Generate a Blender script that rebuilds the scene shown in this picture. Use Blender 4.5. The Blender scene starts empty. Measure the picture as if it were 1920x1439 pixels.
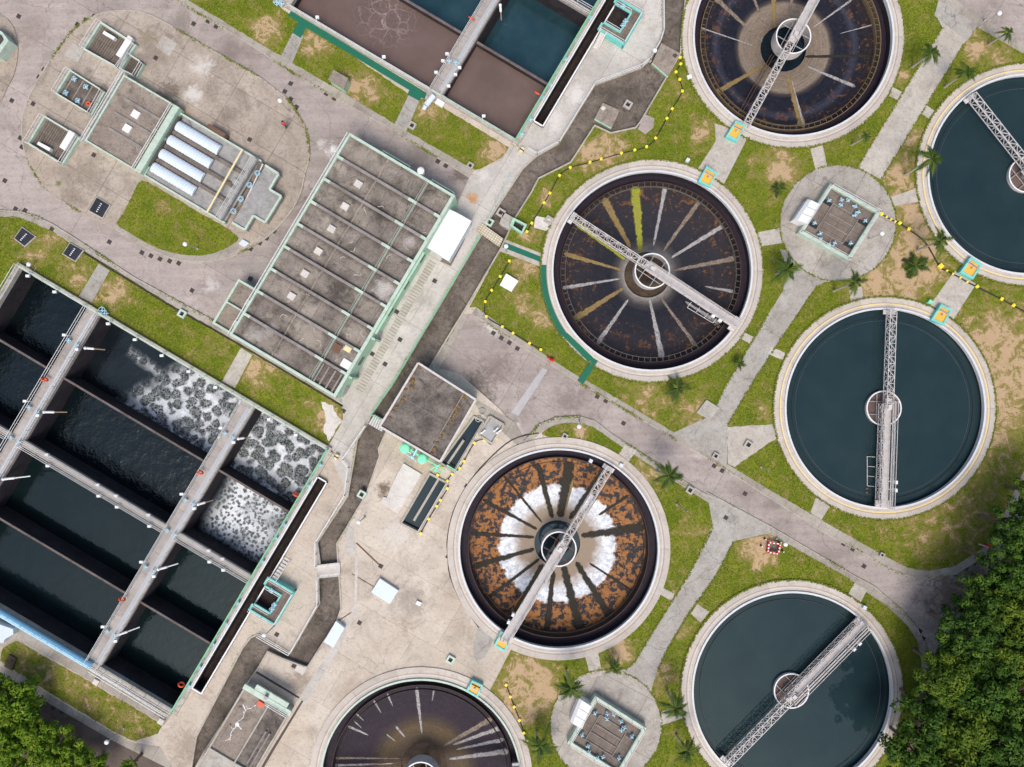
import bpy, math, random
import numpy as np
from mathutils import Vector
from mathutils.geometry import delaunay_2d_cdt
random.seed(7); rng = np.random.default_rng(7)
SC = bpy.context.scene; COL = SC.collection
# ---------------------------------------------------------------- camera, sky, sun, exposure
PX, H = 0.07, 90.0            # metres per photo pixel on the ground, flying height
cam = bpy.data.objects.new("camera", bpy.data.cameras.new("camera")); COL.objects.link(cam)
cam.location = (0, 0, H); cam.data.sensor_width = 36; cam.data.lens = 36*H/(1920*PX)
cam.data.clip_end = 2000; SC.camera = cam
SUN_EL, SUN_AZ = math.radians(60), math.radians(187)
world = bpy.data.worlds.new("World"); SC.world = world; world.use_nodes = True
wn = world.node_tree; sky = wn.nodes.new('ShaderNodeTexSky'); sky.sky_type = 'NISHITA'; sky.sun_disc = False
sky.sun_elevation = SUN_EL; sky.sun_rotation = SUN_AZ; sky.dust_density = 4.0; sky.air_density = 1.0; sky.ozone_density = 1.0
wn.links.new(sky.outputs[0], wn.nodes['Background'].inputs[0]); wn.nodes['Background'].inputs[1].default_value = 0.15
sl = bpy.data.lights.new("sun", 'SUN'); sl.energy = 1.7; sl.angle = math.radians(26); sl.color = (1.0, 0.955, 0.89)
so = bpy.data.objects.new("sun", sl); COL.objects.link(so)
sd = Vector((math.sin(SUN_AZ)*math.cos(SUN_EL), math.cos(SUN_AZ)*math.cos(SUN_EL), math.sin(SUN_EL)))
so.rotation_euler = sd.to_track_quat('Z', 'Y').to_euler(); so.location = (0, 0, 60)
SC.view_settings.view_transform = 'Standard'; SC.view_settings.look = 'None'; SC.view_settings.gamma = 1
SC.view_settings.exposure = 0.2
SC.cycles.max_bounces = 6; SC.cycles.transparent_max_bounces = 4
# ---------------------------------------------------------------- helpers
def W(px, py, z=0.0):
    k = PX*(H-z)/H
    return Vector(((px-960)*k, (719.5-py)*k, z))
def srgb(r, g, b):
    f = lambda c: c/12.92 if c <= .04045 else ((c+.055)/1.055)**2.4
    return (f(r/255), f(g/255), f(b/255), 1)
def area(p): return sum(p[i-1][0]*p[i][1]-p[i][0]*p[i-1][1] for i in range(len(p)))/2
WL = {}
class MB:
    def __init__(s): s.v, s.f, s.m, s.sm = [], [], [], []
    def add(s, vs, fs, mi=0, sm=False):
        o = len(s.v); s.v += [tuple(v) for v in vs]; s.f += [tuple(i+o for i in f) for f in fs]
        s.m += [mi]*len(fs); s.sm += [sm]*len(fs); return s
    def prism(s, poly, z0, z1, mi=0, bottom=True, mtop=None):
        poly = [(p[0], p[1]) for p in poly]
        if area(poly) < 0: poly = poly[::-1]
        n = len(poly)
        s.add([(x, y, z1) for x, y in poly], [tuple(range(n))], mi if mtop is None else mtop)
        s.add([(x, y, z0) for x, y in poly]+[(x, y, z1) for x, y in poly],
              [(i, (i+1) % n, n+(i+1) % n, n+i) for i in range(n)]+([tuple(range(n))[::-1]] if bottom else []), mi)
        return s
    def quad(s, pts, mi=0): return s.add(pts, [tuple(range(len(pts)))], mi)
    def bar(s, a, b, w, h=None, mi=0):
        a, b = Vector(a), Vector(b); h = h or w; d = (b-a)
        if d.length < 1e-6: return s
        d.normalize(); up = Vector((0, 0, 1)) if abs(d.z) < .95 else Vector((1, 0, 0))
        x = d.cross(up).normalized()*(w/2); y = x.cross(d).normalized()*(h/2)
        vs = [p+sx*x+sy*y for p in (a, b) for sx, sy in ((-1, -1), (1, -1), (1, 1), (-1, 1))]
        return s.add(vs, [(0, 1, 2, 3), (7, 6, 5, 4), (0, 4, 5, 1), (1, 5, 6, 2), (2, 6, 7, 3), (3, 7, 4, 0)], mi)
    def tube(s, a, b, r, n=10, r2=None, mi=0):
        a, b = Vector(a), Vector(b); d = (b-a).normalized(); up = Vector((0, 0, 1)) if abs(d.z) < .95 else Vector((1, 0, 0))
        x = d.cross(up).normalized(); y = x.cross(d); r2 = r if r2 is None else r2
        A = [a+(x*math.cos(t)+y*math.sin(t))*r for t in [2*math.pi*i/n for i in range(n)]]
        B = [b+(x*math.cos(t)+y*math.sin(t))*r2 for t in [2*math.pi*i/n for i in range(n)]]
        s.add(A+B, [(i, n+i, n+(i+1) % n, (i+1) % n) for i in range(n)], mi, True)
        return s.add(A+B, [tuple(range(n)), tuple(range(n, 2*n))[::-1]], mi)
    def ring(s, c, r0, r1, z0, z1, n=96, mi=0, mtop=None, a0=0, a1=2*math.pi):
        full = abs(a1-a0-2*math.pi) < 1e-6; k = n if full else n+1
        P = [(math.cos(a0+(a1-a0)*i/n), math.sin(a0+(a1-a0)*i/n)) for i in range(k)]
        vs = [(c[0]+r*x, c[1]+r*y, z) for r, z in ((r0, z0), (r1, z0), (r1, z1), (r0, z1)) for x, y in P]
        m = range(n)
        J = lambda q, i: q*k+i % k
        s.add(vs, [(J(1, i), J(1, i+1), J(2, i+1), J(2, i)) for i in m]+[(J(0, i+1), J(0, i), J(3, i), J(3, i+1)) for i in m]+
              ([] if full else [(J(0, 0), J(1, 0), J(2, 0), J(3, 0)), (J(3, n), J(2, n), J(1, n), J(0, n))]), mi, False)
        return s.add(vs, [(J(3, i), J(2, i), J(2, i+1), J(3, i+1)) for i in m], mi if mtop is None else mtop)
    def lathe(s, c, prof, n=96, mi=0, sm=True, mis=None):
        P = [(math.cos(2*math.pi*i/n), math.sin(2*math.pi*i/n)) for i in range(n)]
        vs = [(c[0]+r*x, c[1]+r*y, z) for r, z in prof for x, y in P]
        for j in range(len(prof)-1):
            pass
        o = len(s.v); s.v += vs
        for j in range(len(prof)-1):
            for i in range(n):
                s.f.append((o+j*n+i, o+j*n+(i+1) % n, o+(j+1)*n+(i+1) % n, o+(j+1)*n+i)); s.m.append(mi if mis is None else mis[j]); s.sm.append(sm)
        return s
    def ball(s, c, r, n=10, mi=0, sz=1.0):
        prof = [(r*math.cos(t)+1e-4, c[2]+sz*r*math.sin(t)) for t in np.linspace(-math.pi/2, math.pi/2, n//2+2)]
        return s.lathe(c, prof, n, mi)
    def build(s, name, mats, parent=None, kind=None):
        me = bpy.data.meshes.new(name); o = bpy.data.objects.new(name, me)
        L = WL.get(parent.name, Vector()) if parent else Vector()
        v = np.array(s.v, dtype=float)-np.array(L)
        me.from_pydata(v.tolist(), [], s.f)
        for m in (mats if isinstance(mats, (list, tuple)) else [mats]): me.materials.append(m)
        me.polygons.foreach_set('material_index', s.m); me.polygons.foreach_set('use_smooth', s.sm); me.update()
        COL.objects.link(o)
        if parent: o.parent = parent
        WL[o.name] = L.copy()
        if kind: o['kind'] = kind
        return o
def thing(name, label, cat, loc, group=None):
    o = bpy.data.objects.new(name, None); COL.objects.link(o); o.location = loc; WL[o.name] = Vector(loc)
    o['label'] = label; o['category'] = cat; o.empty_display_size = .3
    if group: o['group'] = group
    return o
def tag(o, label, cat, group=None):
    o['label'] = label; o['category'] = cat
    if group: o['group'] = group
    return o
ORD = ["first", "second", "third", "fourth", "fifth", "sixth", "seventh", "eighth", "ninth", "tenth", "eleventh", "twelfth", "thirteenth",
       "fourteenth", "fifteenth", "sixteenth", "seventeenth", "eighteenth", "nineteenth", "twentieth"]
# ---------------------------------------------------------------- materials
class NT:
    def __init__(s, name):
        s.m = bpy.data.materials.new(name); s.m.use_nodes = True; s.t = s.m.node_tree; s.b = s.t.nodes['Principled BSDF']
        s.co = s.n('ShaderNodeTexCoord').outputs['Object']
    def n(s, t, **k):
        x = s.t.nodes.new(t)
        for a, v in k.items(): setattr(x, a, v)
        return x
    def set(s, sock, v):
        if hasattr(v, 'is_output'): s.t.links.new(v, sock)
        else: sock.default_value = v
    def noise(s, scale, detail=4, rough=.55, vec=None, dist=0.0):
        x = s.n('ShaderNodeTexNoise'); s.set(x.inputs['Vector'], vec or s.co); x.inputs['Scale'].default_value = scale
        x.inputs['Detail'].default_value = detail; x.inputs['Roughness'].default_value = rough; x.inputs['Distortion'].default_value = dist
        return x.outputs['Fac']
    def ramp(s, f, stops, interp='LINEAR'):
        x = s.n('ShaderNodeValToRGB'); s.set(x.inputs[0], f); e = x.color_ramp.elements; x.color_ramp.interpolation = interp
        while len(e) < len(stops): e.new(.5)
        for i, (p, c) in enumerate(stops):
            e[i].position = p; e[i].color = c if not isinstance(c, (int, float)) else (c, c, c, 1)
        return x.outputs[0]
    def mix(s, f, a, b, mode='MIX'):
        x = s.n('ShaderNodeMix', data_type='RGBA', blend_type=mode, clamp_factor=True)
        s.set(x.inputs[0], f); s.set(x.inputs[6], a); s.set(x.inputs[7], b); return x.outputs[2]
    def math(s, op, a, b=0.0):
        x = s.n('ShaderNodeMath', operation=op); s.set(x.inputs[0], a); s.set(x.inputs[1], b); return x.outputs[0]
    def rot(s, deg, scale=(1, 1, 1), vec=None):
        x = s.n('ShaderNodeMapping'); s.set(x.inputs[0], vec or s.co); x.inputs['Rotation'].default_value = (0, 0, math.radians(deg)); x.inputs['Scale'].default_value = scale
        return x.outputs[0]
    def warp(s, amt, scale):
        x = s.n('ShaderNodeTexNoise'); s.set(x.inputs['Vector'], s.co); x.inputs['Scale'].default_value = scale; x.inputs['Detail'].default_value = 3
        a = s.n('ShaderNodeVectorMath', operation='MULTIPLY_ADD'); s.t.links.new(x.outputs['Color'], a.inputs[0]); a.inputs[1].default_value = (amt,)*3; s.t.links.new(s.co, a.inputs[2])
        return a.outputs[0]
    def crack(s, scale, width, amt=2.0):
        x = s.n('ShaderNodeTexVoronoi', feature='DISTANCE_TO_EDGE'); s.set(x.inputs['Vector'], s.warp(amt, .5)); x.inputs['Scale'].default_value = scale
        return s.ramp(x.outputs['Distance'], [(0, 1), (width, 0)])
    def joints(s, w, h, deg, size=.035, off=0.0):
        x = s.n('ShaderNodeTexBrick'); x.offset = off; s.set(x.inputs['Vector'], s.rot(deg)); x.inputs['Scale'].default_value = 1
        x.inputs['Brick Width'].default_value = w; x.inputs['Row Height'].default_value = h; x.inputs['Mortar Size'].default_value = size
        x.inputs['Mortar Smooth'].default_value = .3; x.inputs['Color1'].default_value = (0.35, 0.35, 0.35, 1); x.inputs['Color2'].default_value = (.65, .65, .65, 1)
        return x.outputs['Fac'], x.outputs['Color']
    def bump(s, h, strength=.3, dist=.05):
        x = s.n('ShaderNodeBump'); s.set(x.inputs['Height'], h); x.inputs['Strength'].default_value = strength; x.inputs['Distance'].default_value = dist
        s.t.links.new(x.outputs[0], s.b.inputs['Normal'])
    def fin(s, col, rough=.85, spec=.3, metal=0.0):
        s.set(s.b.inputs['Base Color'], col); s.set(s.b.inputs['Roughness'], rough); s.b.inputs['Specular IOR Level'].default_value = spec
        s.b.inputs['Metallic'].default_value = metal; return s.m
def concrete(name, c1, c2, stain, amt=.6, sc=.12, joint=None, cracks=.0, speck=.25, ss=.35, spots=(), off=(0, 0), zs=0.0, grime=None, drag=0.0):
    t = NT(name); big = t.noise(sc, 6, .62); col = t.ramp(big, [(.32, c1), (.68, c2)])
    med = t.noise(sc*6, 5, .65); col = t.mix(.5, col, t.ramp(med, [(.3, .72), (.7, 1.16)]), 'MULTIPLY')
    st = t.ramp(t.noise(ss, 8, .7, dist=.6), [(.5, 0), (.72, 1)]); st = t.math('MULTIPLY', st, amt)
    col = t.mix(st, col, stain)
    if joint:
        f, c = t.joints(*joint); col = t.mix(.2, col, c, 'OVERLAY'); col = t.mix(t.math('MULTIPLY', f, t.math('MULTIPLY', t.noise(.7, 4), .95)), col, (stain[0]*.45, stain[1]*.45, stain[2]*.4, 1))
    if cracks: col = t.mix(t.math('MULTIPLY', t.crack(.13, .006), cracks), col, (stain[0]*.4, stain[1]*.4, stain[2]*.4, 1))
    fine = t.noise(2.4, 9, .78, dist=.3); col = t.mix(t.math('MULTIPLY', t.ramp(fine, [(.5, 0), (.66, 1)]), amt*.72), col, (stain[0]*.72, stain[1]*.8, stain[2]*.8, 1))
    if drag:          # marks dragged along the traffic direction
        col = t.mix(drag, col, t.ramp(t.noise(1.0, 6, .65, t.rot(30.6, (.05, .9, 1))), [(.3, .6), (.7, 1.25)]), 'MULTIPLY')
    if grime:         # dirt gathered along the upstands
        dv = t.n('ShaderNodeVectorMath', operation='DOT_PRODUCT'); t.t.links.new(t.co, dv.inputs[0]); dv.inputs[1].default_value = (grime[0], grime[1], 0)
        fr = t.math('FRACT', t.math('ADD', dv.outputs['Value'], grime[2])); ge = t.math('ABSOLUTE', t.math('SUBTRACT', fr, .5)); ge = t.math('ADD', ge, t.math('MULTIPLY', t.math('SUBTRACT', t.noise(.9, 8, .75), .5), .55))
        col = t.mix(t.math('MULTIPLY', t.ramp(ge, [(.26, 0), (.52, 1)]), .8), col, (.05, .042, .037, 1))
    fl = t.n('ShaderNodeVectorMath', operation='MULTIPLY'); t.t.links.new(t.co, fl.inputs[0]); fl.inputs[1].default_value = (1, 1, 0)
    for px_, py_, r_, cc, am in spots:          # stains that lie on this surface, and tree shade painted on the road bend
        w_ = W(px_, py_, zs); d_ = t.n('ShaderNodeVectorMath', operation='DISTANCE'); t.t.links.new(fl.outputs[0], d_.inputs[0]); d_.inputs[1].default_value = (w_.x-off[0], w_.y-off[1], 0)
        k_ = t.math('SUBTRACT', 1.0, t.math('MULTIPLY', d_.outputs['Value'], 1/(r_*PX))); k_ = t.math('ADD', k_, t.math('MULTIPLY', t.math('SUBTRACT', t.noise(1.1, 9, .75, dist=.8), .5), 2.6))
        col = t.mix(t.math('MULTIPLY', t.ramp(k_, [(.25, 0), (.8, 1)]), am), col, cc)
    g = t.noise(9, 3, .7); col = t.mix(speck, col, t.ramp(g, [(.3, .45), (.7, 1.5)]), 'MULTIPLY')
    t.bump(g, .25, .03); return t.fin(col, .92, .2)
def paint(name, c, dirt=(.12, .1, .08, 1), amt=.35, rough=.55, sc=1.2, metal=0):
    t = NT(name); col = t.mix(t.math('MULTIPLY', t.ramp(t.noise(sc, 6, .7), [(.45, 0), (.75, 1)]), amt), c, dirt)
    col = t.mix(.25, col, t.ramp(t.noise(sc*7, 3, .6), [(.3, .7), (.7, 1.15)]), 'MULTIPLY'); return t.fin(col, rough, .4, metal)
M = {}
DKS, WHS = (.10, .078, .062, 1), (.66, .63, .59, 1)
M['ground'] = concrete('yard_concrete', (.50, .42, .335, 1), (.62, .55, .47, 1), (.25, .20, .15, 1), .65, .05, (9.0, 7.0, 30.6, .022, .35), .35, .3, .25, [(765, 1125, 60, (.30, .26, .22, 1), .7), (740, 1000, 40, WHS, .4), (718, 916, 22, (.14, .10, .07, 1), .9), (790, 870, 40, (.50, .36, .24, 1), .6), (660, 1300, 60, (.36, .29, .22, 1), .6), (420, 1340, 40, (.26, .2, .15, 1), .6), (350, 1400, 60, (.28, .22, .17, 1), .6), (560, 1280, 40, (.24, .185, .14, 1), .6), (900, 1150, 40, WHS, .4)])
M['slats'] = concrete('slatted_cover', (.44, .40, .345, 1), (.54, .50, .44, 1), (.26, .22, .18, 1), .6, .2, (5, .42, 30.6, .05), 0)
M['leafb'] = None
M['land'] = concrete('rough_land', (.07, .09, .02, 1), (.15, .15, .045, 1), (.03, .05, .01, 1), .8, .03)
M['slab'] = concrete('slab_concrete', (.50, .46, .41, 1), (.58, .545, .50, 1), (.29, .26, .23, 1), .6, .07, (5.2, 9.0, 30.6, .03), .15, .3, .3, [(885, 372, 17, (.50, .22, .06, 1), .8), (1080, 180, 30, WHS, .7), (1040, 225, 30, WHS, .6), (905, 330, 18, WHS, .6), (760, 620, 26, WHS, .6), (790, 560, 40, (.32, .29, .25, 1), .6), (1100, 60, 40, (.36, .33, .29, 1), .5)])
M['island'] = concrete('island_concrete', (.36, .295, .235, 1), (.47, .405, .34, 1), (.155, .12, .095, 1), .75, .08, (8.5, 5.0, 30.6, .04), .25, .35, .3, [(380, 125, 34, WHS, .6), (360, 178, 30, WHS, .7), (345, 210, 24, (.36, .25, .16, 1), .7), (315, 175, 40, DKS, .7), (185, 190, 50, DKS, .6), (290, 100, 50, (.2, .16, .125, 1), .6), (170, 330, 50, (.2, .16, .12, 1), .6), (430, 215, 26, (.2, .165, .13, 1), .6), (110, 345, 10, (.12, .15, .03, 1), .8), (275, 70, 26, (.2, .17, .1, 1), .6)])
M['road'] = concrete('road_surface', (.355, .297, .265, 1), (.46, .40, .365, 1), (.19, .145, .125, 1), .65, .05, (30, 7.0, 30.6, .03), .45, .25, .15, drag=.45, spots=[(622, 282, 20, (.75, .73, .70, 1), .9), (600, 270, 16, WHS, .5), (925, 612, 26, WHS, .8), (890, 735, 60, DKS, .75), (930, 690, 60, (.17, .13, .115, 1), .6), (1065, 752, 44, (.2, .165, .14, 1), .7), (965, 805, 24, WHS, .7), (790, 290, 50, (.2, .165, .14, 1), .6), (340, 40, 40, (.2, .17, .145, 1), .6), (430, 95, 44, (.19, .155, .135, 1), .6), (860, 325, 30, DKS, .7), (395, 535, 22, WHS, .45), (60, 60, 50, (.24, .195, .17, 1), .5), (1780, 1120, 90, (.13, .095, .08, 1), .8), (1830, 1070, 60, (.12, .09, .07, 1), .8), (1560, 1040, 40, (.24, .2, .17, 1), .5), (1400, 930, 40, (.24, .2, .17, 1), .5)])  # the two dark brown spots at the bend by the wood paint tree shade
M['roadshade'] = concrete('shade_darkened_road', (.115, .088, .072, 1), (.165, .13, .11, 1), (.06, .045, .035, 1), .6, .1, None, .3, .3)  # dark asphalt whose colour also carries tree shade and vignetting
M['patch'] = concrete('road_patch', (.42, .40, .40, 1), (.48, .46, .46, 1), (.3, .27, .26, 1), .5, .2)
M['pave'] = concrete('pavement_concrete', (.34, .30, .25, 1), (.44, .40, .35, 1), (.18, .15, .115, 1), .7, .2, (2.6, 30, 30.6, .03), .2)
M['path'] = concrete('path_concrete', (.44, .395, .34, 1), (.54, .50, .44, 1), (.26, .22, .175, 1), .7, .15, None, .3, .3, .5)
M['pathdark'] = concrete('grey_path_concrete', (.35, .32, .28, 1), (.45, .425, .385, 1), (.19, .17, .14, 1), .75, .2, None, .6, .35, .6)
M['pale'] = concrete('pale_concrete', (.60, .555, .50, 1), (.68, .64, .59, 1), (.40, .35, .29, 1), .5, .2, None, .3)
M['pad'] = concrete('round_pad_concrete', (.36, .325, .285, 1), (.46, .425, .375, 1), (.21, .175, .145, 1), .7, .15, (7, 7, 28, .04), .5, .35, .4)
M['nullah'] = concrete('stained_channel', (.095, .077, .062, 1), (.25, .21, .175, 1), (.034, .028, .023, 1), .9, .3, None, .0, .55, .6)
M['nulwall'] = concrete('channel_wall', (.40, .36, .30, 1), (.50, .46, .40, 1), (.2, .17, .13, 1), .6, .3)
M['drain'] = concrete('drain_dark', (.05, .042, .035, 1), (.09, .075, .06, 1), (.03, .025, .02, 1), .6, .5)
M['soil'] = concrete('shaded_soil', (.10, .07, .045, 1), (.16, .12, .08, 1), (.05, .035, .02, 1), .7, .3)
M['green'] = paint('green_mat', srgb(24, 104, 80), (.02, .09, .06, 1), .5, .8, .8)
M['roof'] = concrete('dark_roof', (.09, .075, .065, 1), (.30, .26, .225, 1), (.036, .03, .027, 1), .95, .38, None, .0, .5, .4)
M['roofpale'] = concrete('pale_roof', (.17, .14, .115, 1), (.33, .285, .235, 1), (.05, .042, .036, 1), .9, .2, None, .0, .5, .35)
M['roofbrown'] = concrete('brown_roof', (.24, .195, .16, 1), (.37, .315, .26, 1), (.08, .064, .052, 1), .8, .2, None, .0, .45, .4)
M['beam'] = concrete('roof_beam', (.24, .215, .195, 1), (.34, .31, .29, 1), (.12, .1, .09, 1), .6, .6)
M['brownplate'] = concrete('brown_plate', (.17, .135, .11, 1), (.24, .20, .165, 1), (.075, .06, .05, 1), .6, .6, (1.6, 1.6, 30.6, .03), 0, .3)
M['greyplate'] = concrete('grey_plate', (.30, .29, .28, 1), (.40, .39, .375, 1), (.14, .125, .11, 1), .7, .3, None, 0, .3, .5)
M['coping'] = concrete('coping_concrete', (.40, .37, .32, 1), (.52, .49, .44, 1), (.20, .175, .14, 1), .6, .3, None, .2, .3, .8)
M['mint'] = paint('mint_paint', srgb(186, 204, 188), (.28, .29, .24, 1), .6)
M['mintwall'] = paint('mint_wall_paint', srgb(165, 204, 176), (.25, .30, .22, 1), .5)
M['turq'] = paint('turquoise_paint', srgb(120, 205, 195), (.2, .3, .27, 1), .4)
M['aqua'] = paint('aqua_green_paint', srgb(130, 225, 185), (.2, .38, .28, 1), .3)
M['white'] = paint('white_paint', (.80, .80, .79, 1), (.4, .37, .33, 1), .15)
M['offwhite'] = paint('offwhite_steel', (.60, .565, .54, 1), (.28, .23, .19, 1), .5, .5)
M['rail'] = paint('pale_rail', (.70, .70, .67, 1), (.35, .33, .28, 1), .3, .4)
M['greenrail'] = paint('green_rail', srgb(120, 200, 150), (.2, .3, .2, 1), .3, .4)
M['grey'] = paint('grey_steel', (.36, .36, .36, 1), (.15, .13, .11, 1), .4, .5)
M['strip'] = paint('pale_duct', (.42, .44, .465, 1), (.3, .28, .26, 1), .4, .7)
M['deck'] = paint('deck_grating', (.50, .47, .455, 1), (.24, .2, .17, 1), .5, .7)
M['walk'] = concrete('walkway_concrete', (.36, .32, .29, 1), (.44, .40, .37, 1), (.22, .19, .165, 1), .5, .25, (3.2, 3.2, 30.6, .03), 0, .2)
M['lblue'] = paint('light_blue_steel', srgb(170, 208, 222), (.25, .33, .36, 1), .3, .4)
M['bluepipe'] = paint('light_blue_pipe', srgb(160, 215, 245), (.3, .5, .6, 1), .25, .35)
M['yellow'] = paint('yellow_paint', srgb(250, 225, 70), (.5, .35, .05, 1), .15, .5)
M['ochre'] = paint('ochre_floor', srgb(238, 178, 70), (.5, .28, .08, 1), .35, .6)
M['linepaint'] = paint('yellow_line', srgb(240, 208, 100), (.5, .42, .3, 1), .5, .7)
M['black'] = paint('black_rubber', (.02, .02, .022, 1), (.05, .045, .04, 1), .4, .6)
M['iron'] = paint('dark_iron', (.075, .06, .06, 1), (.03, .025, .02, 1), .5, .7, 3)
M['red'] = paint('red_paint', srgb(215, 25, 35), (.3, .03, .03, 1), .2, .5)
M['orange'] = paint('orange_ring', srgb(235, 85, 45), (.5, .3, .2, 1), .2, .5)
M['rust'] = paint('rusty_steel', (.17, .09, .055, 1), (.05, .035, .03, 1), .6, .8, 2)
M['darkwall'] = concrete('wet_dark_wall', (.030, .026, .030, 1), (.052, .044, .048, 1), (.016, .014, .016, 1), .7, .5)
M['cream'] = paint('cream_pipe', srgb(225, 212, 165), (.35, .3, .2, 1), .3)
M['skin'] = paint('skin', (.45, .27, .19, 1), (.4, .22, .15, 1), .1); M['hair'] = paint('black_hair', (.015, .012, .01, 1), (.03, .02, .02, 1), .2)
M['cloth'] = paint('dark_trousers', (.04, .045, .07, 1), (.02, .02, .03, 1), .2, .9)
M['bluewhite'] = paint('pale_blue_sheet', srgb(205, 216, 226), (.4, .42, .45, 1), .25, .5)
M['brightwhite'] = paint('bright_white_sheet', (.80, .80, .80, 1), (.55, .53, .5, 1), .2, .5, .5)
t = NT('black_panel'); M['panel'] = t.fin(t.ramp(t.noise(2, 4), [(.3, (.014, .015, .02, 1)), (.7, (.03, .032, .04, 1))]), .35, .5)
def apron_mat(nm='apron_concrete'):
    t = NT(nm); s = t.n('ShaderNodeSeparateXYZ'); t.t.links.new(t.co, s.inputs[0])
    an = t.math('MULTIPLY', t.math('ARCTAN2', s.outputs[1], s.outputs[0]), 14/(2*math.pi))
    fr = t.math('ABSOLUTE', t.math('SUBTRACT', t.math('FRACT', an), .5)); jt = t.ramp(fr, [(.4965, 0), (.4985, 1)])
    seg = t.n('ShaderNodeTexWhiteNoise', noise_dimensions='1D'); t.t.links.new(t.math('FLOOR', an), seg.inputs['W'])
    col = t.ramp(t.noise(.3, 6, .65), [(.3, (.47, .41, .35, 1)), (.7, (.57, .52, .46, 1))])
    col = t.mix(.35, col, t.ramp(seg.outputs['Value'], [(0, .72), (1, 1.2)]), 'MULTIPLY')
    col = t.mix(t.math('MULTIPLY', t.ramp(t.noise(1.1, 8, .72, dist=.5), [(.52, 0), (.75, 1)]), .6), col, (.26, .21, .165, 1))
    r = t.n('ShaderNodeVectorMath', operation='LENGTH'); t.t.links.new(t.co, r.inputs[0])
    col = t.mix(t.math('MULTIPLY', t.ramp(t.math('ABSOLUTE', t.math('SUBTRACT', r.outputs['Value'], 13.62)), [(.04, 1), (.07, 0)]), .55), col, (.70, .66, .60, 1))
    col = t.mix(t.math('MULTIPLY', t.ramp(t.math('ABSOLUTE', t.math('SUBTRACT', r.outputs['Value'], 13.82)), [(.03, 1), (.06, 0)]), .6), col, (.2, .16, .13, 1))
    col = t.mix(t.math('MULTIPLY', jt, .7), col, (.14, .11, .09, 1)); g = t.noise(9, 3, .7)
    col = t.mix(.25, col, t.ramp(g, [(.3, .5), (.7, 1.4)]), 'MULTIPLY'); t.bump(g, .2, .03); return t.fin(col, .9, .2)
M['apron'] = apron_mat()
def floor_mat(nm, stops, speckc, specka, wet=.35, sc=.8, swirl=.05):
    t = NT(nm); r = t.n('ShaderNodeVectorMath', operation='LENGTH'); sx = t.n('ShaderNodeSeparateXYZ'); t.t.links.new(t.co, sx.inputs[0])
    cb = t.n('ShaderNodeCombineXYZ'); t.t.links.new(sx.outputs[0], cb.inputs[0]); t.t.links.new(sx.outputs[1], cb.inputs[1]); t.t.links.new(cb.outputs[0], r.inputs[0])
    rr = t.math('MULTIPLY', r.outputs['Value'], 1/12.0); n1 = t.noise(sc, 7, .7, dist=.4)
    f = t.math('ADD', rr, t.math('MULTIPLY', t.math('SUBTRACT', n1, .5), swirl))
    col = t.ramp(f, stops); n2 = t.noise(sc*2.2, 8, .75)
    bg = t.math('MULTIPLY', t.ramp(t.noise(.8, 9, .72, dist=.6), [(.56, 0), (.60, 1)]), t.ramp(rr, [(.66, 0), (.95, 1)])) if specka[1] > .45 and wet < .35 else 0.0
    if specka and wet < .35: col = t.mix(t.math('MULTIPLY', bg, .8), col, t.mix(t.noise(4, 5, .7), (.30, .12, .025, 1), (.12, .05, .014, 1)))
    if specka: col = t.mix(t.math('MULTIPLY', t.ramp(n2, [(specka[0], 0), (specka[0]+.05, 1)]), t.ramp(rr, [(specka[1], 0), (specka[1]+.1, 1)])), col, t.mix(t.noise(5, 3), speckc, (speckc[0]*.5, speckc[1]*.45, speckc[2]*.5, 1)))
    # concentric scraper marks
    an = t.math('ARCTAN2', sx.outputs[1], sx.outputs[0]); c2 = t.n('ShaderNodeCombineXYZ'); t.set(c2.inputs[0], t.math('MULTIPLY', an, 1.2)); t.set(c2.inputs[1], t.math('MULTIPLY', r.outputs['Value'], 3.0))
    col = t.mix(.5, col, t.ramp(t.noise(1.6, 4, .6, c2.outputs[0]), [(.3, .55), (.7, 1.5)]), 'MULTIPLY')
    col = t.mix(.5, col, t.ramp(t.noise(3.2, 6, .75), [(.3, .5), (.7, 1.5)]), 'MULTIPLY')
    sw = t.ramp(t.noise(2.6, 8, .8, t.warp(1.5, .9)), [(.56, 0), (.63, 1)]); col = t.mix(t.math('MULTIPLY', sw, .3), col, (.055, .053, .07, 1)); rs = t.ramp(t.noise(1.7, 8, .8, t.warp(1.0, .7)), [(.6, 0), (.66, 1)]); col = t.mix(t.math('MULTIPLY', rs, .5), col, (.07, .042, .02, 1))
    t.bump(n2, .3, .05); return t.fin(col, t.ramp(n2, [(.35, wet), (.7, .8)]), .3)
DK = (.008, .009, .017, 1)
M['floorA'] = floor_mat('floor_dark_speckled', [(.27, (.24, .22, .20, 1)), (.30, (.15, .135, .125, 1)), (.345, (.05, .045, .045, 1)), (.42, DK), (.93, (.018, .015, .02, 1)), (1, (.03, .022, .018, 1))], (.20, .085, .022, 1), (.585, .5), .32)
M['floorT'] = floor_mat('floor_dark_tan_centre', [(.24, (.17, .13, .095, 1)), (.50, (.21, .165, .125, 1)), (.53, (.05, .04, .036, 1)), (.57, DK), (.72, DK), (.78, (.034, .036, .055, 1)), (.84, DK), (1, (.028, .02, .02, 1))], (.26, .10, .02, 1), (.595, .62), .32, swirl=.03)
M['floorP'] = floor_mat('floor_purple_brown', [(.25, (.075, .052, .036, 1)), (.45, (.095, .062, .028, 1)), (.53, (.05, .033, .024, 1)), (.62, (.021, .012, .022, 1)), (1, (.018, .0105, .020, 1))], (.05, .032, .028, 1), (.6, .5), .65, swirl=.06)
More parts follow.
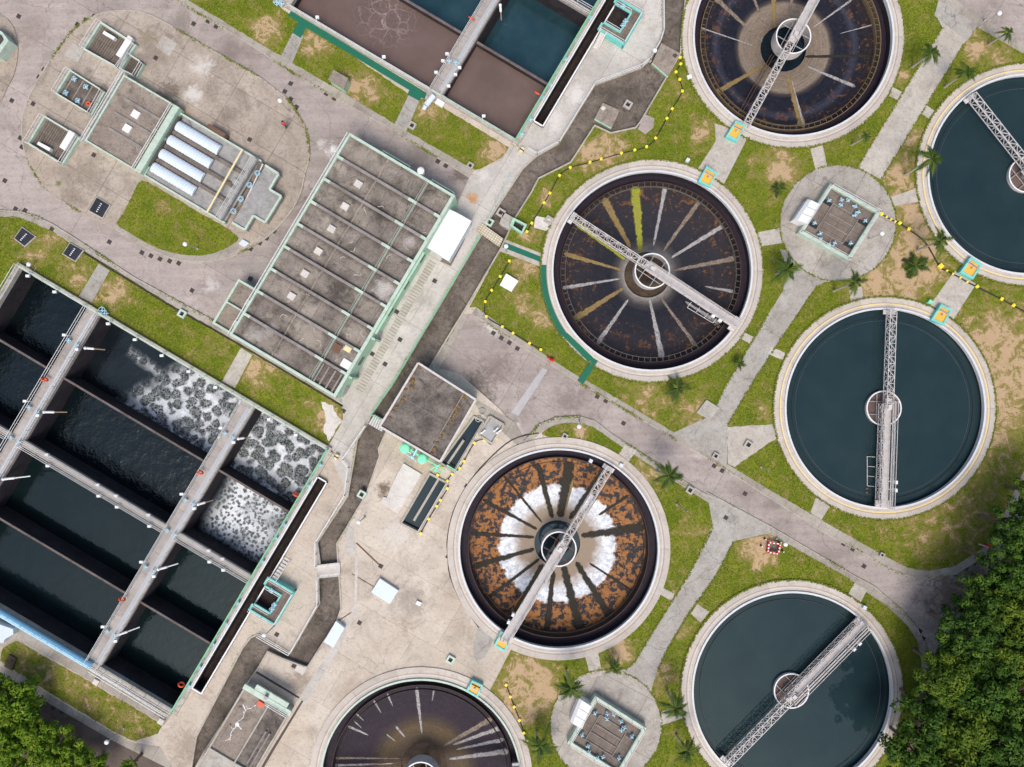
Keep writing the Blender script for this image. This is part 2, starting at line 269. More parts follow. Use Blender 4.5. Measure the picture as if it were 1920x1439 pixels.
def floor_rust():
    t = NT('floor_rust_white'); r = t.n('ShaderNodeVectorMath', operation='LENGTH'); s = t.n('ShaderNodeVectorMath', operation='MULTIPLY'); t.t.links.new(t.co, s.inputs[0]); s.inputs[1].default_value = (1, 1, 0); t.t.links.new(s.outputs[0], r.inputs[0])
    rr = t.math('MULTIPLY', r.outputs['Value'], 1/12.0); n1 = t.noise(.9, 8, .72)
    sx = t.n('ShaderNodeSeparateXYZ'); t.t.links.new(t.co, sx.inputs[0]); an = t.math('ARCTAN2', sx.outputs[1], sx.outputs[0]); cb = t.n('ShaderNodeCombineXYZ'); t.set(cb.inputs[0], t.math('MULTIPLY', an, 7.0)); t.set(cb.inputs[1], t.math('MULTIPLY', r.outputs['Value'], .75))
    n2 = t.math('ADD', t.math('MULTIPLY', t.noise(1.15, 9, .72, dist=.4), .62), t.math('MULTIPLY', t.noise(1.5, 7, .7, cb.outputs[0]), .38))
    c3 = t.n('ShaderNodeCombineXYZ'); t.set(c3.inputs[0], t.math('MULTIPLY', an, 3.0)); t.set(c3.inputs[1], t.math('MULTIPLY', r.outputs['Value'], .12))
    f = t.math('ADD', t.math('ADD', rr, t.math('MULTIPLY', t.math('SUBTRACT', n1, .5), .17)), t.math('MULTIPLY', t.math('SUBTRACT', t.noise(1.4, 5, .7, c3.outputs[0]), .5), .14))
    blk = t.mix(t.ramp(n2, [(.485, 0), (.515, 1)]), (.015, .013, .018, 1), t.mix(t.noise(3, 5, .7), (.44, .175, .034, 1), (.20, .08, .022, 1)))
    blk = t.mix(t.math('MULTIPLY', t.ramp(t.noise(2.4, 6, .7), [(.55, 0), (.62, 1)]), .7), blk, (.022, .02, .026, 1))
    wh = t.mix(t.ramp(t.noise(1.6, 7, .75), [(.42, 0), (.62, 1)]), (.80, .81, .82, 1), (.42, .45, .49, 1))
    wh = t.mix(t.ramp(t.noise(2.2, 5, .7), [(.66, 0), (.70, 1)]), wh, (.3, .12, .05, 1))
    tan = t.mix(t.noise(2, 6, .7), (.33, .255, .18, 1), (.23, .175, .125, 1))
    c = t.mix(t.ramp(f, [(.40, 0), (.53, 1)]), tan, wh); c = t.mix(t.ramp(f, [(.65, 0), (.675, 1)]), c, blk)
    c = t.mix(t.ramp(f, [(.975, 0), (.985, 1)]), c, (.05, .035, .03, 1)); t.bump(n2, .3, .05); return t.fin(c, .6, .3)
M['floorR'] = floor_rust()
def streak(nm, a, b, c, sc=2.0):
    t = NT(nm); v = t.noise(sc, 6, .75, dist=.4); g = t.noise(sc*4, 4, .7)
    col = t.ramp(v, [(.34, a), (.5, b), (.66, c)]); col = t.mix(.5, col, t.ramp(g, [(.3, .5), (.7, 1.35)]), 'MULTIPLY'); e_ = t.n('ShaderNodeAttribute'); e_.attribute_name = 'edge'; rn = t.noise(1.5, 7, .75); k = t.math('ADD', t.math('SUBTRACT', 1.0, e_.outputs['Fac']), t.math('MULTIPLY', t.math('SUBTRACT', rn, .5), 1.5))
    t.set(t.b.inputs['Alpha'], t.ramp(k, [(.12, 0), (.42, .93)])); return t.fin(col, .7, .25)
M['algae'] = streak('yellow_green_algae', (.35, .36, .03, 1), (.28, .29, .03, 1), (.30, .24, .10, 1))
M['olive'] = streak('olive_sludge', (.19, .16, .03, 1), (.30, .20, .08, 1), (.13, .11, .07, 1))
M['chalk'] = streak('chalky_streak', (.52, .50, .50, 1), (.36, .34, .33, 1), (.12, .105, .10, 1), 3)
M['tanstreak'] = streak('tan_streak', (.36, .29, .22, 1), (.22, .17, .13, 1), (.09, .075, .07, 1), 3)
M['darkspoke'] = streak('wet_dark_spoke', (.020, .018, .014, 1), (.034, .028, .018, 1), (.014, .013, .014, 1))
def water(nm, c, c2, rough=.06, wave=.5, wscale=1.5, dist=.02, foam=None, ior=1.48, tint=(.76, .93, .93, 1)):
    t = NT(nm); t.b.inputs['IOR'].default_value = ior; t.b.inputs['Specular Tint'].default_value = tint; n = t.noise(wscale, 4, .6)
    col = t.mix(t.ramp(t.noise(.25, 4, .6), [(.35, 0), (.65, 1)]), c, c2); rg = rough
    if foam:
        at = t.n('ShaderNodeAttribute'); at.attribute_name = 'foam'; fa = at.outputs['Fac']
        vo = t.n('ShaderNodeTexVoronoi', feature='SMOOTH_F1'); t.set(vo.inputs['Vector'], t.warp(.5*foam[1], 1.1/foam[1])); vo.inputs['Scale'].default_value = foam[0]; vo.inputs['Smoothness'].default_value = .25
        d = t.math('ADD', vo.outputs['Distance'], t.math('MULTIPLY', t.math('SUBTRACT', t.noise(foam[0]*1.3, 9, .8, dist=.6), .5), 1.15))
        v2 = t.n('ShaderNodeTexVoronoi', feature='DISTANCE_TO_EDGE'); t.set(v2.inputs['Vector'], t.warp(.35, 2.5)); v2.inputs['Scale'].default_value = 3.4
        lace = t.math('MULTIPLY', t.ramp(v2.outputs['Distance'], [(0, .75), (.17, 0)]), t.ramp(t.noise(1.3, 6, .75), [(.36, 0), (.6, 1)]))
        m = t.math('MULTIPLY', t.ramp(d, [(foam[2], 0), (foam[2]+.16, 1)]), t.ramp(t.noise(4.5, 8, .8), [(.3, .6), (.58, 1)])); m = t.math('MAXIMUM', m, t.math('MULTIPLY', lace, foam[3])); cg = t.ramp(t.noise(.30, 4, .6), [(.34, .4), (.56, 1)]); m = t.math('MULTIPLY', t.math('MULTIPLY', m, fa), cg)
        core = t.math('MULTIPLY', t.ramp(vo.outputs['Distance'], [(.06, 1), (.42, 0)]), t.math('MULTIPLY', fa, t.ramp(t.noise(5, 6, .8), [(.4, .1), (.62, .9)]))); col = t.mix(core, col, (.20, .24, .15, 1))
        tr = t.math('MULTIPLY', t.ramp(t.noise(3.5, 7, .8), [(.54, 0), (.64, 1)]), t.math('MULTIPLY', fa, .5)); m = t.math('MAXIMUM', m, tr)
        col = t.mix(m, col, (.86, .89, .92, 1)); rg = t.math('ADD', t.math('MULTIPLY', m, .6), rough)
        n = t.math('ADD', n, t.math('MULTIPLY', m, 1.5))
    t.bump(n, wave, dist); return t.fin(col, rg, .5)
M['wdark'] = water('dark_basin_water', (.003, .006, .008, 1), (.005, .009, .012, 1), .03, 1.0, .8, .16)
M['wgreen'] = water('still_basin_water', (.004, .010, .011, 1), (.006, .013, .015, 1), .02, .6, .9, .05)
M['wfoam'] = water('coarse_foam_water', (.006, .009, .012, 1), (.01, .014, .018, 1), .06, .9, 1.6, .06, (.85, 1.3, .50, .9))
M['wfine'] = water('fine_foam_water', (.006, .009, .014, 1), (.012, .018, .026, 1), .06, .9, 2.5, .05, (2.1, .6, .35, 1.0))
M['wbrown'] = water('brown_water', (.125, .084, .068, 1), (.155, .106, .09, 1), .12, .6, 2, .03)
M['wnorth'] = water('blue_reflecting_water', (.014, .038, .048, 1), (.024, .058, .07, 1), .03, .3, 1.2, .03, None, 1.6, (.45, .8, 1, 1))
M['wteal'] = water('teal_clarifier_water', (.013, .029, .034, 1), (.018, .036, .040, 1), .015, .25, .7, .012, None, 1.36)
M['wblue'] = water('blue_channel_water', (.010, .022, .034, 1), (.012, .026, .04, 1), .02, .1, 1.2, .01)
M['sludge'] = concrete('dark_brown_sludge', (.022, .015, .014, 1), (.04, .029, .026, 1), (.09, .07, .06, 1), .5, .5, None, .0, .5, 1.2)
def veinwater():
    t = NT('brown_water_with_scum'); at = t.n('ShaderNodeAttribute'); at.attribute_name = 'foam'
    col = t.mix(t.ramp(t.noise(.25, 4), [(.35, 0), (.65, 1)]), (.125, .084, .068, 1), (.15, .102, .086, 1))
    x = t.n('ShaderNodeTexVoronoi', feature='DISTANCE_TO_EDGE'); t.set(x.inputs['Vector'], t.warp(1.6, .6)); x.inputs['Scale'].default_value = .55
    y = t.n('ShaderNodeTexVoronoi', feature='DISTANCE_TO_EDGE'); t.set(y.inputs['Vector'], t.warp(1.2, 1.2)); y.inputs['Scale'].default_value = 1.3
    m = t.math('MAXIMUM', t.ramp(x.outputs['Distance'], [(0, 1), (.06, 0)]), t.math('MULTIPLY', t.ramp(y.outputs['Distance'], [(0, 1), (.05, 0)]), .5))
    col = t.mix(t.math('MULTIPLY', m, t.math('MULTIPLY', at.outputs['Fac'], t.ramp(t.noise(1.2, 6, .75), [(.35, .15), (.6, .9)]))), col, (.34, .27, .26, 1)); t.bump(t.noise(2, 4), .3, .02); return t.fin(col, .14, .5)
M['wvein'] = veinwater()
def lawn_mat():
    t = NT('lawn_turf'); at = t.n('ShaderNodeAttribute'); at.attribute_name = 'dry'
    g = t.mix(t.ramp(t.noise(.35, 6, .65), [(.35, 0), (.65, 1)]), (.11, .155, .010, 1), (.205, .225, .022, 1))
    g = t.mix(t.ramp(t.noise(2.6, 6, .75), [(.46, 0), (.7, 1)]), g, (.055, .088, .009, 1))
    n = t.noise(.6, 9, .78, dist=.5); d = t.math('ADD', t.math('MULTIPLY', t.math('SUBTRACT', n, .5), 2.7), at.outputs['Fac'])
    y = t.ramp(d, [(.16, 0), (.40, 1)]); b = t.ramp(d, [(.48, 0), (.58, 1)])
    c = t.mix(y, g, t.mix(t.noise(3, 5, .7), (.20, .17, .045, 1), (.30, .23, .09, 1))); c = t.mix(b, c, t.mix(t.noise(2.2, 5, .7), (.42, .29, .165, 1), (.50, .36, .22, 1)))
    gr = t.noise(12, 4, .75); c = t.mix(.45, c, t.ramp(gr, [(.3, .35), (.7, 1.6)]), 'MULTIPLY'); t.bump(gr, .6, .08); return t.fin(c, .95, .1)
M['lawn'] = lawn_mat()
def blade_mat(nm, ramps):
    t = NT(nm); a = t.n('ShaderNodeAttribute'); a.attribute_name = 'blade_tone'; return t.fin(t.ramp(a.outputs['Fac'], ramps), .7, .15)
M['tuft'] = blade_mat('grass_blades', [(0, (.06, .10, .006, 1)), (.4, (.14, .185, .012, 1)), (.7, (.235, .245, .024, 1)), (.85, (.30, .24, .09, 1)), (1, (.42, .31, .16, 1))])
M['leaf'] = blade_mat('dark_leaves', [(0, (.008, .024, .003, 1)), (.5, (.026, .066, .007, 1)), (1, (.08, .15, .015, 1))])
M['leafb'] = blade_mat('mid_green_leaves', [(0, (.014, .036, .003, 1)), (.5, (.05, .095, .007, 1)), (1, (.13, .18, .016, 1))])
M['leafy'] = blade_mat('yellow_green_leaves', [(0, (.03, .075, .004, 1)), (.5, (.09, .17, .008, 1)), (1, (.19, .26, .02, 1))])
M['palm'] = blade_mat('palm_leaflets', [(0, (.012, .03, .006, 1)), (.5, (.035, .07, .010, 1)), (1, (.14, .17, .025, 1))])
M['bark'] = paint('bark', (.16, .12, .085, 1), (.06, .045, .03, 1), .6, .9, 3); M['palmbark'] = paint('pale_palm_bark', (.42, .37, .31, 1), (.2, .17, .13, 1), .6, .9, 4)
# ---------------------------------------------------------------- setting: one planar map of the ground, every zone its own sheet
def smooth(p, k=5, closed=True):
    n = len(p); out = []
    for i in range(n if closed else n-1):
        P = [p[(i+j) % n] if closed else p[min(max(i+j, 0), n-1)] for j in (-1, 0, 1, 2)]
        for q in range(k):
            t = q/k
            out.append(tuple(.5*(2*P[1][a]+(P[2][a]-P[0][a])*t+(2*P[0][a]-5*P[1][a]+4*P[2][a]-P[3][a])*t*t+(3*P[1][a]-P[0][a]-3*P[2][a]+P[3][a])*t**3) for a in (0, 1)))
    if not closed: out.append(tuple(p[-1]))
    return out
def circ(cx, cy, r, n=72): return [(cx+r*math.cos(2*math.pi*i/n), cy+r*math.sin(2*math.pi*i/n)) for i in range(n)]
def arcp(cx, cy, r0, r1, a0, a1, n=24):
    A = [math.radians(a0+(a1-a0)*i/n) for i in range(n+1)]
    return [(cx+r0*math.cos(a), cy+r0*math.sin(a)) for a in A]+[(cx+r1*math.cos(a), cy+r1*math.sin(a)) for a in A[::-1]]
def strip(pts, w):
    L, R = [], []
    for i, p in enumerate(pts):
        a, b = pts[max(i-1, 0)], pts[min(i+1, len(pts)-1)]; d = math.hypot(b[0]-a[0], b[1]-a[1]); nx, ny = -(b[1]-a[1])/d*w/2, (b[0]-a[0])/d*w/2
        L.append((p[0]+nx, p[1]+ny)); R.append((p[0]-nx, p[1]-ny))
    return L+R[::-1]
TANKS = {'T1': (1488, 68), 'T2': (1223, 508), 'T3': (1928, 327), 'T4': (1660, 766), 'T5': (1486, 1298), 'T6': (1048, 1030), 'T7': (789, 1462)}
UX, VX = (.8598, .5105), (-.5105, .8598)
class Frame:
    def __init__(s, ox, oy, z): s.o, s.z = (ox, oy), z
    def px(s, u, v): return (s.o[0]+u*UX[0]+v*VX[0], s.o[1]+u*UX[1]+v*VX[1])
    def p(s, u, v, z=None): a = W(*s.px(u, v), s.z); return Vector((a.x, a.y, s.z if z is None else z))
    def rect(s, u0, u1, v0, v1): return [s.p(u0, v0), s.p(u1, v0), s.p(u1, v1), s.p(u0, v1)]
BN, BS = Frame(965, 262, .3), Frame(612, 842, .3)      # the two aeration basins
def gpx(poly): return [((p.x/PX)+960, 719.5-p.y/PX) for p in poly]
holes = []
for k, (cx, cy) in TANKS.items(): holes.append(gpx([W(x, y, .3) for x, y in circ(cx, cy, 189)]))
holes.append(gpx(BN.rect(-497, 10, -420, 6))); holes.append(gpx(BS.rect(-675, 8, -6, 574)))
holes.append(gpx(BN.rect(12, 33, -420, -49))); holes.append(gpx(BS.rect(13, 34, 55, 512)))
NUL = [(1290, -60), (1285, 0), (1277, 75), (1276, 100), (1250, 145), (1200, 230), (1192, 240), (1145, 250), (1115, 236), (1070, 305), (1010, 335), (997, 360), (967, 407), (940, 465), (877, 572),
       (805, 690), (745, 775), (725, 808), (710, 842), (712, 855), (687, 927), (632, 1020), (634, 1055), (636, 1079), (640, 1141), (632, 1164), (577, 1251), (570, 1250), (530, 1235), (502, 1222), (486, 1250), (462, 1284), (380, 1412), (362, 1445),
       (360, 1440), (370, 1379), (455, 1215), (470, 1196), (485, 1189), (545, 1224), (599, 1131), (597, 1080), (600, 1057), (595, 1017), (652, 930), (670, 825), (687, 797), (697, 777), (737, 720), (902, 442), (915, 415), (980, 317), (1007, 292), (1047, 270), (1115, 160), (1202, 127), (1217, 115), (1237, 80), (1244, 60), (1242, 0), (1242, -60)]
holes.append(NUL)
CH1 = [(826, 868), (851, 884), (907, 790), (889, 782)]; CH2 = [(806, 888), (839, 906), (785, 998), (752, 981)]
holes += [CH1, CH2]
upk = [(300, -22), (331, 0), (480, 91), (550, 138), (640, 190), (760, 258), (880, 333)]
upl = [(330, -20), (355, 2), (480, 78), (550, 120), (640, 172), (760, 245), (890, 320)]
swk = [(-60, 395), (0, 395), (37, 397), (70, 407), (100, 422), (140, 447), (250, 520), (400, 602)]
swl = [(-60, 406), (0, 406), (32, 407), (65, 419), (100, 435), (160, 472), (322, 572), (395, 612)]
seu = [(885, 588), (960, 638), (1090, 720), (1160, 762), (1260, 820), (1360, 880), (1440, 932), (1565, 1010), (1627, 1042), (1665, 1067), (1702, 1080), (1740, 1085), (1795, 1076), (1850, 1042), (1880, 1000), (1935, 890)]
seul = [(893, 576), (962, 627), (1082, 705), (1110, 720), (1165, 752), (1265, 812), (1360, 868), (1440, 917), (1565, 990), (1657, 1042), (1702, 1065), (1740, 1071), (1790, 1062), (1840, 1030), (1865, 1002), (1920, 882)]
sel = [(982, 830), (1010, 797), (1042, 784), (1085, 781), (1115, 790), (1147, 815), (1270, 895), (1322, 927), (1440, 985), (1600, 1079), (1640, 1101), (1690, 1144), (1720, 1179), (1735, 1211), (1741, 1241), (1742, 1300)]
sell = [(992, 832), (1018, 808), (1045, 795), (1083, 792), (1112, 801), (1145, 824), (1264, 903), (1318, 937), (1434, 996), (1587, 1082), (1618, 1106), (1664, 1138), (1703, 1175), (1720, 1204), (1727, 1240), (1728, 1300)]
isl = smooth([(85, 355), (54, 307), (42, 262), (44, 212), (60, 170), (77, 140), (97, 110), (120, 77), (145, 50), (175, 31), (205, 22), (255, 21), (300, 37), (350, 67), (425, 110), (480, 141), (512, 165), (540, 187), (557, 212), (572, 240), (579, 270), (579, 300), (572, 325), (564, 360), (550, 390), (525, 422), (500, 445), (478, 459), (457, 470), (425, 485), (375, 491), (325, 485), (287, 470), (250, 452), (217, 430), (160, 402), (120, 380)], 3)
isll = smooth([(266, 339), (307, 360), (365, 394), (427, 430), (446, 447), (435, 460), (410, 472), (375, 480), (325, 475), (282, 460), (222, 425), (230, 402), (250, 365)], 3)
def wob(p, a=.8): return [(x+random.uniform(-a, a), y+random.uniform(-a, a)) for x, y in p]
def dens(p, step=9, a=.9):
    o = []
    for i in range(len(p)):
        q, r = p[i], p[(i+1) % len(p)]; n = max(1, int(math.hypot(r[0]-q[0], r[1]-q[1])/step))
        o += [(q[0]+(r[0]-q[0])*j/n+random.uniform(-a, a), q[1]+(r[1]-q[1])*j/n+random.uniform(-a, a)) for j in range(n)]
    return o
Z = []      # (name, polygon, height, material), later ones lie over earlier ones
def zone(n, p, z, m): Z.append((n, p, z, m))
zone('yard', [(-60, -60), (2060, -60), (2060, 1600), (-60, 1600)], .0, 'ground')
zone('slab', [(884, 330), (942, 300), (960, 270), (1115, 0), (1130, -60), (1242, -60), (1242, 0), (1244, 60), (1237, 80), (1217, 115), (1202, 127), (1115, 160), (1047, 270), (1007, 292), (980, 317), (915, 415), (902, 442), (737, 720), (697, 777), (687, 797), (670, 825), (652, 930), (595, 1017), (600, 1057), (599, 1090), (560, 1105), (500, 1060), (616, 835), (644, 787), (640, 755), (650, 700), (850, 370)], .0, 'slab')
zone('road', upk+[(862, 372), (640, 500), (400, 602)]+swk[::-1]+[(-60, -60)], -.12, 'road')
zone('lawn', dens(upl[:-1]+[(890, 320), (917, 310), (942, 295), (955, 277), (830, 202), (800, 187), (786, 185), (767, 177), (575, 47), (557, 35), (530, 18), (480, -40), (340, -60)]), .02, 'lawn')
zone('pavement', upk+upl[::-1], 0, 'pave')
zone('lawn', dens(swl+[(437, 640), (480, 668), (575, 722), (640, 763), (644, 787), (616, 835), (610, 838), (475, 758), (35, 498), (-60, 640)]), .02, 'lawn')
zone('pavement', swk+[(440, 628), (520, 672), (640, 742), (642, 757), (600, 736), (540, 702), (437, 640)]+swl[::-1], 0, 'pave')
zone('gutter', strip([(152, 470), (240, 524), (322, 575), (395, 615), (440, 641), (520, 688), (600, 736), (643, 762)], 4), -.1, 'drain')
zone('yard', isl, .0, 'island')
zone('yard', smooth([(-40, -20), (-5, 22), (15, 37), (27, 57), (33, 82), (32, 112), (25, 142), (12, 167), (0, 190), (-40, 230)], 4), 0, 'island')
zone('lawn', dens(isll, 8, 1.0), .03, 'lawn')
zone('pavement', smooth([(222, 425), (282, 460), (325, 475), (375, 480), (410, 472), (435, 460), (447, 467), (425, 484), (375, 490), (325, 484), (287, 469), (250, 451), (215, 430)], 4), 0, 'pave')
zone('path', [(550, 60), (569, 68), (548, 119), (526, 107)], .03, 'pathdark'); zone('path', [(767, 177), (788, 186), (761, 248), (739, 235)], .03, 'pathdark')
zone('path', [(185, 495), (206, 508), (172, 568), (148, 556)], .03, 'pathdark'); zone('path', [(452, 652), (473, 666), (441, 728), (416, 716)], .03, 'path')
zone('path', [(546, 21), (800, 175), (796, 187), (574, 52), (564, 72), (548, 62), (560, 42), (540, 30)], .05, 'green'); zone('path', [(769, 166), (792, 180), (786, 190), (764, 178)], .05, 'green')
zone('soil', dens([(602, 752), (622, 762), (640, 790), (632, 800), (618, 830), (606, 806), (612, 785)], 6, 2), .025, 'pale')
# the clarifier field
zone('lawn', [(1294, -60), (1285, 0), (1277, 75), (1276, 100), (1250, 145), (1200, 230), (1192, 240), (1145, 250), (1115, 236), (1070, 305), (1010, 335), (997, 360), (967, 407), (940, 465), (880, 577)]+seul+[(2010, 800), (2010, -60)], .02, 'lawn')
zone('road', seu+[(2050, 700), (2050, 1560), (1742, 1560)]+sel[::-1]+[(940, 770), (860, 700), (815, 690), (877, 590)], -.12, 'road')
zone('lawn', smooth([(1017, 811), (1042, 797), (1080, 793), (1115, 802), (1147, 821), (1172, 836), (1157, 853), (1135, 845), (1100, 830), (1060, 825), (1024, 818)], 4), .02, 'lawn')
zone('lawn', [(1191, 846), (1230, 870), (1264, 903), (1318, 937), (1434, 996), (1587, 1082), (1618, 1106), (1664, 1138), (1703, 1175), (1720, 1204), (1727, 1240), (1728, 1300), (1715, 1560), (1004, 1560), (992, 1405), (975, 1380), (952, 1339), (916, 1300), (958, 1219), (1040, 1100), (1180, 865)], .02, 'lawn')
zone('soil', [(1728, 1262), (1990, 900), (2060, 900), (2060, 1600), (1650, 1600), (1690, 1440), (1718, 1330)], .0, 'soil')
zone('pavement', seu+seul[::-1], 0, 'pave'); zone('pavement', sel+sell[::-1], 0, 'pave')
zone('pavement', [(866, 590), (881, 590), (820, 696), (806, 690)], .0, 'pave'); zone('pavement', [(878, 738), (892, 748), (966, 792), (984, 828), (972, 838), (900, 772)], .0, 'pave')
zone('patch', [(1017, 690), (1027, 694), (972, 780), (958, 774)], -.115, 'patch')
zone('road', [(1786, -60), (1792, 0), (1920, 82), (1990, 125), (2060, -60)], -.12, 'road')
zone('pavement', [(1726, -60), (1760, 0), (1830, 50), (1920, 102), (1990, 146), (1990, 125), (1920, 82), (1792, 0), (1780, -60)], 0, 'pave')
zone('path', [(1767, 52), (1607, 315), (1652, 337), (1808, 81), (1830, 50), (1775, 8), (1752, 25)], .03, 'path')
zone('path', [(1760, 0), (1833, 48), (1813, 78), (1752, 30)], .035, 'pathdark')
zone('path', [(1480, 528), (1532, 532), (1455, 650), (1410, 720), (1364, 797), (1363, 876), (1262, 812), (1318, 786), (1340, 764), (1362, 720), (1440, 590)], .03, 'pathdark')
zone('path', dens([(1364, 801), (1460, 795), (1462, 820), (1440, 832), (1377, 876), (1364, 870)], 9, .7), .03, 'path')
zone('path', [(1325, 922), (1440, 984), (1446, 999), (1375, 1015), (1337, 989)], .03, 'pathdark')
zone('path', [(1338, 982), (1382, 1006), (1342, 1080), (1337, 1088), (1292, 1149), (1252, 1216), (1232, 1257), (1222, 1289), (1172, 1258), (1192, 1239), (1215, 1199), (1264, 1121), (1290, 1080)], .03, 'pathdark')
zone('path', [(1462, 468), (1475, 500), (1468, 546), (1440, 590), (1482, 600), (1532, 537), (1547, 529), (1580, 527), (1622, 515), (1640, 490)], .03, 'pathdark'); zone('path', [(1138, 1264), (1172, 1255), (1195, 1235), (1234, 1254), (1222, 1289), (1221, 1310), (1228, 1334), (1150, 1345)], .03, 'pathdark')
zone('yard', circ(1571, 419, 109), .03, 'pad'); zone('yard', circ(1136, 1361, 105), .03, 'pad')
for p in ([(1519, 279), (1542, 273), (1551, 312), (1529, 319)], [(1416, 437), (1466, 427), (1468, 456), (1422, 463)], [(1670, 370), (1722, 352), (1726, 378), (1677, 387)], [(1592, 545), (1615, 536), (1620, 566), (1596, 568)],
          [(1446, 650), (1472, 662), (1468, 676), (1440, 664)], [(1393, 622), (1416, 634), (1407, 646), (1384, 632)], [(1672, 163), (1691, 173), (1682, 188), (1662, 178)], [(1735, 197), (1752, 208), (1742, 223), (1726, 212)],
          [(1530, 932), (1556, 950), (1540, 975), (1519, 962)], [(1172, 833), (1193, 846), (1177, 868), (1158, 856)], [(1244, 1103), (1265, 1114), (1259, 1127), (1236, 1114)], [(1097, 1230), (1122, 1225), (1129, 1266), (1107, 1272)],
          [(1307, 1133), (1330, 1147), (1314, 1168), (1295, 1151)], [(1234, 1336), (1280, 1322), (1285, 1345), (1240, 1360)], [(1602, 1093), (1626, 1106), (1610, 1136), (1588, 1118)]):
    zone('path', p, .035, 'path')
zone('path', [(1340, 232), (1342, 265), (1308, 318), (1356, 348), (1397, 268), (1402, 252)], .035, 'path')
zone('path', [(1790, 508), (1830, 533), (1787, 600), (1742, 575)], .035, 'path')
zone('path', [(941, 447), (1032, 482), (1026, 505), (938, 472)], .03, 'path')
zone('path', [(942, 453), (1027, 487), (1024, 496), (939, 463)], .05, 'green')
zone('path', arcp(1223, 508, 199, 211.5, 183, 143.5), .16, 'green'); zone('path', [(1056, 632), (1064, 625), (1112, 671), (1104, 680)], .16, 'green'); zone('path', [(1111, 671), (1121, 677), (1093, 721), (1083, 714)], .16, 'green')
for ln in (isl+isl[:1], upk, swk, seu[:-3], sel[:-1]): zone('kerb', strip(ln, 2.0), .03, 'nulwall')
for ln, o_ in ((isl+isl[:1], -1), (upk, -1), (swk, 1), (seu[:-3], -1), (sel[:-1], 1)):
    pass
# south yard and the strip below the south basin
zone('slab', [(616, 846), (652, 930), (595, 1017), (600, 1057), (599, 1131), (545, 1224), (485, 1189), (455, 1215), (372, 1379), (300, 1440), (240, 1400), (305, 1362), (318, 1340)], 0, 'ground')
zone('yard', [(478, 1259), (570, 1313), (520, 1400), (480, 1470), (380, 1470), (420, 1370)], 0, 'ground')
zone('drain', strip([(466, 1280), (478, 1259), (568, 1313), (511, 1407), (480, 1460)], 5), -.05, 'iron')
zone('yard', [(-60, 1120), (-60, 1200), (20, 1205), (30, 1197), (160, 1272), (308, 1360), (330, 1330)], .01, 'pave')
zone('lawn', dens([(30, 1201), (160, 1274), (305, 1359), (295, 1376), (252, 1390), (225, 1379), (125, 1319), (22, 1254), (0, 1239), (5, 1215)], 8, 1), .02, 'lawn')
zone('pavement', [(-60, 1225), (0, 1249), (22, 1256), (125, 1322), (225, 1381), (252, 1393), (300, 1400), (330, 1450), (300, 1437), (215, 1391), (120, 1336), (0, 1265), (-60, 1240)], 0, 'pave')
zone('road', [(-60, 1240), (0, 1265), (120, 1336), (215, 1391), (317, 1442), (300, 1560), (-60, 1560)], -.12, 'roadshade')
zone('drain', strip(smooth([(1010, 812), (960, 825), (910, 868), (875, 912), (850, 960), (839, 1010), (840, 1044), (844, 1080), (865, 1129), (900, 1180)], 4, False), 2.6), -.04, 'drain')
zone('path', smooth([(900, 1176), (920, 1186), (925, 1200), (910, 1230), (893, 1238), (887, 1215), (893, 1190)], 4), .004, 'pathdark')
zone('drain', strip([(668, 1018), (712, 1060)], 3), -.04, 'rust'); zone('drain', strip([(660, 1076), (700, 1100)], 1.6), -.04, 'drain'); zone('drain', strip([(630, 1167), (666, 1144)], 2), -.04, 'rust')
zone('slab', strip([(600, 1195), (573, 1240), (560, 1262)], 18), .004, 'pale'); zone('slab', [(648, 1040), (666, 1040), (664, 1140), (640, 1180), (612, 1230), (560, 1310), (574, 1318), (640, 1210), (668, 1150), (672, 1050), (652, 935)], .004, 'slab')
zone('slab', [(666, 1176), (742, 1215), (700, 1290), (640, 1330), (600, 1320), (660, 1215)], .004, 'ground')
zone('grate', strip([(812, 490), (672, 735)], 15), .004, 'slats')
zone('yard', [(1190, 238), (1218, 180), (1226, 178), (1222, 195), (1205, 240)], -.5, 'pad')
# --- partition
OUT = 6000
verts, edges = [], []
def addloop(p):
    o = len(verts); n = len(p)
    for x, y in p: verts.append(Vector((x, y)))
    edges.extend((o+i, o+(i+1) % n) for i in range(n))
addloop([(-OUT, -OUT), (OUT, -OUT), (OUT, OUT), (-OUT, OUT)])
for h in holes: addloop(h)
for _, p, _, _ in Z: addloop(p)
def inside(pts, poly):
    x, y = pts[:, 0], pts[:, 1]; r = np.zeros(len(pts), bool); q = np.array(poly); xj, yj = q[-1]
    for xi, yi in q:
        c = (yi > y) != (yj > y)
        with np.errstate(divide='ignore', invalid='ignore'): r ^= c & (x < (xj-xi)*(y-yi)/(yj-yi+1e-12)+xi)
        xj, yj = xi, yi
    return r
gx, gy = np.meshgrid(np.arange(-40, 1970, 13.0), np.arange(-40, 1480, 13.0)); gp = np.c_[gx.ravel(), gy.ravel()]+rng.uniform(-3, 3, (gx.size, 2))
lawnm = np.zeros(len(gp), bool)
for n_, p, _, _ in Z:
    if n_ == 'lawn': lawnm |= inside(gp, p)
for x, y in gp[lawnm]: verts.append(Vector((x, y)))
cv, _, cf, _, _, _ = delaunay_2d_cdt(verts, edges, [], 0, 1e-4, False)
cv = np.array([(v.x, v.y) for v in cv]); cf = np.array(cf); cen = cv[cf].mean(1)
zid = np.full(len(cf), -1)
for i, (n_, p, _, _) in enumerate(Z): zid[inside(cen, p)] = i
for h in holes: zid[inside(cen, h)] = -2
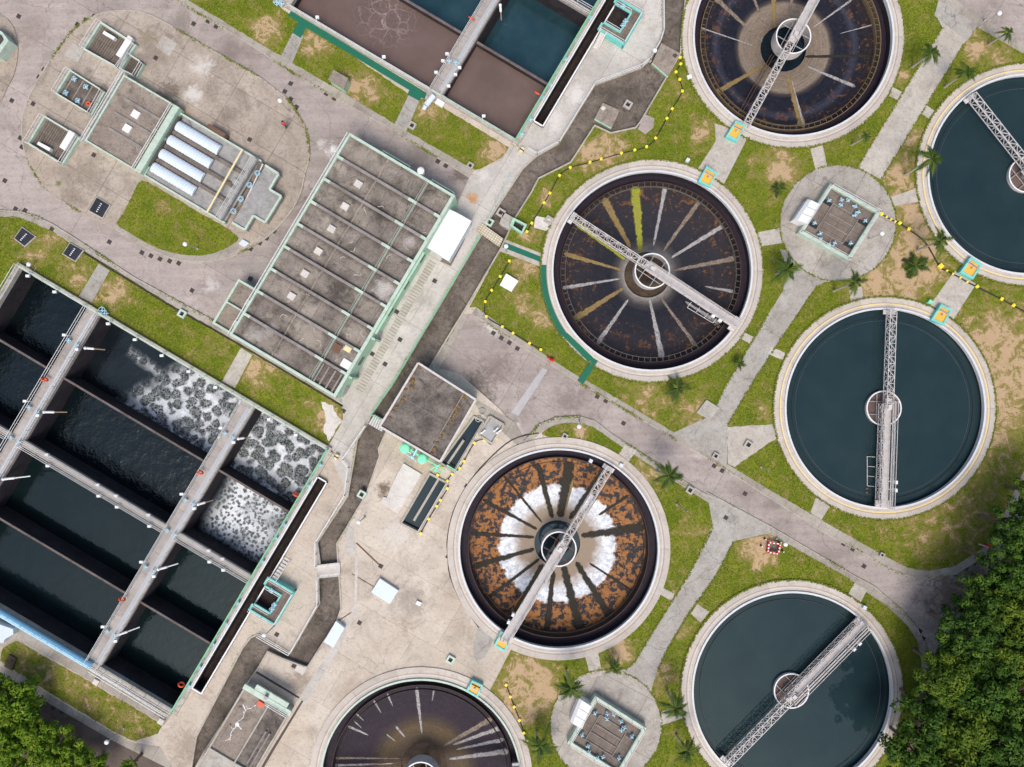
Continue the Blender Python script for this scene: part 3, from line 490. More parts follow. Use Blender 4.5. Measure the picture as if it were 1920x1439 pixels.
DRY = [(1840, 700, 90, .36), (1880, 620, 70, .34), (1860, 820, 70, .32), (1820, 960, 80, .26), (1900, 720, 60, .3), (1690, 520, 60, .5), (1650, 540, 50, .45), (1740, 480, 45, .4), (1720, 420, 40, .45), (1700, 380, 30, .4), (985, 1275, 45, .75), (975, 1320, 40, .6), (1010, 1300, 35, .6),
       (1430, 1035, 26, .9), (1420, 1025, 30, .6), (1160, 1225, 30, .6), (1270, 1180, 25, .5), (1240, 1270, 30, .4), (60, 1230, 60, .22), (150, 1300, 70, .24), (250, 1360, 60, .22), (215, 545, 26, .7), (70, 470, 30, .5), (590, 80, 24, .7), (500, 55, 26, .7), (690, 170, 30, .5), (660, 160, 24, .4),
       (925, 285, 24, .7), (805, 205, 30, .5), (150, 520, 30, .4), (1140, 275, 40, .5), (1100, 300, 30, .4), (1320, 250, 30, .4), (1265, 170, 20, .4), (1700, 260, 36, .5), (1685, 330, 26, .7), (1460, 315, 40, .5), (1520, 190, 25, .4), (1690, 145, 16, .6), (1830, 90, 26, .5), (1870, 110, 25, .4), (1030, 370, 20, .5), (990, 440, 20, .4),
       (985, 500, 26, .5), (985, 570, 30, .4), (1020, 600, 22, .4), (1210, 745, 40, .35), (1300, 775, 36, .4), (1440, 770, 26, .3), (1210, 880, 26, .5), (1085, 806, 14, .8), (1300, 1000, 25, .3), (620, 790, 22, .7), (455, 690, 25, .4), (400, 650, 30, .2), (490, 700, 28, .5), (1560, 1000, 20, .3), (1590, 1060, 20, .3), (1640, 950, 60, .15), (1740, 1000, 60, .2), (590, 770, 30, .3), (110, 445, 14, .3), (300, 400, 60, .06), (1250, 580, 1, 0), (1290, 1100, 30, .3)]
def dryness(p):
    d = np.full(len(p), .10)
    for x, y, r, s in DRY: d += s*np.exp(-((p[:, 0]-x)**2+(p[:, 1]-y)**2)/(r*r))
    return np.minimum(d, .60)
from collections import defaultdict
ed = defaultdict(list)
for fi, f in enumerate(cf):
    if zid[fi] == -2: continue
    for a, b in ((f[0], f[1]), (f[1], f[2]), (f[2], f[0])): ed[(min(a, b), max(a, b))].append((fi, a, b))
ZH = [z for _, _, z, _ in Z]
hz = lambda fi: 0.0 if zid[fi] < 0 else ZH[zid[fi]]
walls = defaultdict(list)
for k, l in ed.items():
    if len(l) == 2 and abs(hz(l[0][0])-hz(l[1][0])) > 1e-6:
        hi, lo = (l[0], l[1]) if hz(l[0][0]) > hz(l[1][0]) else (l[1], l[0])
        walls[zid[hi[0]]].append((hi[1], hi[2], hz(hi[0]), hz(lo[0])))
def xy(i): return ((cv[i][0]-960)*PX, (719.5-cv[i][1])*PX)
for g in [-1]+list(range(len(Z))):
    fs = cf[zid == g]
    if not len(fs): continue
    n_, z_, m_ = ('ground', 0.0, 'land') if g < 0 else (Z[g][0], Z[g][2], Z[g][3])
    ids, inv = np.unique(fs, return_inverse=True); inv = inv.reshape(-1, 3)
    mb = MB(); mb.add([(*xy(i), z_) for i in ids], [tuple(int(q) for q in f) for f in inv])
    for a, b, h, l in walls[g]:
        (ax, ay), (bx, by) = xy(a), xy(b); mb.add([(ax, ay, h), (bx, by, h), (bx, by, l), (ax, ay, l)], [(0, 1, 2, 3)])
    names = {'slab': 'concrete_slab', 'yard': 'concrete_yard', 'drain': 'drain', 'gutter': 'gutter', 'patch': 'road_patch', 'grate': 'drain_cover_strip'}
    o = mb.build(names.get(n_, n_), M[m_], None, 'structure')
    bm_ = o.data
    # make every sheet face up
    nz = np.zeros(len(bm_.polygons)*3); bm_.polygons.foreach_get('normal', nz); 
    if nz[2::3][:len(fs)].mean() < 0: bm_.flip_normals()
    if n_ == 'lawn':
        at = bm_.attributes.new('dry', 'FLOAT', 'POINT'); co = np.zeros(len(bm_.vertices)*3); bm_.vertices.foreach_get('co', co); co = co.reshape(-1, 3)
        at.data.foreach_set('value', dryness(np.c_[co[:, 0]/PX+960, 719.5-co[:, 1]/PX]))
# --- grass tufts standing on the lawns
lf = [i for i in range(len(cf)) if zid[i] >= 0 and Z[zid[i]][0] == 'lawn']
T = cv[cf[lf]]; ar = np.abs((T[:, 1, 0]-T[:, 0, 0])*(T[:, 2, 1]-T[:, 0, 1])-(T[:, 2, 0]-T[:, 0, 0])*(T[:, 1, 1]-T[:, 0, 1]))/2*PX*PX
NT_ = int(ar.sum()*24); pick = rng.choice(len(T), NT_, p=ar/ar.sum()); r1, r2 = np.sqrt(rng.random(NT_)), rng.random(NT_)
P = T[pick, 0]*(1-r1)[:, None]+T[pick, 1]*(r1*(1-r2))[:, None]+T[pick, 2]*(r1*r2)[:, None]
extra = []
def weeds(poly, n, jit, z, closed=True, patch=True):
    q = poly+poly[:1] if closed else poly; seg = [(a, b, math.hypot(b[0]-a[0], b[1]-a[1])) for a, b in zip(q, q[1:])]; tot = sum(s_[2] for s_ in seg); cl = [(random.random()*tot, random.uniform(4, 26)) for _ in range(max(3, n//40))]
    for _ in range(n):
        c_ = random.choice(cl); d_ = (random.gauss(c_[0], c_[1]) if patch else random.random()*tot) % tot
        for a, b, L_ in seg:
            if d_ <= L_: extra.append((a[0]+(b[0]-a[0])*d_/L_+random.gauss(0, jit), a[1]+(b[1]-a[1])*d_/L_+random.gauss(0, jit), z)); break
            d_ -= L_
weeds(NUL, 1500, 1.2, -.02); weeds(upk, 500, 1, .0, False); weeds(swk, 300, 1, 0, False); weeds(isl, 700, 1, .02); weeds(seu, 600, 1, 0, False); weeds(sel, 500, 1, 0, False)
for k_ in ('T1', 'T2', 'T3', 'T4', 'T5'): weeds(gpx([W(x_, y_, .3) for x_, y_ in circ(*TANKS[k_], 209.6)]), 2600, .9, .13, True, k_ in ('T6', 'T7'))
weeds([(1532, 537), (1455, 650), (1410, 720), (1364, 797)], 500, .9, .03, False, False); weeds([(1440, 590), (1362, 720), (1340, 764), (1318, 786)], 500, .9, .03, False, False); weeds([(1376, 1016), (1342, 1080), (1337, 1088), (1292, 1149), (1252, 1216), (1234, 1254)], 500, .9, .03, False, False); weeds([(1337, 990), (1290, 1080), (1264, 1121), (1215, 1199), (1192, 1239), (1172, 1256)], 500, .9, .03, False, False); weeds([(1767, 52), (1607, 315)], 350, .9, .03, False, False); weeds([(1652, 337), (1808, 81)], 350, .9, .03, False, False)
weeds(circ(1571, 419, 109), 700, .9, .03, True, False); weeds(circ(1136, 1361, 105), 700, .9, .03, True, False)
keep = (P[:, 0] > -30) & (P[:, 0] < 1950) & (P[:, 1] > -30) & (P[:, 1] < 1470) & (rng.random(NT_) > dryness(P)*2.2); P = P[keep]; dr = dryness(P); n = len(P)
zz = np.full(n, .02); E_ = np.array(extra); P = np.r_[P, E_[:, :2]]; zz = np.r_[zz, E_[:, 2]]; dr = np.r_[dr, np.full(len(E_), .12)]; n = len(P)
base = np.c_[(P[:, 0]-960)*PX, (719.5-P[:, 1])*PX, zz]; vs, fc, rn = [], [], []
for k in range(3):
    a = rng.uniform(0, 2*np.pi, n); L = rng.uniform(.07, .19, n); w = rng.uniform(.03, .07, n); hh = rng.uniform(.04, .14, n)
    dx, dy = np.cos(a), np.sin(a)
    A = base+np.c_[-dy*w, dx*w, 0*a]; B = base+np.c_[dy*w, -dx*w, 0*a]; Cc = base+np.c_[dx*L, dy*L, hh]
    vs.append(np.stack([A, B, Cc], 1).reshape(-1, 3)); rn.append(np.repeat(np.clip(rng.normal(.42, .2, n)+dr*.5, 0, 1), 3))
vs = np.concatenate(vs); rn = np.concatenate(rn); me = bpy.data.meshes.new('grass'); nf = len(vs)//3
me.vertices.add(len(vs)); me.vertices.foreach_set('co', vs.ravel()); me.loops.add(len(vs)); me.loops.foreach_set('vertex_index', np.arange(len(vs)))
me.polygons.add(nf); me.polygons.foreach_set('loop_start', np.arange(nf)*3); me.update(); me.validate()
me.attributes.new('blade_tone', 'FLOAT', 'POINT').data.foreach_set('value', rn); me.materials.append(M['tuft'])
go = bpy.data.objects.new('grass', me); COL.objects.link(go); go['kind'] = 'stuff'
# --- the sunk stormwater channel
zb = -.5; nb = MB(); nb.add([(*W(x, y)[:2], zb) for x, y in NUL], [tuple(range(len(NUL)))]); o = nb.build('channel_bed', M['nullah'], None, 'structure')
if o.data.polygons[0].normal.z < 0: o.data.flip_normals()
def pitwall(poly, z0, z1, thick, mat, name, parent=None):
    mb = MB(); c = np.mean([(W(*p)[0], W(*p)[1]) for p in poly], 0); n = len(poly)
    for i in range(n):
        a, b = W(*poly[i], 0), W(*poly[(i+1) % n], 0); mb.add([(a.x, a.y, z0), (b.x, b.y, z0), (b.x, b.y, z1), (a.x, a.y, z1)], [(0, 1, 2, 3)])
    return mb.build(name, mat, parent, None if parent else 'structure')
pitwall(NUL, zb, .0, 0, M['nulwall'], 'channel_side')
kb = MB()
for i in range(len(NUL)-1):
    if 31 <= i <= 34: continue
    a, b = W(*NUL[i]), W(*NUL[i+1]); d = (b-a).normalized(); a, b = a-d*.07, b+d*.07
    kb.bar(a+Vector((0, 0, .02+.001*(i % 2))), b+Vector((0, 0, .02+.001*(i % 2))), .2, .14)
kb.build('kerb', M['nulwall'], None, 'structure')
# ---------------------------------------------------------------- circular clarifiers
def hrail(mb, pts, h=1.0, n=2, gap=2.0, w=.055, mi=0, z=None):
    pts = [Vector(p) for p in pts]
    for a, b in zip(pts, pts[1:]):
        for k in range(n):
            dz = Vector((0, 0, h*(k+1)/n)); mb.bar(a+dz, b+dz, w, w, mi)
        m = max(1, round((b-a).length/gap))
        for i in range(m+1): mb.bar(a.lerp(b, i/m), a.lerp(b, i/m)+Vector((0, 0, h)), w*.9, w*.9, mi)
    return mb
def cone_z(r, r0=11.85, r1=3.1, z0=-2.3, z1=-3.1): return z1+(z0-z1)*max(0, min(1, (r-r1)/(r0-r1)))
SP = {
 'T2': [((1132, 372), (1182, 465), 15, 'olive'), ((1191, 350), (1201, 473), 19, 'algae'), ((1248, 346), (1225, 462), 8, 'chalk'), ((1312, 377), (1243, 472), 9, 'tanstreak'), ((1360, 421), (1258, 484), 9, 'chalk'), ((1382, 484), (1260, 508), 10, 'tanstreak'), ((1378, 548), (1320, 538), 6, 'chalk'),
        ((1350, 608), (1284, 566), 8, 'chalk'), ((1305, 650), (1240, 560), 8, 'tanstreak'), ((1242, 672), (1218, 560), 11, 'chalk'), ((1119, 646), (1178, 562), 9, 'chalk'), ((1077, 599), (1168, 541), 13, 'olive'), ((1053, 541), (1163, 523), 7, 'chalk'), ((1057, 476), (1166, 507), 9, 'olive'), ((1078, 416), (1172, 487), 12, 'algae')],
 'T6': [((1008, 868), (1036, 972), 9, 'darkspoke'), ((1068, 866), (1050, 970), 17, 'darkspoke'), ((1128, 888), (1068, 974), 10, 'darkspoke'), ((1209, 989), (1090, 1005), 13, 'darkspoke'), ((1180, 928), (1122, 966), 5, 'darkspoke'), ((1147, 1160), (1080, 1054), 11, 'darkspoke'), ((1090, 1186), (1056, 1062), 14, 'darkspoke'),
        ((1024, 1188), (1038, 1070), 9, 'darkspoke'), ((960, 1162), (1018, 1058), 11, 'darkspoke'), ((905, 937), (1007, 993), 6, 'darkspoke'), ((882, 1000), (1002, 1008), 6, 'darkspoke'), ((886, 1063), (1002, 1030), 9, 'darkspoke'), ((916, 1121), (1012, 1048), 6, 'darkspoke'), ((938, 884), (1016, 980), 4, 'darkspoke'), ((1192, 1112), (1105, 1056), 4, 'darkspoke'), ((1075, 900), (1058, 966), 5, 'olive')],
 'T1': [((1342, 174), (1438, 120), 10, 'olive'), ((1504, 238), (1477, 142), 14, 'olive'), ((1508, 240), (1484, 150), 4, 'chalk'), ((1604, 163), (1514, 125), 7, 'chalk'), ((1597, 0), (1522, 54), 4, 'chalk'), ((1642, 46), (1572, 66), 2.5, 'chalk'), ((1340, -4), (1430, 78), 9, 'tanstreak'), ((1408, -20), (1440, 62), 6, 'tanstreak'), ((1450, -40), (1453, 52), 11, 'olive'), ((1494, -40), (1475, 44), 7, 'tanstreak'), ((1648, 106), (1510, 106), 5, 'darkspoke'), ((1310, 52), (1412, 86), 3, 'chalk')],
 'T7': [((781, 1290), (791, 1376), 7, 'chalk'), ((814, 1292), (811, 1312), 3, 'chalk'), ((626, 1421), (750, 1423), 5, 'tanstreak'), ((626, 1435), (738, 1432), 5, 'chalk'), ((652, 1361), (692, 1376), 5, 'chalk'), ((741, 1365), (760, 1383), 5, 'chalk'), ((724, 1380), (742, 1390), 3, 'chalk'), ((925, 1346), (832, 1399), 11, 'tanstreak'), ((940, 1364), (850, 1396), 9, 'chalk'), ((946, 1386), (856, 1405), 8, 'chalk'), ((954, 1408), (842, 1424), 11, 'chalk'), ((668, 1338), (684, 1348), 3, 'chalk'), ((700, 1312), (716, 1334), 4, 'chalk'), ((726, 1300), (738, 1322), 4, 'chalk'), ((664, 1352), (680, 1362), 3, 'chalk')]}
TL = {'T1': 'empty round clarifier with dark floor and tan centre, cut by the top picture edge', 'T2': 'empty round clarifier with yellow-green streaks on its dark floor, green path round it', 'T3': 'teal water clarifier beside the round pump pad, cut by the picture edge',
      'T4': 'teal water clarifier whose bridge runs straight up and down, yellow ring on its rim', 'T5': 'teal water clarifier beside the wood, with tree reflections in it', 'T6': 'empty round clarifier with rust-orange floor and white ring', 'T7': 'empty round clarifier with purple-brown floor, cut by the bottom picture edge'}
FLOOR = {'T1': 'floorT', 'T2': 'floorA', 'T6': 'floorR', 'T7': 'floorP'}
TC = {}; M['rimwhite'] = paint('rim_white', (.64, .65, .65, 1), (.35, .33, .3, 1), .35); M['blackwall'] = concrete('black_wet_wall', (.016, .014, .017, 1), (.032, .027, .03, 1), (.06, .05, .045, 1), .4, .5); M['baffle'] = paint('baffle_steel', (.10, .12, .13, 1), (.05, .06, .06, 1), .5); M['rustdark'] = paint('dark_rusty_steel', (.055, .036, .028, 1), (.025, .02, .02, 1), .6, .8, 2); M['tanweir'] = paint('tan_weir', (.19, .135, .075, 1), (.06, .045, .03, 1), .6, .8, 2); M['rail2'] = paint('dull_rail', (.15, .13, .12, 1), (.07, .06, .055, 1), .5); M['brownsump'] = concrete('brown_sump', (.06, .042, .03, 1), (.12, .085, .058, 1), (.02, .016, .014, 1), .7, .5)
for k, (cx, cy) in TANKS.items():
    C = W(cx, cy, .3); C.z = 0; TC[k] = C; full = k in ('T3', 'T4', 'T5')
    root = thing('clarifier', TL[k], 'clarifier', C, 'round clarifiers')
    MB().ring(C, 13.2, 14.62, -.1, .14, 120).build('walkway_ring', M['apron'], root)
    MB().ring(C, 12.94, 13.19, -.2, .34, 120).build('rim', M['rimwhite' if k != 'T7' else 'mint'], root)
    MB().lathe(C, [(12.95, .24), (12.95, -1.25), (11.98, -1.25)], 120, sm=False).build('wall', M['blackwall'], root)
    if full:
        MB().ring(C, 13.64, 13.74, .141, .146, 120).build('yellow_line', M['linepaint'], root) if k != 'T5' else None
        MB().ring(C, 11.92, 11.97, -1.2, -.44, 120).build('weir', M['darkwall'], root)
        mb = MB(); mb.ring(C, 11.9, 11.92, -.8, -.47, 120) if k == 'T5' else mb.ring(C, 11.5, 11.525, -.8, -.48, 120); mb.build('scum_baffle', M['baffle'], root)
        w = MB(); w.lathe(C, [(12.96, -.52), (.02, -.52)], 96, sm=False); o = w.build('water', M['wteal'], None, 'structure')
        if o.data.polygons[0].normal.z < 0: o.data.flip_normals()
    else:
        MB().ring(C, 11.88, 11.97, -2.4, -.62, 120).build('weir', M['tanweir' if k == 'T1' else 'rustdark'], root)
        mb = MB()
        for i in range(90 if k in ('T1', 'T2') else 0):
            a = 2*math.pi*(i+.5)/90; x, y = math.cos(a), math.sin(a); mb.bar((C.x+11.3*x, C.y+11.3*y, -.72), (C.x+11.9*x, C.y+11.9*y, -.72), .05, .05)
        mb.ring(C, 11.30, 11.34, -1.1, -.66, 120); mb.build('launder_rail', M['tanweir' if k == 'T1' else ('rail2' if k == 'T2' else 'rustdark')], root)
        MB().lathe(C, [(12.93, -1.2), (12.0, -1.2)], 96, sm=False).build('launder', M['floorP'], root)
        fl = MB(); fl.lathe(C, [(11.9, -2.3)]+[(r, cone_z(r)) for r in (10, 8, 6, 4)]+[(3.1, -3.1)], 96); o = fl.build('floor', M[FLOOR[k]], root)
        sp = MB(); eg = []; mats = ['algae', 'olive', 'chalk', 'tanstreak', 'darkspoke']
        for (a, b, wd, mt) in SP[k]:
            A, B = W(*a, -2.35), W(*b, -3.0); d = (B-A); d.z = 0; L = d.length; d.normalize(); nrm = Vector((-d.y, d.x, 0)); N = max(6, int(L/.35)); lft, mid_, rgt = [], [], []
            for i in range(N+1):
                t_ = i/N; c = A.lerp(B, t_); ww = wd*PX/2*((1.06-.62*t_) if mt != 'darkspoke' else 1.3*(1.0-.3*t_))*(1 if 0 < i else .45)*(1 if i < N else .5)
                for s_, q in ((1.35, lft), (0, mid_), (-1.35, rgt)):
                    p = c+nrm*s_*(ww*random.uniform(.85, 1.1)); rr = math.hypot(p.x-C.x, p.y-C.y); p.z = cone_z(rr)+.012+.002*len(eg); q.append(p)
            n0 = len(lft); sp.add(lft+mid_+rgt, [(i, i+1, n0+i+1, n0+i) for i in range(N)]+[(n0+i, n0+i+1, 2*n0+i+1, 2*n0+i) for i in range(N)], mats.index(mt)); eg.append([1.0]*n0+[.55]+[0.0]*(n0-2)+[.55]+[1.0]*n0)
        o = sp.build('floor_streak', [M[m] for m in mats], root); o.data.attributes.new('edge', 'FLOAT', 'POINT').data.foreach_set('value', sum(eg, []))
        fz = MB(); fz.lathe(C, [(3.1, -3.1), (3.1, -4.0), (.02, -4.0)], 64, sm=False); fz.build('sump', M['darkwall'], root)
        w = MB(); w.lathe(C, [(3.09, -3.45), (.02, -3.45)], 64, sm=False); o = w.build('water', M[{'T6': 'wblue', 'T1': 'wdark'}.get(k, 'brownsump')], None, 'structure')
        if o.data.polygons[0].normal.z < 0: o.data.flip_normals()
# ---------------------------------------------------------------- rotating bridges
def bridge(k, la, wa, label, style, sg=1):
    C = TC[k]; A, B = W(*la, .9), W(*wa, .9); d = (B-A); d.z = 0; d.normalize(); n = Vector((-d.y, d.x, 0)); full = style == 'full'
    mid = C+d*0; tA = (A-C).dot(d); tB = (B-C).dot(d)
    root = thing('scraper_bridge', label, 'bridge', C, 'scraper bridges across the clarifiers')
    P = lambda t, s, z: Vector((C.x, C.y, 0))+d*t+n*s+Vector((0, 0, z))
    def truss(t0, t1, s0, s1, z0, z1, step, nm, w=.062):
        mb = MB(); N = max(2, round(abs(t1-t0)/step)); ts = [t0+(t1-t0)*i/N for i in range(N+1)]
        for s in (s0, s1):
            for z in (z0, z1): mb.bar(P(t0, s, z), P(t1, s, z), w*1.35)
            for i in range(N):
                mb.bar(P(ts[i], s, z0), P(ts[i], s, z1), w); mb.bar(P(ts[i], s, z0 if i % 2 else z1), P(ts[i+1], s, z1 if i % 2 else z0), w)
        for i in range(N):
            for z in (z0, z1): mb.bar(P(ts[i], s0, z), P(ts[i], s1, z), w); mb.bar(P(ts[i], s0 if i % 2 else s1, z), P(ts[i+1], s1 if i % 2 else s0, z), w)
        return mb.build(nm, M['offwhite'], root)
    truss(tA, .2, -.42, .42, .5, 1.45, .85, 'lattice_truss')
    wd = .52 if not full else .42
    MB().prism([P(-1.0, -wd, 0), P(tB, -wd, 0), P(tB, wd, 0), P(-1.0, wd, 0)], .72, .80).build('deck', M['deck'], root)
    if full: truss(-.6, tB, sg*(wd+.1), sg*(wd+.5), .35, 1.35, .8, 'side_truss', .04)
    for sgn in ((1, -1) if not full else (-sg, -1.9*sg)):
        mb = MB(); hrail(mb, [P(-1.0, sgn*(wd+.03), .8), P(tB, sgn*(wd+.03), .8)], 1.0, 2, 1.9, .06); mb.bar(P(-1.0, sgn*wd, .76), P(tB, sgn*wd, .76), .09, .22); mb.build('handrail', M['offwhite'], root)
    mb = MB(); mb.prism([P(tB-.9, -1.0, 0), P(tB-.05, -1.0, 0), P(tB-.05, 1.0, 0), P(tB-.9, 1.0, 0)], .36, .62); mb.build('end_carriage', M['offwhite'], root)
    mb = MB(); mb.prism([P(tA-.1, -.8, 0), P(tA+.5, -.8, 0), P(tA+.5, .8, 0), P(tA-.1, .8, 0)], .36, .5); mb.build('end_carriage', M['offwhite'], root)
    for tt, ss in ((tB*.72, -1), (tB*.80, -1)):
        s = -(wd+.32) if not full else -sg*(wd+.75); mb = MB(); mb.prism([P(tt, s-.16, 0), P(tt+.45, s-.16, 0), P(tt+.45, s+.16, 0), P(tt, s+.16, 0)], .8, 1.45); mb.bar(P(tt+.2, s, .7), P(tt+.2, -wd if not full else -sg*wd, .7), .08); mb.build('control_box', M['white'], root)
    mb = MB(); mb.prism([P(-1.3, -.45, 0), P(.2, -.45, 0), P(.2, .45, 0), P(-1.3, .45, 0)], 1.0, 1.12); mb.prism([P(-.5, -.25, 0), P(0, -.25, 0), P(0, .25, 0), P(-.5, .25, 0)], 1.12, 1.5); mb.build('drive_unit', M['offwhite'], root)
    # feed well drum, hung from the bridge
    zt, zbm = (.25, -1.55) if not full else (-.05, -1.0)
    mb = MB(); mb.ring(C, 2.2, 2.27, zbm, zt, 64); fw = mb.build('feed_well', M['offwhite'], root)
    mb = MB(); mb.ring(C, 2.16, 2.32, zt, zt+.05, 64); mb.build('drum_rim', M['white'], fw)
    mb = MB()
    for s in (-.85, .85): mb.bar(P(-2.05, s, zt-.25), P(2.05, s, zt-.25), .09); mb.bar(P(s, -2.05, zt-.22), P(s, 2.05, zt-.22), .09)
    mb.build('cross_brace', M['grey' if k != 'T6' else 'rust'], fw)
    mb = MB(); mb.tube((C.x, C.y, -4.0 if not full else -.9), (C.x, C.y, .7), .42, 20); mb.build('centre_column', M['rust' if not full else 'grey'], root)
    if full:
        w = MB(); w.lathe(C, [(2.19, -.50), (.02, -.50)], 48, sm=False); o = w.build('water', M['wbrown'], None, 'structure')
        if o.data.polygons[0].normal.z < 0: o.data.flip_normals()
    else:
        mb = MB(); s = .9
        for s2 in (.75, 1.1): mb.tube(P(-1.6, s2, -2.7), P(tA*.84, s2*1.2, -1.9), .05, 6)
        for i in range(9): t_ = -2.2+(tA*.8+2.2)*i/8; mb.bar(P(t_, .9, -2.4), P(t_, .25, .5), .03)
        mb.build('scraper_arm', M['rust'], root)
    if k in ('T4', 'T2'):
        sg = sg if k != 'T2' else -1; s0 = (wd+.55) if full else wd; zf = -.45 if full else -.6; t0, t1 = tB*.50, tB*.80; mb = MB()
        mb.bar(P(t0, sg*(s0+.8), zf), P(t1, sg*(s0+.65), zf), .07)
        for i in range(4): tt = t0+(t1-t0)*i/3; mb.bar(P(tt, sg*(s0+.78-.05*i), zf), P(tt, sg*s0, zf+.5), .06)
        sk = mb.build('skimmer_arm', M['offwhite'], root)
        for i in range(2): mb = MB(); mb.ball(P(t1+.35+.5*i, sg*(s0+.65), zf-.05), .17, 10); mb.build('float', M['rust'], sk)
bridge('T4', (1666, 582), (1653, 952), 'white truss bridge running straight up and down over the teal clarifier', 'full', -1)
bridge('T3', (1815, 184), (2052, 484), 'white truss bridge over the teal clarifier cut by the picture edge', 'full')
bridge('T5', (1362, 1434), (1622, 1170), 'white truss bridge across the teal clarifier beside the wood', 'full')
bridge('T2', (1073, 403), (1386, 608), 'white bridge across the clarifier with yellow-green streaks', 'half')
bridge('T6', (1142, 876), (944, 1202), 'white bridge across the rust-orange clarifier', 'half')
bridge('T1', (1394, 234), (1573, -96), 'white bridge across the dark clarifier cut by the top edge', 'half')
bridge('T7', (606, 1462), (972, 1424), 'pale bridge over the purple-brown clarifier at the bottom edge', 'half')
# ---------------------------------------------------------------- yellow-floored weir boxes
def lerpq(q, s, t): return (q[0]*(1-s)+q[1]*s)*(1-t)+(q[3]*(1-s)+q[2]*s)*t
def wbox(q, label, z1=.75):
    q = [W(*p, z1) for p in q]; c = sum(q, Vector())/4; root = thing('weir_box', label, 'weir box', (c.x, c.y, 0), 'yellow-floored weir boxes')
    mb = MB(); e = .12
    sides = [((0, 0), (1, 0), (1, e), (0, e)), ((0, 1-e), (1, 1-e), (1, 1), (0, 1)), ((0, e), (e*1.2, e), (e*1.2, 1-e), (0, 1-e)), ((1-e*1.2, e), (1, e), (1, 1-e), (1-e*1.2, 1-e))]
    for s in sides: mb.prism([lerpq(q, *a) for a in s], .05, z1)
    mb.build('wall', M['turq'], root)
    mb = MB(); mb.prism([lerpq(q, *a) for a in ((.1, .1), (.9, .1), (.9, .9), (.1, .9))], .05, z1-.12); mb.build('cover', M['ochre'], root)
    mb = MB(); a, b = lerpq(q, .08, .3), lerpq(q, .92, .3); mb.bar((a.x, a.y, z1-.1), (b.x, b.y, z1-.1), .12, .1); mb.build('crossbar', M['iron'], root)
    mb = MB(); a, b = lerpq(q, 0, .42), lerpq(q, 1, .42); hrail(mb, [(a.x, a.y, z1), (b.x, b.y, z1)], .7, 2, 1.2, .05); mb.build('handrail', M['offwhite'], root)
    mb = MB(); p = lerpq(q, .5, .5); mb.ball((p.x, p.y, z1), .13, 8); mb.tube((p.x, p.y, z1-.1), (p.x, p.y, z1+.1), .05, 6); mb.build('handwheel', M['grey'], root)
wbox([(1380, 226), (1399, 235), (1382, 266), (1361, 256)], 'turquoise box with yellow floor at the foot of the bridge below the topmost clarifier')
wbox([(1346, 325), (1325, 311), (1309, 341), (1331, 352)], 'turquoise box with yellow floor on the rim of the clarifier with yellow-green streaks')
wbox([(1821, 481), (1842, 497), (1825, 524), (1800, 511)], 'turquoise box with yellow floor on the rim of the teal clarifier cut by the edge')
wbox([(1765, 570), (1786, 581), (1770, 611), (1746, 600)], 'turquoise box with yellow floor on the rim of the clarifier with the upright bridge')
wbox([(940, 1184), (960, 1194), (947, 1224), (926, 1211)], 'turquoise box with yellow floor on the rim of the rust-orange clarifier')
wbox([(885, 1276), (906, 1286), (895, 1309), (874, 1296)], 'pale green box with yellow floor on the rim of the bottom purple-brown clarifier')
# ---------------------------------------------------------------- the two aeration basins
def grid_water(fr, u0, u1, v0, v1, z, mat, foam=None, step=4):
    nu, nv = max(2, int((u1-u0)/step)), max(2, int((v1-v0)/step)); mb = MB(); vs = []; fo = []
    for j in range(nv+1):
        for i in range(nu+1):
            u, v = u0+(u1-u0)*i/nu, v0+(v1-v0)*j/nv; p = fr.p(u, v); vs.append((p.x, p.y, z)); fo.append(foam(u, v) if foam else 0)
    mb.add(vs, [(j*(nu+1)+i, (j+1)*(nu+1)+i, (j+1)*(nu+1)+i+1, j*(nu+1)+i+1) for j in range(nv) for i in range(nu)])
    o = mb.build('water', M[mat], None, 'structure')
    if o.data.polygons[0].normal.z < 0: o.data.flip_normals()
    if foam: o.data.attributes.new('foam', 'FLOAT', 'POINT').data.foreach_set('value', fo)
    return o
M['walltop'] = concrete('stained_wall_top', (.13, .10, .09, 1), (.2, .165, .15, 1), (.06, .05, .045, 1), .7, .5)
def P3(fr, u, v, z): return fr.p(u, v, z)
def boxuv(mb, fr, u0, u1, v0, v1, z0, z1, mi=0): return mb.prism(fr.rect(u0, u1, v0, v1), z0, z1, mi)
def valve(fr, u, v, z, root, r=.3, name='valve', ang=0.0, mat='lblue'):
    c = fr.p(u, v, z); mb = MB(); mb.tube(c, c+Vector((0, 0, .5)), .11, 8); mb.ball(c+Vector((0, 0, .35)), .17, 8)
    for i in range(4):
        a = ang+i*math.pi/2; e = c+Vector((r*math.cos(a), r*math.sin(a), .42)); mb.tube(c+Vector((0, 0, .42)), e, .07, 6); mb.ball(e, .1, 6)
    mb.ring(c, r*.8, r*.95, z+.5, z+.54, 16); return mb.build(name, M[mat], root)
def lamp_box(fr, u, v, z, root, du=0, dv=0):
    c = fr.p(u, v, z); mb = MB(); mb.bar(c, c+Vector((0, 0, .55)), .06); e = fr.p(u+du, v+dv, z+.5); mb.bar(c+Vector((0, 0, .5)), e, .06); mb.prism([e+Vector((x, y, 0)) for x, y in ((-.22, -.16), (.22, -.16), (.22, .16), (-.22, .16))], z+.42, z+.7); return mb.build('control_box', M['white'], root)
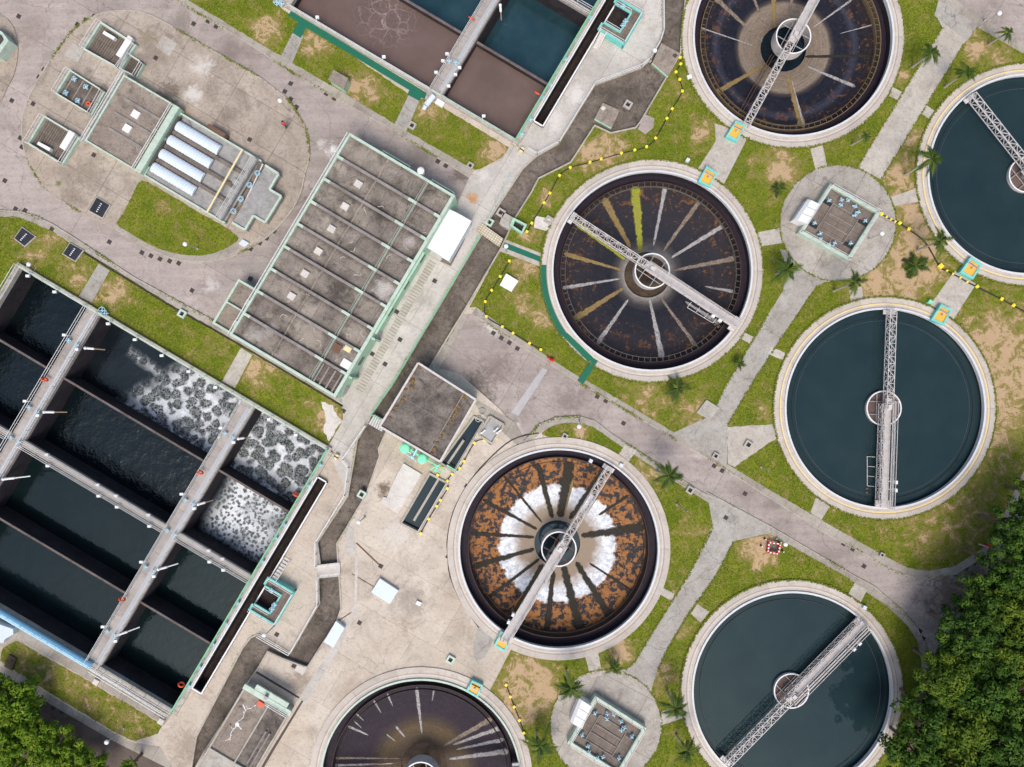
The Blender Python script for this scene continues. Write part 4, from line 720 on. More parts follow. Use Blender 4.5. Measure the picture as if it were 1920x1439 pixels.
def ring_hang(px, z, label):
    c = W(*px, z); mb = MB(); n, R, r = 20, .34, .11; ax = Vector((UX[0], -UX[1], 0)); ay = Vector((.35*VX[0], -.35*VX[1], .93)); az = ax.cross(ay)
    vs = [c+(ax*math.cos(a)+ay*math.sin(a))*(R+r*math.cos(b))+az*(r*math.sin(b)) for a in [2*math.pi*i/n for i in range(n)] for b in [2*math.pi*j/8 for j in range(8)]]
    mb.add(vs, [(i*8+j, ((i+1) % n)*8+j, ((i+1) % n)*8+(j+1) % 8, i*8+(j+1) % 8) for i in range(n) for j in range(8)], 0, True)
    tag(mb.build('lifebuoy', M['orange']), label, 'lifebuoy', 'lifebuoys on the basin railings')
def walkway(fr, root, u0, u1, v0, v1, along, blue=True, z=.35):
    mb = MB(); boxuv(mb, fr, u0, u1, v0, v1, z-.5, z); wk = mb.build('walkway', M['walk'], root)
    lines = ([[(u0+1, v0), (u0+1, v1)], [(u1-1, v0), (u1-1, v1)]] if along == 'v' else [[(u0, v0+.7), (u1, v0+.7)], [(u0, v1-.7), (u1, v1-.7)]])
    for (a, b) in lines:
        mb = MB(); hrail(mb, [fr.p(*a, z), fr.p(*b, z)], 1.0, 2, 2.2, .055); mb.build('handrail', M['rail'], wk)
    if along == 'v' and blue:
        mb = MB(); um = (u0+u1)/2; boxuv(mb, fr, um+1, um+8, v0+8, v1-8, z, z+.03); mb.build('pale_strip', M['strip'], wk)
    return wk
def divider(fr, root, u0, u1, v, w, z, zb=-5): mb = MB(); mb.prism(fr.rect(u0, u1, v-w/2, v+w/2), zb, z, 0, True, 1); return mb.build('divider_wall', [M['darkwall'], M['walltop']], root)
M['brownpole'] = paint('brown_pole', (.30, .21, .13, 1), (.15, .1, .07, 1), .4, .7)
def swing_arm(px0, px1, z, root, white=True):
    a, b = W(*px0, z), W(*px1, z-1.2); m = a.lerp(b, .42); mb = MB(); mb.tube(a, m+Vector((0, 0, .1)), .16, 8, mi=0); mb.tube(m+Vector((0, 0, .1)), b, .09, 8, mi=1 if not white else 0); mb.ball(a, .22, 8); mb.ball(m+Vector((0, 0, .1)), .17, 8)
    return mb.build('swing_arm', [M['white'], M['brownpole']], root)
def basin(fr, name, label, U0, V1, sv, cross, cells, gutter_v, chamber):
    c = fr.p(U0/2, sv*V1/2, 0); root = thing(name, label, 'basin', (c.x, c.y, 0), 'aeration basins'); s = sv
    def bx(n, m, *r):
        mb = MB(); r = list(r); v = sorted((s*r[2], s*r[3])); boxuv(mb, fr, r[0], r[1], v[0], v[1], r[4], r[5]); return mb.build(n, M[m], root)
    return root, bx
# south basin
fr = BS
RS, bx = basin(fr, 'aeration_basin', 'open concrete basin of dark water with foaming corner cells and two long walkways', -669, 568, 1, None, None, None, None)
bx('coping', 'coping', -675, 8, -6, 2, -.3, .42); bx('coping', 'coping', -675, -667, 2, 566, -.3, .42); bx('coping', 'coping', -667, 13, 566, 574, -.3, .42); bx('coping', 'coping', 0, 13, 2, 566, -.3, .38)
bx('wall', 'darkwall', -669, 0, -1, 1.9, -5, -.3); bx('wall', 'darkwall', -669, -666.9, 2, 566, -5, -.3); bx('wall', 'darkwall', -666, 0, 566.1, 569, -5, -.3); bx('wall', 'darkwall', .1, 3, 2, 566, -5, -.3)
bx('kerb_paint', 'mint', -669, 2, -1.5, 1.2, .42, .47)
for a, b, m in (((-670, -3), (0, -3), 'mint'), ((-670, 0), (-670, 568), 'rail'), ((-668, 571), (4, 571), 'rail'), ((4, -2), (4, 568), 'greenrail'), ((11.5, 60), (11.5, 512), 'rail')):
    mb = MB(); hrail(mb, [fr.p(*a, .42), fr.p(*b, .42)], 1.0, 2, 2.0, .06 if m != 'greenrail' else .09); mb.build('handrail', M[m], RS)
for v, w in ((139, 4), (428, 4)): divider(fr, RS, -667, 0, v, w, -.05)
divider(fr, RS, -667, 0, 281, 11, -.16)
walkway(fr, RS, -521, -494, 0, 570, 'v', 1); walkway(fr, RS, -182, -155, 0, 570, 'v', 1)
for u0, u1 in ((-667, -521), (-494, -182), (-155, 2)): walkway(fr, RS, u0, u1, 275, 287, 'u', z=.36)
for u in (-507, -168):
    mb = MB(); boxuv(mb, fr, u+9, u+14, 5, 564, -5, -.16); mb.build('walkway_beam', M['darkwall'], RS)
    for v in (70, 215, 281, 360, 500):
        valve(fr, u-8, v, .36, RS, .25); valve(fr, u+9, v, .36, RS, .25)
    for v in (62, 205, 352, 492): lamp_box(fr, u-13, v, .36, RS, -6, 3); lamp_box(fr, u+12, v+14, .36, RS, 3, 0)
for a, b, w_ in (((160, 653), (197, 656), 0), ((83, 773), (126, 773), 0), ((6, 899), (57, 893), 1), ((372, 946), (400, 938), 0), ((447, 823), (470, 820), 0), ((297, 1068), (334, 1057), 1), ((221, 1191), (262, 1176), 1)): swing_arm(a, b, .6, RS, bool(w_))
for i in range(11):
    u = -640+i*58
    if abs(u+507) > 20 and abs(u+168) > 20: lamp_box(fr, u, 0, .42, RS, 0, 5)
for u in (-440, -330, -290, -220, -90, -60): lamp_box(fr, u, 276, .36, RS, 0, -3); lamp_box(fr, u+12, 286, .36, RS, 0, 4)
valve(fr, -492, -9, .1, RS, .5); valve(fr, -485, -7, .1, RS, .4)
for v in (30, 75, 160, 190, 240, 330, 375, 420, 470, 510): valve(fr, 9 if v % 2 else 7, v, .38, RS, .22)
zs = -3.35
def fm(u, v): return max(0, min(1, (u+v*.55+345)/55))*max(0, min(1, (v-0)/14))
grid_water(fr, -667, -507, 1, 281, zs, 'wdark'); grid_water(fr, -507, -168, 1, 139, zs, 'wfoam', lambda u, v: max(fm(u, v), .55*max(0, 1-abs(v-45-.12*(u+420))/14)*(u > -440)))
grid_water(fr, -507, -168, 139, 281, zs, 'wdark'); grid_water(fr, -168, 1, 1, 139, zs, 'wfoam', lambda u, v: 1)
grid_water(fr, -168, 1, 139, 281, zs, 'wfine', lambda u, v: max(0, min(1, (u+150)/30))*max(0, min(1, (275-v)/18)))
grid_water(fr, -667, -168, 281, 567, zs, 'wgreen'); grid_water(fr, -168, 1, 281, 567, zs, 'wgreen')
# north basin
fr = BN
RN, bx = basin(fr, 'aeration_basin', 'open concrete basin of brown and teal water, cut by the top picture edge', -490, 420, -1, None, None, None, None)
bx('coping', 'coping', -497, 10, -6, 2, -.3, .42); bx('coping', 'coping', -497, -489, 2, 420, -.3, .42); bx('coping', 'coping', 0, 12, 2, 420, -.3, .38)
bx('wall', 'darkwall', -489, 0, -1, 1.9, -5, -.3); bx('wall', 'darkwall', -490, -488.9, 2, 420, -5, -.3); bx('wall', 'darkwall', .1, 3, 2, 420, -5, -.3)
bx('kerb_paint', 'mint', -489, 2, -1.5, 1.2, .42, .47)
for a, b, m in (((-490, 3), (-182, 3), 'rail'), ((-157, 3), (0, 3), 'mint'), ((4, 2), (4, -420), 'greenrail'), ((10.8, -52), (10.8, -420), 'rail')):
    mb = MB(); hrail(mb, [fr.p(*a, .42), fr.p(*b, .42)], 1.0, 2, 2.0, .06 if m != 'greenrail' else .09); mb.build('handrail', M[m], RN)
divider(fr, RN, -488, 0, -124, 5, -.25); divider(fr, RN, -488, 0, -275, 10, -.16)
walkway(fr, RN, -183, -158, -420, 0, 'v', 1); walkway(fr, RN, -158, 2, -281, -270, 'u', z=.36)
mb = MB(); boxuv(mb, fr, -161, -156.5, -420, -5, -5, -.16); mb.build('walkway_beam', M['darkwall'], RN)
for v in (-30, -55, -70, -240): lamp_box(fr, -182, v, .36, RN, -6, 0); lamp_box(fr, -159, v+10, .36, RN, 4, 0)
valve(fr, -178, -62, .36, RN, .25); valve(fr, -166, -66, .36, RN, .25); swing_arm((938, 10), (940, 38), .6, RN, False)
for v in (-14, -45, -92, -120, -175, -265): valve(fr, 8, v, .38, RN, .25)
for u in (-430, -286, -70): lamp_box(fr, u, 0, .42, RN, 0, -5)
valve(fr, -513, 7, .1, RN, .45); valve(fr, -504, 5, .1, RN, .4)
mb = MB(); boxuv(mb, fr, -186, -152, -3, 12, .0, .4); mb.build('landing', M['walk'], RN)
mb = MB(); a, b = fr.p(-171, 8, .7), fr.p(-175, 30, .5); mb.tube(a, b, .38, 12); mb.tube(b, b+(b-a).normalized()*.5+Vector((0, 0, -.3)), .3, 10); mb.build('inlet_pipe', M['bluewhite'], RN)
mb = MB(); boxuv(mb, fr, -163, -147, 8, 18, 0, .5); mb.build('cover_slab', M['white'], RN)
zb_, zt_ = -1.15, -3.3
grid_water(fr, -488, -170, -124, 1, zb_, 'wvein', lambda u, v: max(0, 1-math.hypot((u+335)/75, (v+85)/70))*1.5, 5); grid_water(fr, -170, 1, -124, 1, zb_, 'wbrown')
grid_water(fr, -488, 1, -420, -124, zt_, 'wnorth')
# side channels and their turquoise chambers
for fr, root, s, v0, v1 in ((BN, RN, -1, 49, 420), (BS, RS, 1, 55, 512)):
    a, b = sorted((s*v0, s*v1)); mb = MB()
    dk = MB()
    for r in ((11.6, 14, a-1, b+1), (32, 34.5, a-1, b+1)): boxuv(mb, fr, *r, .3, .55); boxuv(dk, fr, *r, -3, .3)
    for vv in (a-3, b): boxuv(mb, fr, 14, 32, vv, vv+2.5, .3, .5); boxuv(dk, fr, 14, 32, vv, vv+2.5, -3, .3)
    mb.build('channel_coping', M['white'], root); dk.build('channel_wall', M['darkwall'], root)
    mb = MB(); boxuv(mb, fr, 14.05, 31.95, a+.1, b-.1, -2.2, -1.6); mb.build('sludge', M['sludge'], root)
    va, vb = (-319, -251) if s < 0 else (257, 327); vi = (-306, -268) if s < 0 else (275, 311); z = 1.15; mb = MB()
    for r in ((34.5, 87, va, vi[0]), (34.5, 87, vi[1], vb), (69, 87, vi[0], vi[1])): boxuv(mb, fr, *r, -.5, z)
    ch = mb.build('chamber', M['brownplate'], root)
    mb = MB()
    for r in ((30, 87, va-1, va+2.5), (30, 87, vb-2.5, vb+1), (84.5, 87.6, va+2.5, vb-2.5), (34, 70, vi[0]-3, vi[0]), (34, 70, vi[1], vi[1]+3), (67, 70, vi[0], vi[1]), (30, 34, va+2.5, vi[0]-3), (30, 34, vi[1]+3, vb-2.5)): boxuv(mb, fr, *r, z-.1, z+.16)
    mb.build('parapet', M['turq'], ch); mb = MB(); boxuv(mb, fr, 84.6, 87.3, va, vb, -.2, z-.1); boxuv(mb, fr, 35, 84, va-.6, va+2, -.2, z-.1); boxuv(mb, fr, 35, 84, vb-2, vb+.6, -.2, z-.1); mb.build('wall', M['turq'], ch); mb = MB()
    for r in ((36, 69, vi[0]-.05, vi[0]+.4), (36, 69, vi[1]-.4, vi[1]+.05), (66.5, 69, vi[0], vi[1])): boxuv(mb, fr, *r, -.3, z-.1)
    mb.build('pit_wall', M['darkwall'], ch)
    mb = MB(); boxuv(mb, fr, 34.6, 66.9, vi[0]+.1, vi[1]-.1, .1, .14); mb.build('pit_floor', M['sludge'], ch)
    for vv in (vi[0]-1.5, vi[1]+1.5): mb = MB(); hrail(mb, [fr.p(36, vv, z), fr.p(68, vv, z)], .9, 2, 1.6, .05); mb.build('handrail', M['rail'], ch)
    mb = MB(); hrail(mb, [fr.p(32, va+1, z), fr.p(86, va+1, z), fr.p(86, vb-1, z), fr.p(32, vb-1, z)], .9, 2, 1.8, .05); mb.build('handrail', M['rail'], ch)
    valve(fr, 50, vi[0]-2, z, ch, .3); valve(fr, 68, (vi[0]+vi[1])/2, z, ch, .3); valve(fr, 68, (vi[0]+vi[1])/2+9, z, ch, .3)
    q0, q1 = (vb+1, vb+26) if s < 0 else (va-42, va-1); mb = MB(); n = 7
    for i in range(n):
        x0, x1 = q0+(q1-q0)*i/n, q0+(q1-q0)*(i+1)/n; zz = z*(1-(i+.5)/n) if s < 0 else z*((i+.5)/n); boxuv(mb, fr, 37, 48, x0, x1, 0, zz)
    st = mb.build('stair', M['pale'], ch)
    for uu in (36, 49):
        mb = MB(); za, zc = (z, 0) if s < 0 else (0, z); mb.bar(fr.p(uu, q0, za+.9), fr.p(uu, q1, zc+.9), .07); mb.bar(fr.p(uu, q0, za), fr.p(uu, q0, za+.9), .06); mb.bar(fr.p(uu, q1, zc), fr.p(uu, q1, zc+.9), .06); mb.build('handrail', M['rail'], st)
# the big light blue air pipe and its neighbours
mb = MB(); a, b = W(-60, 1114, .75), W(171, 1250, .75); mb.tube(a, b, .44, 20)
pr = thing('air_pipe', 'thick light blue pipe lying along the outside of the dark water basin', 'pipe', (a.x, a.y, 0)); mb.build('pipe', M['bluepipe'], pr)
for i in range(9): p = a.lerp(b, (i+.5)/9); d = (b-a).normalized(); mb = MB(); mb.tube(p-d*.05, p+d*.05, .47, 20); mb.bar(p, (p.x, p.y, 0), .3, .5); mb.build('flange', M['lblue'], pr)
mb = MB(); mb.prism([W(*p, .9) for p in ((-40, 1158), (24, 1180), (25, 1190), (10, 1198), (6, 1206), (-40, 1200))], 0, .9); tag(mb.build('plinth', M['bluewhite']), 'pale blue plinth under the thick blue pipe at the picture edge', 'plinth')
for i, (x, y) in enumerate(((179, 1280), (301, 1354))):
    mb = MB(); q = W(x, y, .4); ax, ay = Vector((UX[0], -UX[1], 0)), Vector((VX[0], -VX[1], 0)); mb.prism([q+ax*a*.36+ay*b*.36 for a, b in ((-1, -1), (1, -1), (1, 1), (-1, 1))], 0, .4); tag(mb.build('concrete_block', M['pale']), ['pale square block on the path at the blue pipe end', 'pale square block at the basin corner by the dry lawn'][i], 'block')
mb = MB()
for k_ in (0, 1.0, 2.6): mb.tube(BS.p(-170, 577+k_*3, .55), BS.p(-2, 579+k_*3, .55), .07, 8)
tag(mb.build('pipe_run', M['rail']), 'thin pale pipes along the outer kerb of the dark water basin', 'pipes')
mb = MB(); mb.prism([W(*p, .35) for p in ((16, 1228), (30, 1236), (22, 1258), (7, 1250))], 0, .35); tag(mb.build('inspection_pit', M['soil']), 'brown open pit in the dry lawn below the blue pipe', 'pit')
for px, l in (((84, 712), 'orange lifebuoy on the walkway rail nearest the picture edge'), ((375, 886), 'orange lifebuoy on the walkway rail beside the foam'), ((229, 1124), 'orange lifebuoy on the walkway rail by the lower dark cells'), ((340, 1284), 'orange lifebuoy on the green rail near the lower basin corner'),
              ((555, 927), 'orange lifebuoy on the green rail beside the fine foam'), ((884, 35), 'orange lifebuoy on the walkway rail over the brown water'), ((1007, 175), 'orange lifebuoy on the green rail beside the brown water')): ring_hang(px, 1.1, l)
# ---------------------------------------------------------------- buildings
def quadbox(mb, q, z0, z1, mi=0): return mb.prism([W(*p, z1) for p in q], z0, z1, mi)
# long flat-roofed building with roof beams
ZR = 4.3; F2 = Frame(655, 249, ZR); c = F2.p(116, 220, 0)
B1 = thing('filter_building', 'long flat-roofed building with mint parapets, dark stained roof and white hatches', 'building', (c.x, c.y, 0))
UW, VL = 231, 441
mb = MB(); boxuv(mb, F2, 0, UW, 0, VL, 0, ZR-.55); mb.build('wall', M['mintwall'], B1)
mb = MB(); boxuv(mb, F2, 4, 86, 4, VL-4, ZR-.55, ZR-.42); boxuv(mb, F2, 89, 168, 4, VL-4, ZR-.55, ZR-.40); boxuv(mb, F2, 176, UW-6, 4, 392, ZR-.55, ZR-.46)
PAL = (.34, .295, .24, 1); WHC = (.50, .47, .44, 1)
sp_ = [(*F2.px(63, 74+49*i), 24, PAL, .75) for i in range(6)]+[(*F2.px(205, 222), 30, WHC, .8), (*F2.px(40, 24), 26, PAL, .6), (*F2.px(130, 370), 40, PAL, .8), (*F2.px(200, 120), 16, WHC, .6), (*F2.px(40, 420), 26, WHC, .4), (*F2.px(60, 395), 22, WHC, .4), (*F2.px(200, 320), 20, PAL, .5), (*F2.px(130, 270), 30, (.05, .042, .037, 1), .7), (*F2.px(130, 100), 30, (.05, .042, .037, 1), .7)]
mb.build('roof', concrete('filter_roof', (.16, .135, .115, 1), (.36, .315, .265, 1), (.045, .037, .033, 1), .95, .3, (2.2, 40, 30.6, .025), .0, .5, .4, sp_, (c.x, c.y), ZR, (VX[0]/(PX*(H-ZR)/H)/49, -VX[1]/(PX*(H-ZR)/H)/49, (220-.5)/49)), B1)
mb = MB()
for k_ in range(34):          # pale lime veins on the roof
    u, v = random.choice([(random.uniform(178, 222), random.uniform(60, 385)), (random.uniform(10, 165), random.uniform(330, 435)), (random.uniform(90, 165), random.uniform(60, 430))]); a_ = random.uniform(0, 6.3)
    for j in range(random.randint(3, 6)):
        a_ += random.uniform(-1, 1); u2, v2 = u+3*math.cos(a_), v+3*math.sin(a_)
        if min(abs((v2+.5) % 49-1), abs((v2+.5) % 49-48)) < 5 or not (6 < u2 < 166 or 178 < u2 < 222) or not 6 < v2 < 386: break
        mb.bar(F2.p(u, v, ZR-.395), F2.p(u2, v2, ZR-.395), random.uniform(.03, .07), .02); u, v = u2, v2
mb.build('lime_vein', M['pale'], B1)['kind'] = 'stuff'
mb = MB()
for r in ((0, UW, 0, 4.5), (0, 4, 4.5, VL-5), (UW-6, UW, 4.5, VL-5), (0, UW, VL-5, VL)): boxuv(mb, F2, *r, ZR-.6, ZR)
mb.build('parapet', M['mint'], B1)
mb = MB(); hrail(mb, [F2.p(-3, 2, ZR-.3), F2.p(-3, VL, ZR-.3)], .4, 2, 3, .08); mb.build('gutter_pipe', M['rail'], B1)
mb = MB(); boxuv(mb, F2, 86.2, 88.8, 4.6, VL-5, ZR-.56, ZR-.33); mb.build('roof_ridge', M['roofbrown'], B1)
mb = MB(); boxuv(mb, F2, 168.2, 170.4, 4.6, VL-5.2, ZR-.56, ZR-.2); boxuv(mb, F2, 173.4, 175.8, 4.6, VL-5.2, ZR-.56, ZR-.2); mb.build('roof_kerb', M['beam'], B1)
for i in range(8):
    v = 49.5+49*i; mb = MB()
    for a, b, m in ((4.2, 16, 1), (16, 158, 0), (158, 176, 1), (176.5, 214, 0), (214, UW-.5, 1)): boxuv(mb, F2, a, b, v-2.6, v+2.6, ZR-.7, ZR+(.02 if m == 0 else .05), m)
    mb.build('roof_beam', [M['beam'], M['mint']], B1)
for i in range(6):
    mb = MB(); u, v = 63, 74+49*i; boxuv(mb, F2, u-6.8, u+6.8, v-6, v+6.5, ZR-.5, ZR-.05); mb.build('roof_hatch', M['pale'], B1)
mb = MB(); boxuv(mb, F2, 176, UW-6, 396, VL-5, ZR-.56, ZR-.53); mb.build('sunken_roof', M['nullah'], B1)
for u in (178, 190, 204, 217): mb = MB(); boxuv(mb, F2, u, u+3.4, 396.8, VL-5.2, ZR-.5, ZR-.12); mb.build('roof_rib', M['beam'], B1)
for (u, v, w, h, m) in ((186, 360, 7, 8, 'rust'), (203, 350, 7, 6, 'cream'), (217, 377, 11, 8, 'white')): mb = MB(); boxuv(mb, F2, u-w, u+w, v-h, v+h, ZR-.45, ZR-.3); mb.build('roof_sheet', M[m], B1)
for v0, v1 in (): pass
for u0, u1 in ((63, 124), (172, 222)):
    mb = MB(); boxuv(mb, F2, u0, u1, -9, -6.5, ZR-2.2, ZR-1.5); boxuv(mb, F2, u0, u0+2, -6.5, -.2, ZR-2.2, ZR-1.5); boxuv(mb, F2, u1-2, u1, -6.5, -.2, ZR-2.2, ZR-1.5); boxuv(mb, F2, u0+2, u1-2, -6.4, -.2, ZR-2.5, ZR-2.2); mb.build('awning', M['mint'], B1)
mb = MB(); p = F2.p(152, -7, ZR); mb.tube((p.x, p.y, ZR-1), p, .35, 14); mb.ball(p+Vector((0, 0, .1)), .48, 12, sz=.6); mb.build('roof_cowl', M['white'], B1)
mb = MB(); boxuv(mb, F2, UW, UW+4, 120, 300, ZR-.9, ZR-.6); mb.build('ledge', M['mintwall'], B1)
for v in (395, 310): mb = MB(); boxuv(mb, F2, UW+.2, UW+7, v-2, v+2, 0, ZR-.5); mb.build('buttress', M['mintwall'], B1)
for v in (70, 130, 190, 250, 300, 360, 425):
    mb = MB(); boxuv(mb, F2, UW-.2, UW+.9, v-9, v+9, 1.5 if v not in (300, 425) else 0, 2.7 if v not in (300, 425) else 2.2); mb.build('window' if v not in (300, 425) else 'door', M['panel' if v not in (300, 425) else 'grey'], B1)
# lower annex
ZA = 2.6; FA = Frame(447, 523, ZA); c = FA.p(25, 48, 0)
B2 = thing('annex', 'low two-bay annex with mint kerbs against the long flat-roofed building', 'building', (c.x, c.y, 0))
mb = MB(); boxuv(mb, FA, 0, 52, 0, 97, 0, ZA-.5); mb.build('wall', M['mintwall'], B2)
mb = MB(); boxuv(mb, FA, 4, 52, 4, 93, ZA-.5, ZA-.4); mb.build('roof', M['roofbrown'], B2)
mb = MB()
for r in ((0, 52, 0, 4), (0, 4, 4, 93), (0, 52, 93, 97), (4, 52, 47, 50)): boxuv(mb, FA, *r, ZA-.55, ZA)
mb.build('parapet', M['mint'], B2)
for v in (30, 76): mb = MB(); boxuv(mb, FA, 33, 45, v-6, v+6, ZA-.4, ZA-.1); mb.build('roof_hatch', M['pale'], B2)
# white shed
q = [(842, 392), (884, 415), (841, 490), (801, 465)]; Q = [W(*p, 2.9) for p in q]; c = sum(Q, Vector())/4
S1 = thing('shed', 'bright white gable-roofed shed between the long building and the railing', 'shed', (c.x, c.y, 0))
mb = MB(); mb.prism([c+(p-c)*.93 for p in Q], 0, 2.6); mb.build('wall', M['bluewhite'], S1)
r0, r1 = (Q[0]+Q[1])/2+Vector((0, 0, .35)), (Q[2]+Q[3])/2+Vector((0, 0, .35)); mb = MB()
for a, b, cc, d in ((Q[0], r0, r1, Q[3]), (r0, Q[1], Q[2], r1)): mb.add([a, b, cc, d, a-Vector((0, 0, .1)), b-Vector((0, 0, .1)), cc-Vector((0, 0, .1)), d-Vector((0, 0, .1))], [(0, 1, 2, 3), (7, 6, 5, 4), (0, 4, 5, 1), (1, 5, 6, 2), (2, 6, 7, 3), (3, 7, 4, 0)])
mb.build('roof', M['brightwhite'], S1)
mb = MB(); quadbox(mb, [(850, 452), (872, 448), (845, 499), (826, 490)], 0, .2); mb.build('plinth', M['brownplate'], S1)
# pump house between the channel and the pad
q = [(784, 681), (892, 750), (825, 866), (712, 800)]; ZP = 3.6; Q = [W(*p, ZP) for p in q]; c = sum(Q, Vector())/4
B3 = thing('pump_house', 'square flat-roofed house with thin white roof edge beside the dark channel', 'building', (c.x, c.y, 0))
mb = MB(); mb.prism([c+(p-c)*.985 for p in Q], 0, ZP-.4); mb.build('wall', M['mintwall'], B3)
mb = MB(); mb.prism([c+(p-c)*.965 for p in Q], ZP-.4, ZP-.25); rf = mb.build('roof', M['roof'], B3)
mb = MB()
for i in range(4): mb.bar(Q[i]-Vector((0, 0, .2)), Q[(i+1) % 4]-Vector((0, 0, .2-.004*(i % 2))), .26, .42)
mb.build('roof_edge', M['offwhite'], B3)
mb = MB(); a, b = lerpq(Q, .80, .03), lerpq(Q, .80, .97); mb.bar(a-Vector((0, 0, .2)), b-Vector((0, 0, .2)), .12, .14); a, b = lerpq(Q, .05, .5), lerpq(Q, .8, .5); mb.bar(a-Vector((0, 0, .23)), b-Vector((0, 0, .23)), .05, .06); mb.build('roof_kerb', M['beam'], rf)
mb = MB()
for k_ in range(60): s_, t_ = random.choice([(random.gauss(.06, .02), random.random()*.9), (random.gauss(.83, .012), random.random())]); p = lerpq(Q, min(max(s_, .03), .97), min(max(t_, .03), .97)); r = random.uniform(.1, .3); mb.ball((p.x, p.y, ZP-.22), r, 6, sz=.4)
mb.build('dead_weeds', streak('dead_weeds', (.28, .17, .06, 1), (.20, .125, .05, 1), (.15, .12, .07, 1)), rf)['kind'] = 'stuff'
# water channels beside it
def channel(q, label, zc, zw, split):
    P_ = [W(*p, zc) for p in q]; c = sum(P_, Vector())/4; root = thing('water_channel', label, 'channel', (c.x, c.y, 0), 'blue water channels by the pump house'); mb = MB(); G = [W(*p) for p in q]
    for i in range(4):
        a, b = G[i], G[(i+1) % 4]; d = (b-a).normalized(); mb.bar(a-d*.12+Vector((0, 0, -.8+.002*i)), b+d*.12+Vector((0, 0, -.8+.002*i)), .26, 2.2)
    mb.build('wall', M['nulwall'], root); mb = MB(); a, b = lerpq(G, *split[0]), lerpq(G, *split[1]); mb.bar(a+Vector((0, 0, -.9)), b+Vector((0, 0, -.9)), .3, 2.0); mb.build('divider_wall', M['nulwall'], root)
    w = MB(); w.quad([(p.x, p.y, zw) for p in G]); o = w.build('water', M['wblue'], None, 'structure')
    if o.data.polygons[0].normal.z < 0: o.data.flip_normals()
    mb = MB(); a, b = G[1], G[2]; o2 = (b-a).cross(Vector((0, 0, 1))).normalized()*.25; hrail(mb, [a+o2*.5+Vector((0, 0, .2)), b+o2*.5+Vector((0, 0, .2))], .8, 2, 1.6, .05); mb.build('handrail', M['rail'], root)
    return root
c1 = channel(CH1, 'blue water channel along the side of the pump house', .3, -.75, ((.42, .06), (.42, .55)))
c2 = channel(CH2, 'blue water channel split by a thin wall, below the pump house', .3, -.6, ((.52, .02), (.5, .86)))
mb = MB(); p = W(897, 786, .2); mb.ring(p, .32, .42, .1, .2, 20); mb.ring(W(904, 772, .2), .34, .44, .1, .2, 20); mb.build('float_ring', M['grey'], c1)
g = thing('grating_platform', 'square grey grating platform with pale kerb beside the blue channel', 'platform', W(922, 807, 0)); mb = MB(); quadbox(mb, [(920, 785), (941, 797), (921, 828), (901, 814)], .05, .32); mb.build('grating', M['grey'], g)
mb = MB(); G = [W(*p) for p in ((918, 781), (945, 797), (923, 832), (898, 816))]
for i in range(4): mb.bar(G[i]+Vector((0, 0, .2)), G[(i+1) % 4]+Vector((0, 0, .2+.003*i)), .3, .4)
mb.build('kerb', M['nulwall'], g)
for x, y in ((932, 812), (927, 808), (903, 812)): mb = MB(); p = W(x, y, .3); mb.tube(p, p+Vector((0, 0, .7)), .12, 8); mb.tube(p+Vector((0, 0, .5)), p+Vector((.5, .4, .5)), .1, 8); mb.build('pipe', M['white'], g)
for i, (x, y) in enumerate(((758.5, 841.5), (791, 861.5))):
    p = W(x, y, 2.2); t_ = thing('storage_tank', ['round mint-green tank farther from the channel, beside the pump house', 'round mint-green tank nearer the channel, beside the pump house'][i], 'tank', (p.x, p.y, 0), 'green storage tanks')
    mb = MB(); mb.tube((p.x, p.y, 0), (p.x, p.y, 2.05), .62, 28); mb.build('shell', M['aqua'], t_); mb = MB(); mb.ball((p.x, p.y, 2.05), .63, 24, sz=.3); mb.build('lid', M['aqua'], t_)
    mb = MB(); mb.tube((p.x, p.y-.5, .5), (p.x+(-.3 if i else .8), p.y-.85, .5), .08, 8); mb.build('pipe', M['white'], t_)
pp = thing('pipework', 'green pipes and white valve between the two round green tanks', 'pipework', W(775, 852, 0)); mb = MB()
for a, b in (((766, 841), (835, 883)), ((770, 846), (800, 862)), ((822, 873), (812, 886)), ((817, 882), (826, 887)), ((838, 872), (858, 885)), ((806, 880), (824, 872))): mb.tube(W(*a, .8), W(*b, .8), .09, 8)
mb.build('pipe', M['aqua'], pp); mb = MB(); mb.tube(W(782, 842, 1.2), W(775, 855, .9), .16, 10); mb.tube(W(762, 852, .6), W(782, 866, .6), .09, 8); mb.ball(W(773, 857, .9), .3, 10); mb.build('valve', M['lblue'], pp)
mb = MB(); mb.prism([W(*p, .25) for p in ((756, 869), (791, 890), (746, 964), (712, 942), (719, 932), (725, 934), (737, 905))], 0, .25); tag(mb.build('concrete_plinth', M['pale']), 'pale stepped concrete plinth beside the split blue water channel', 'plinth')
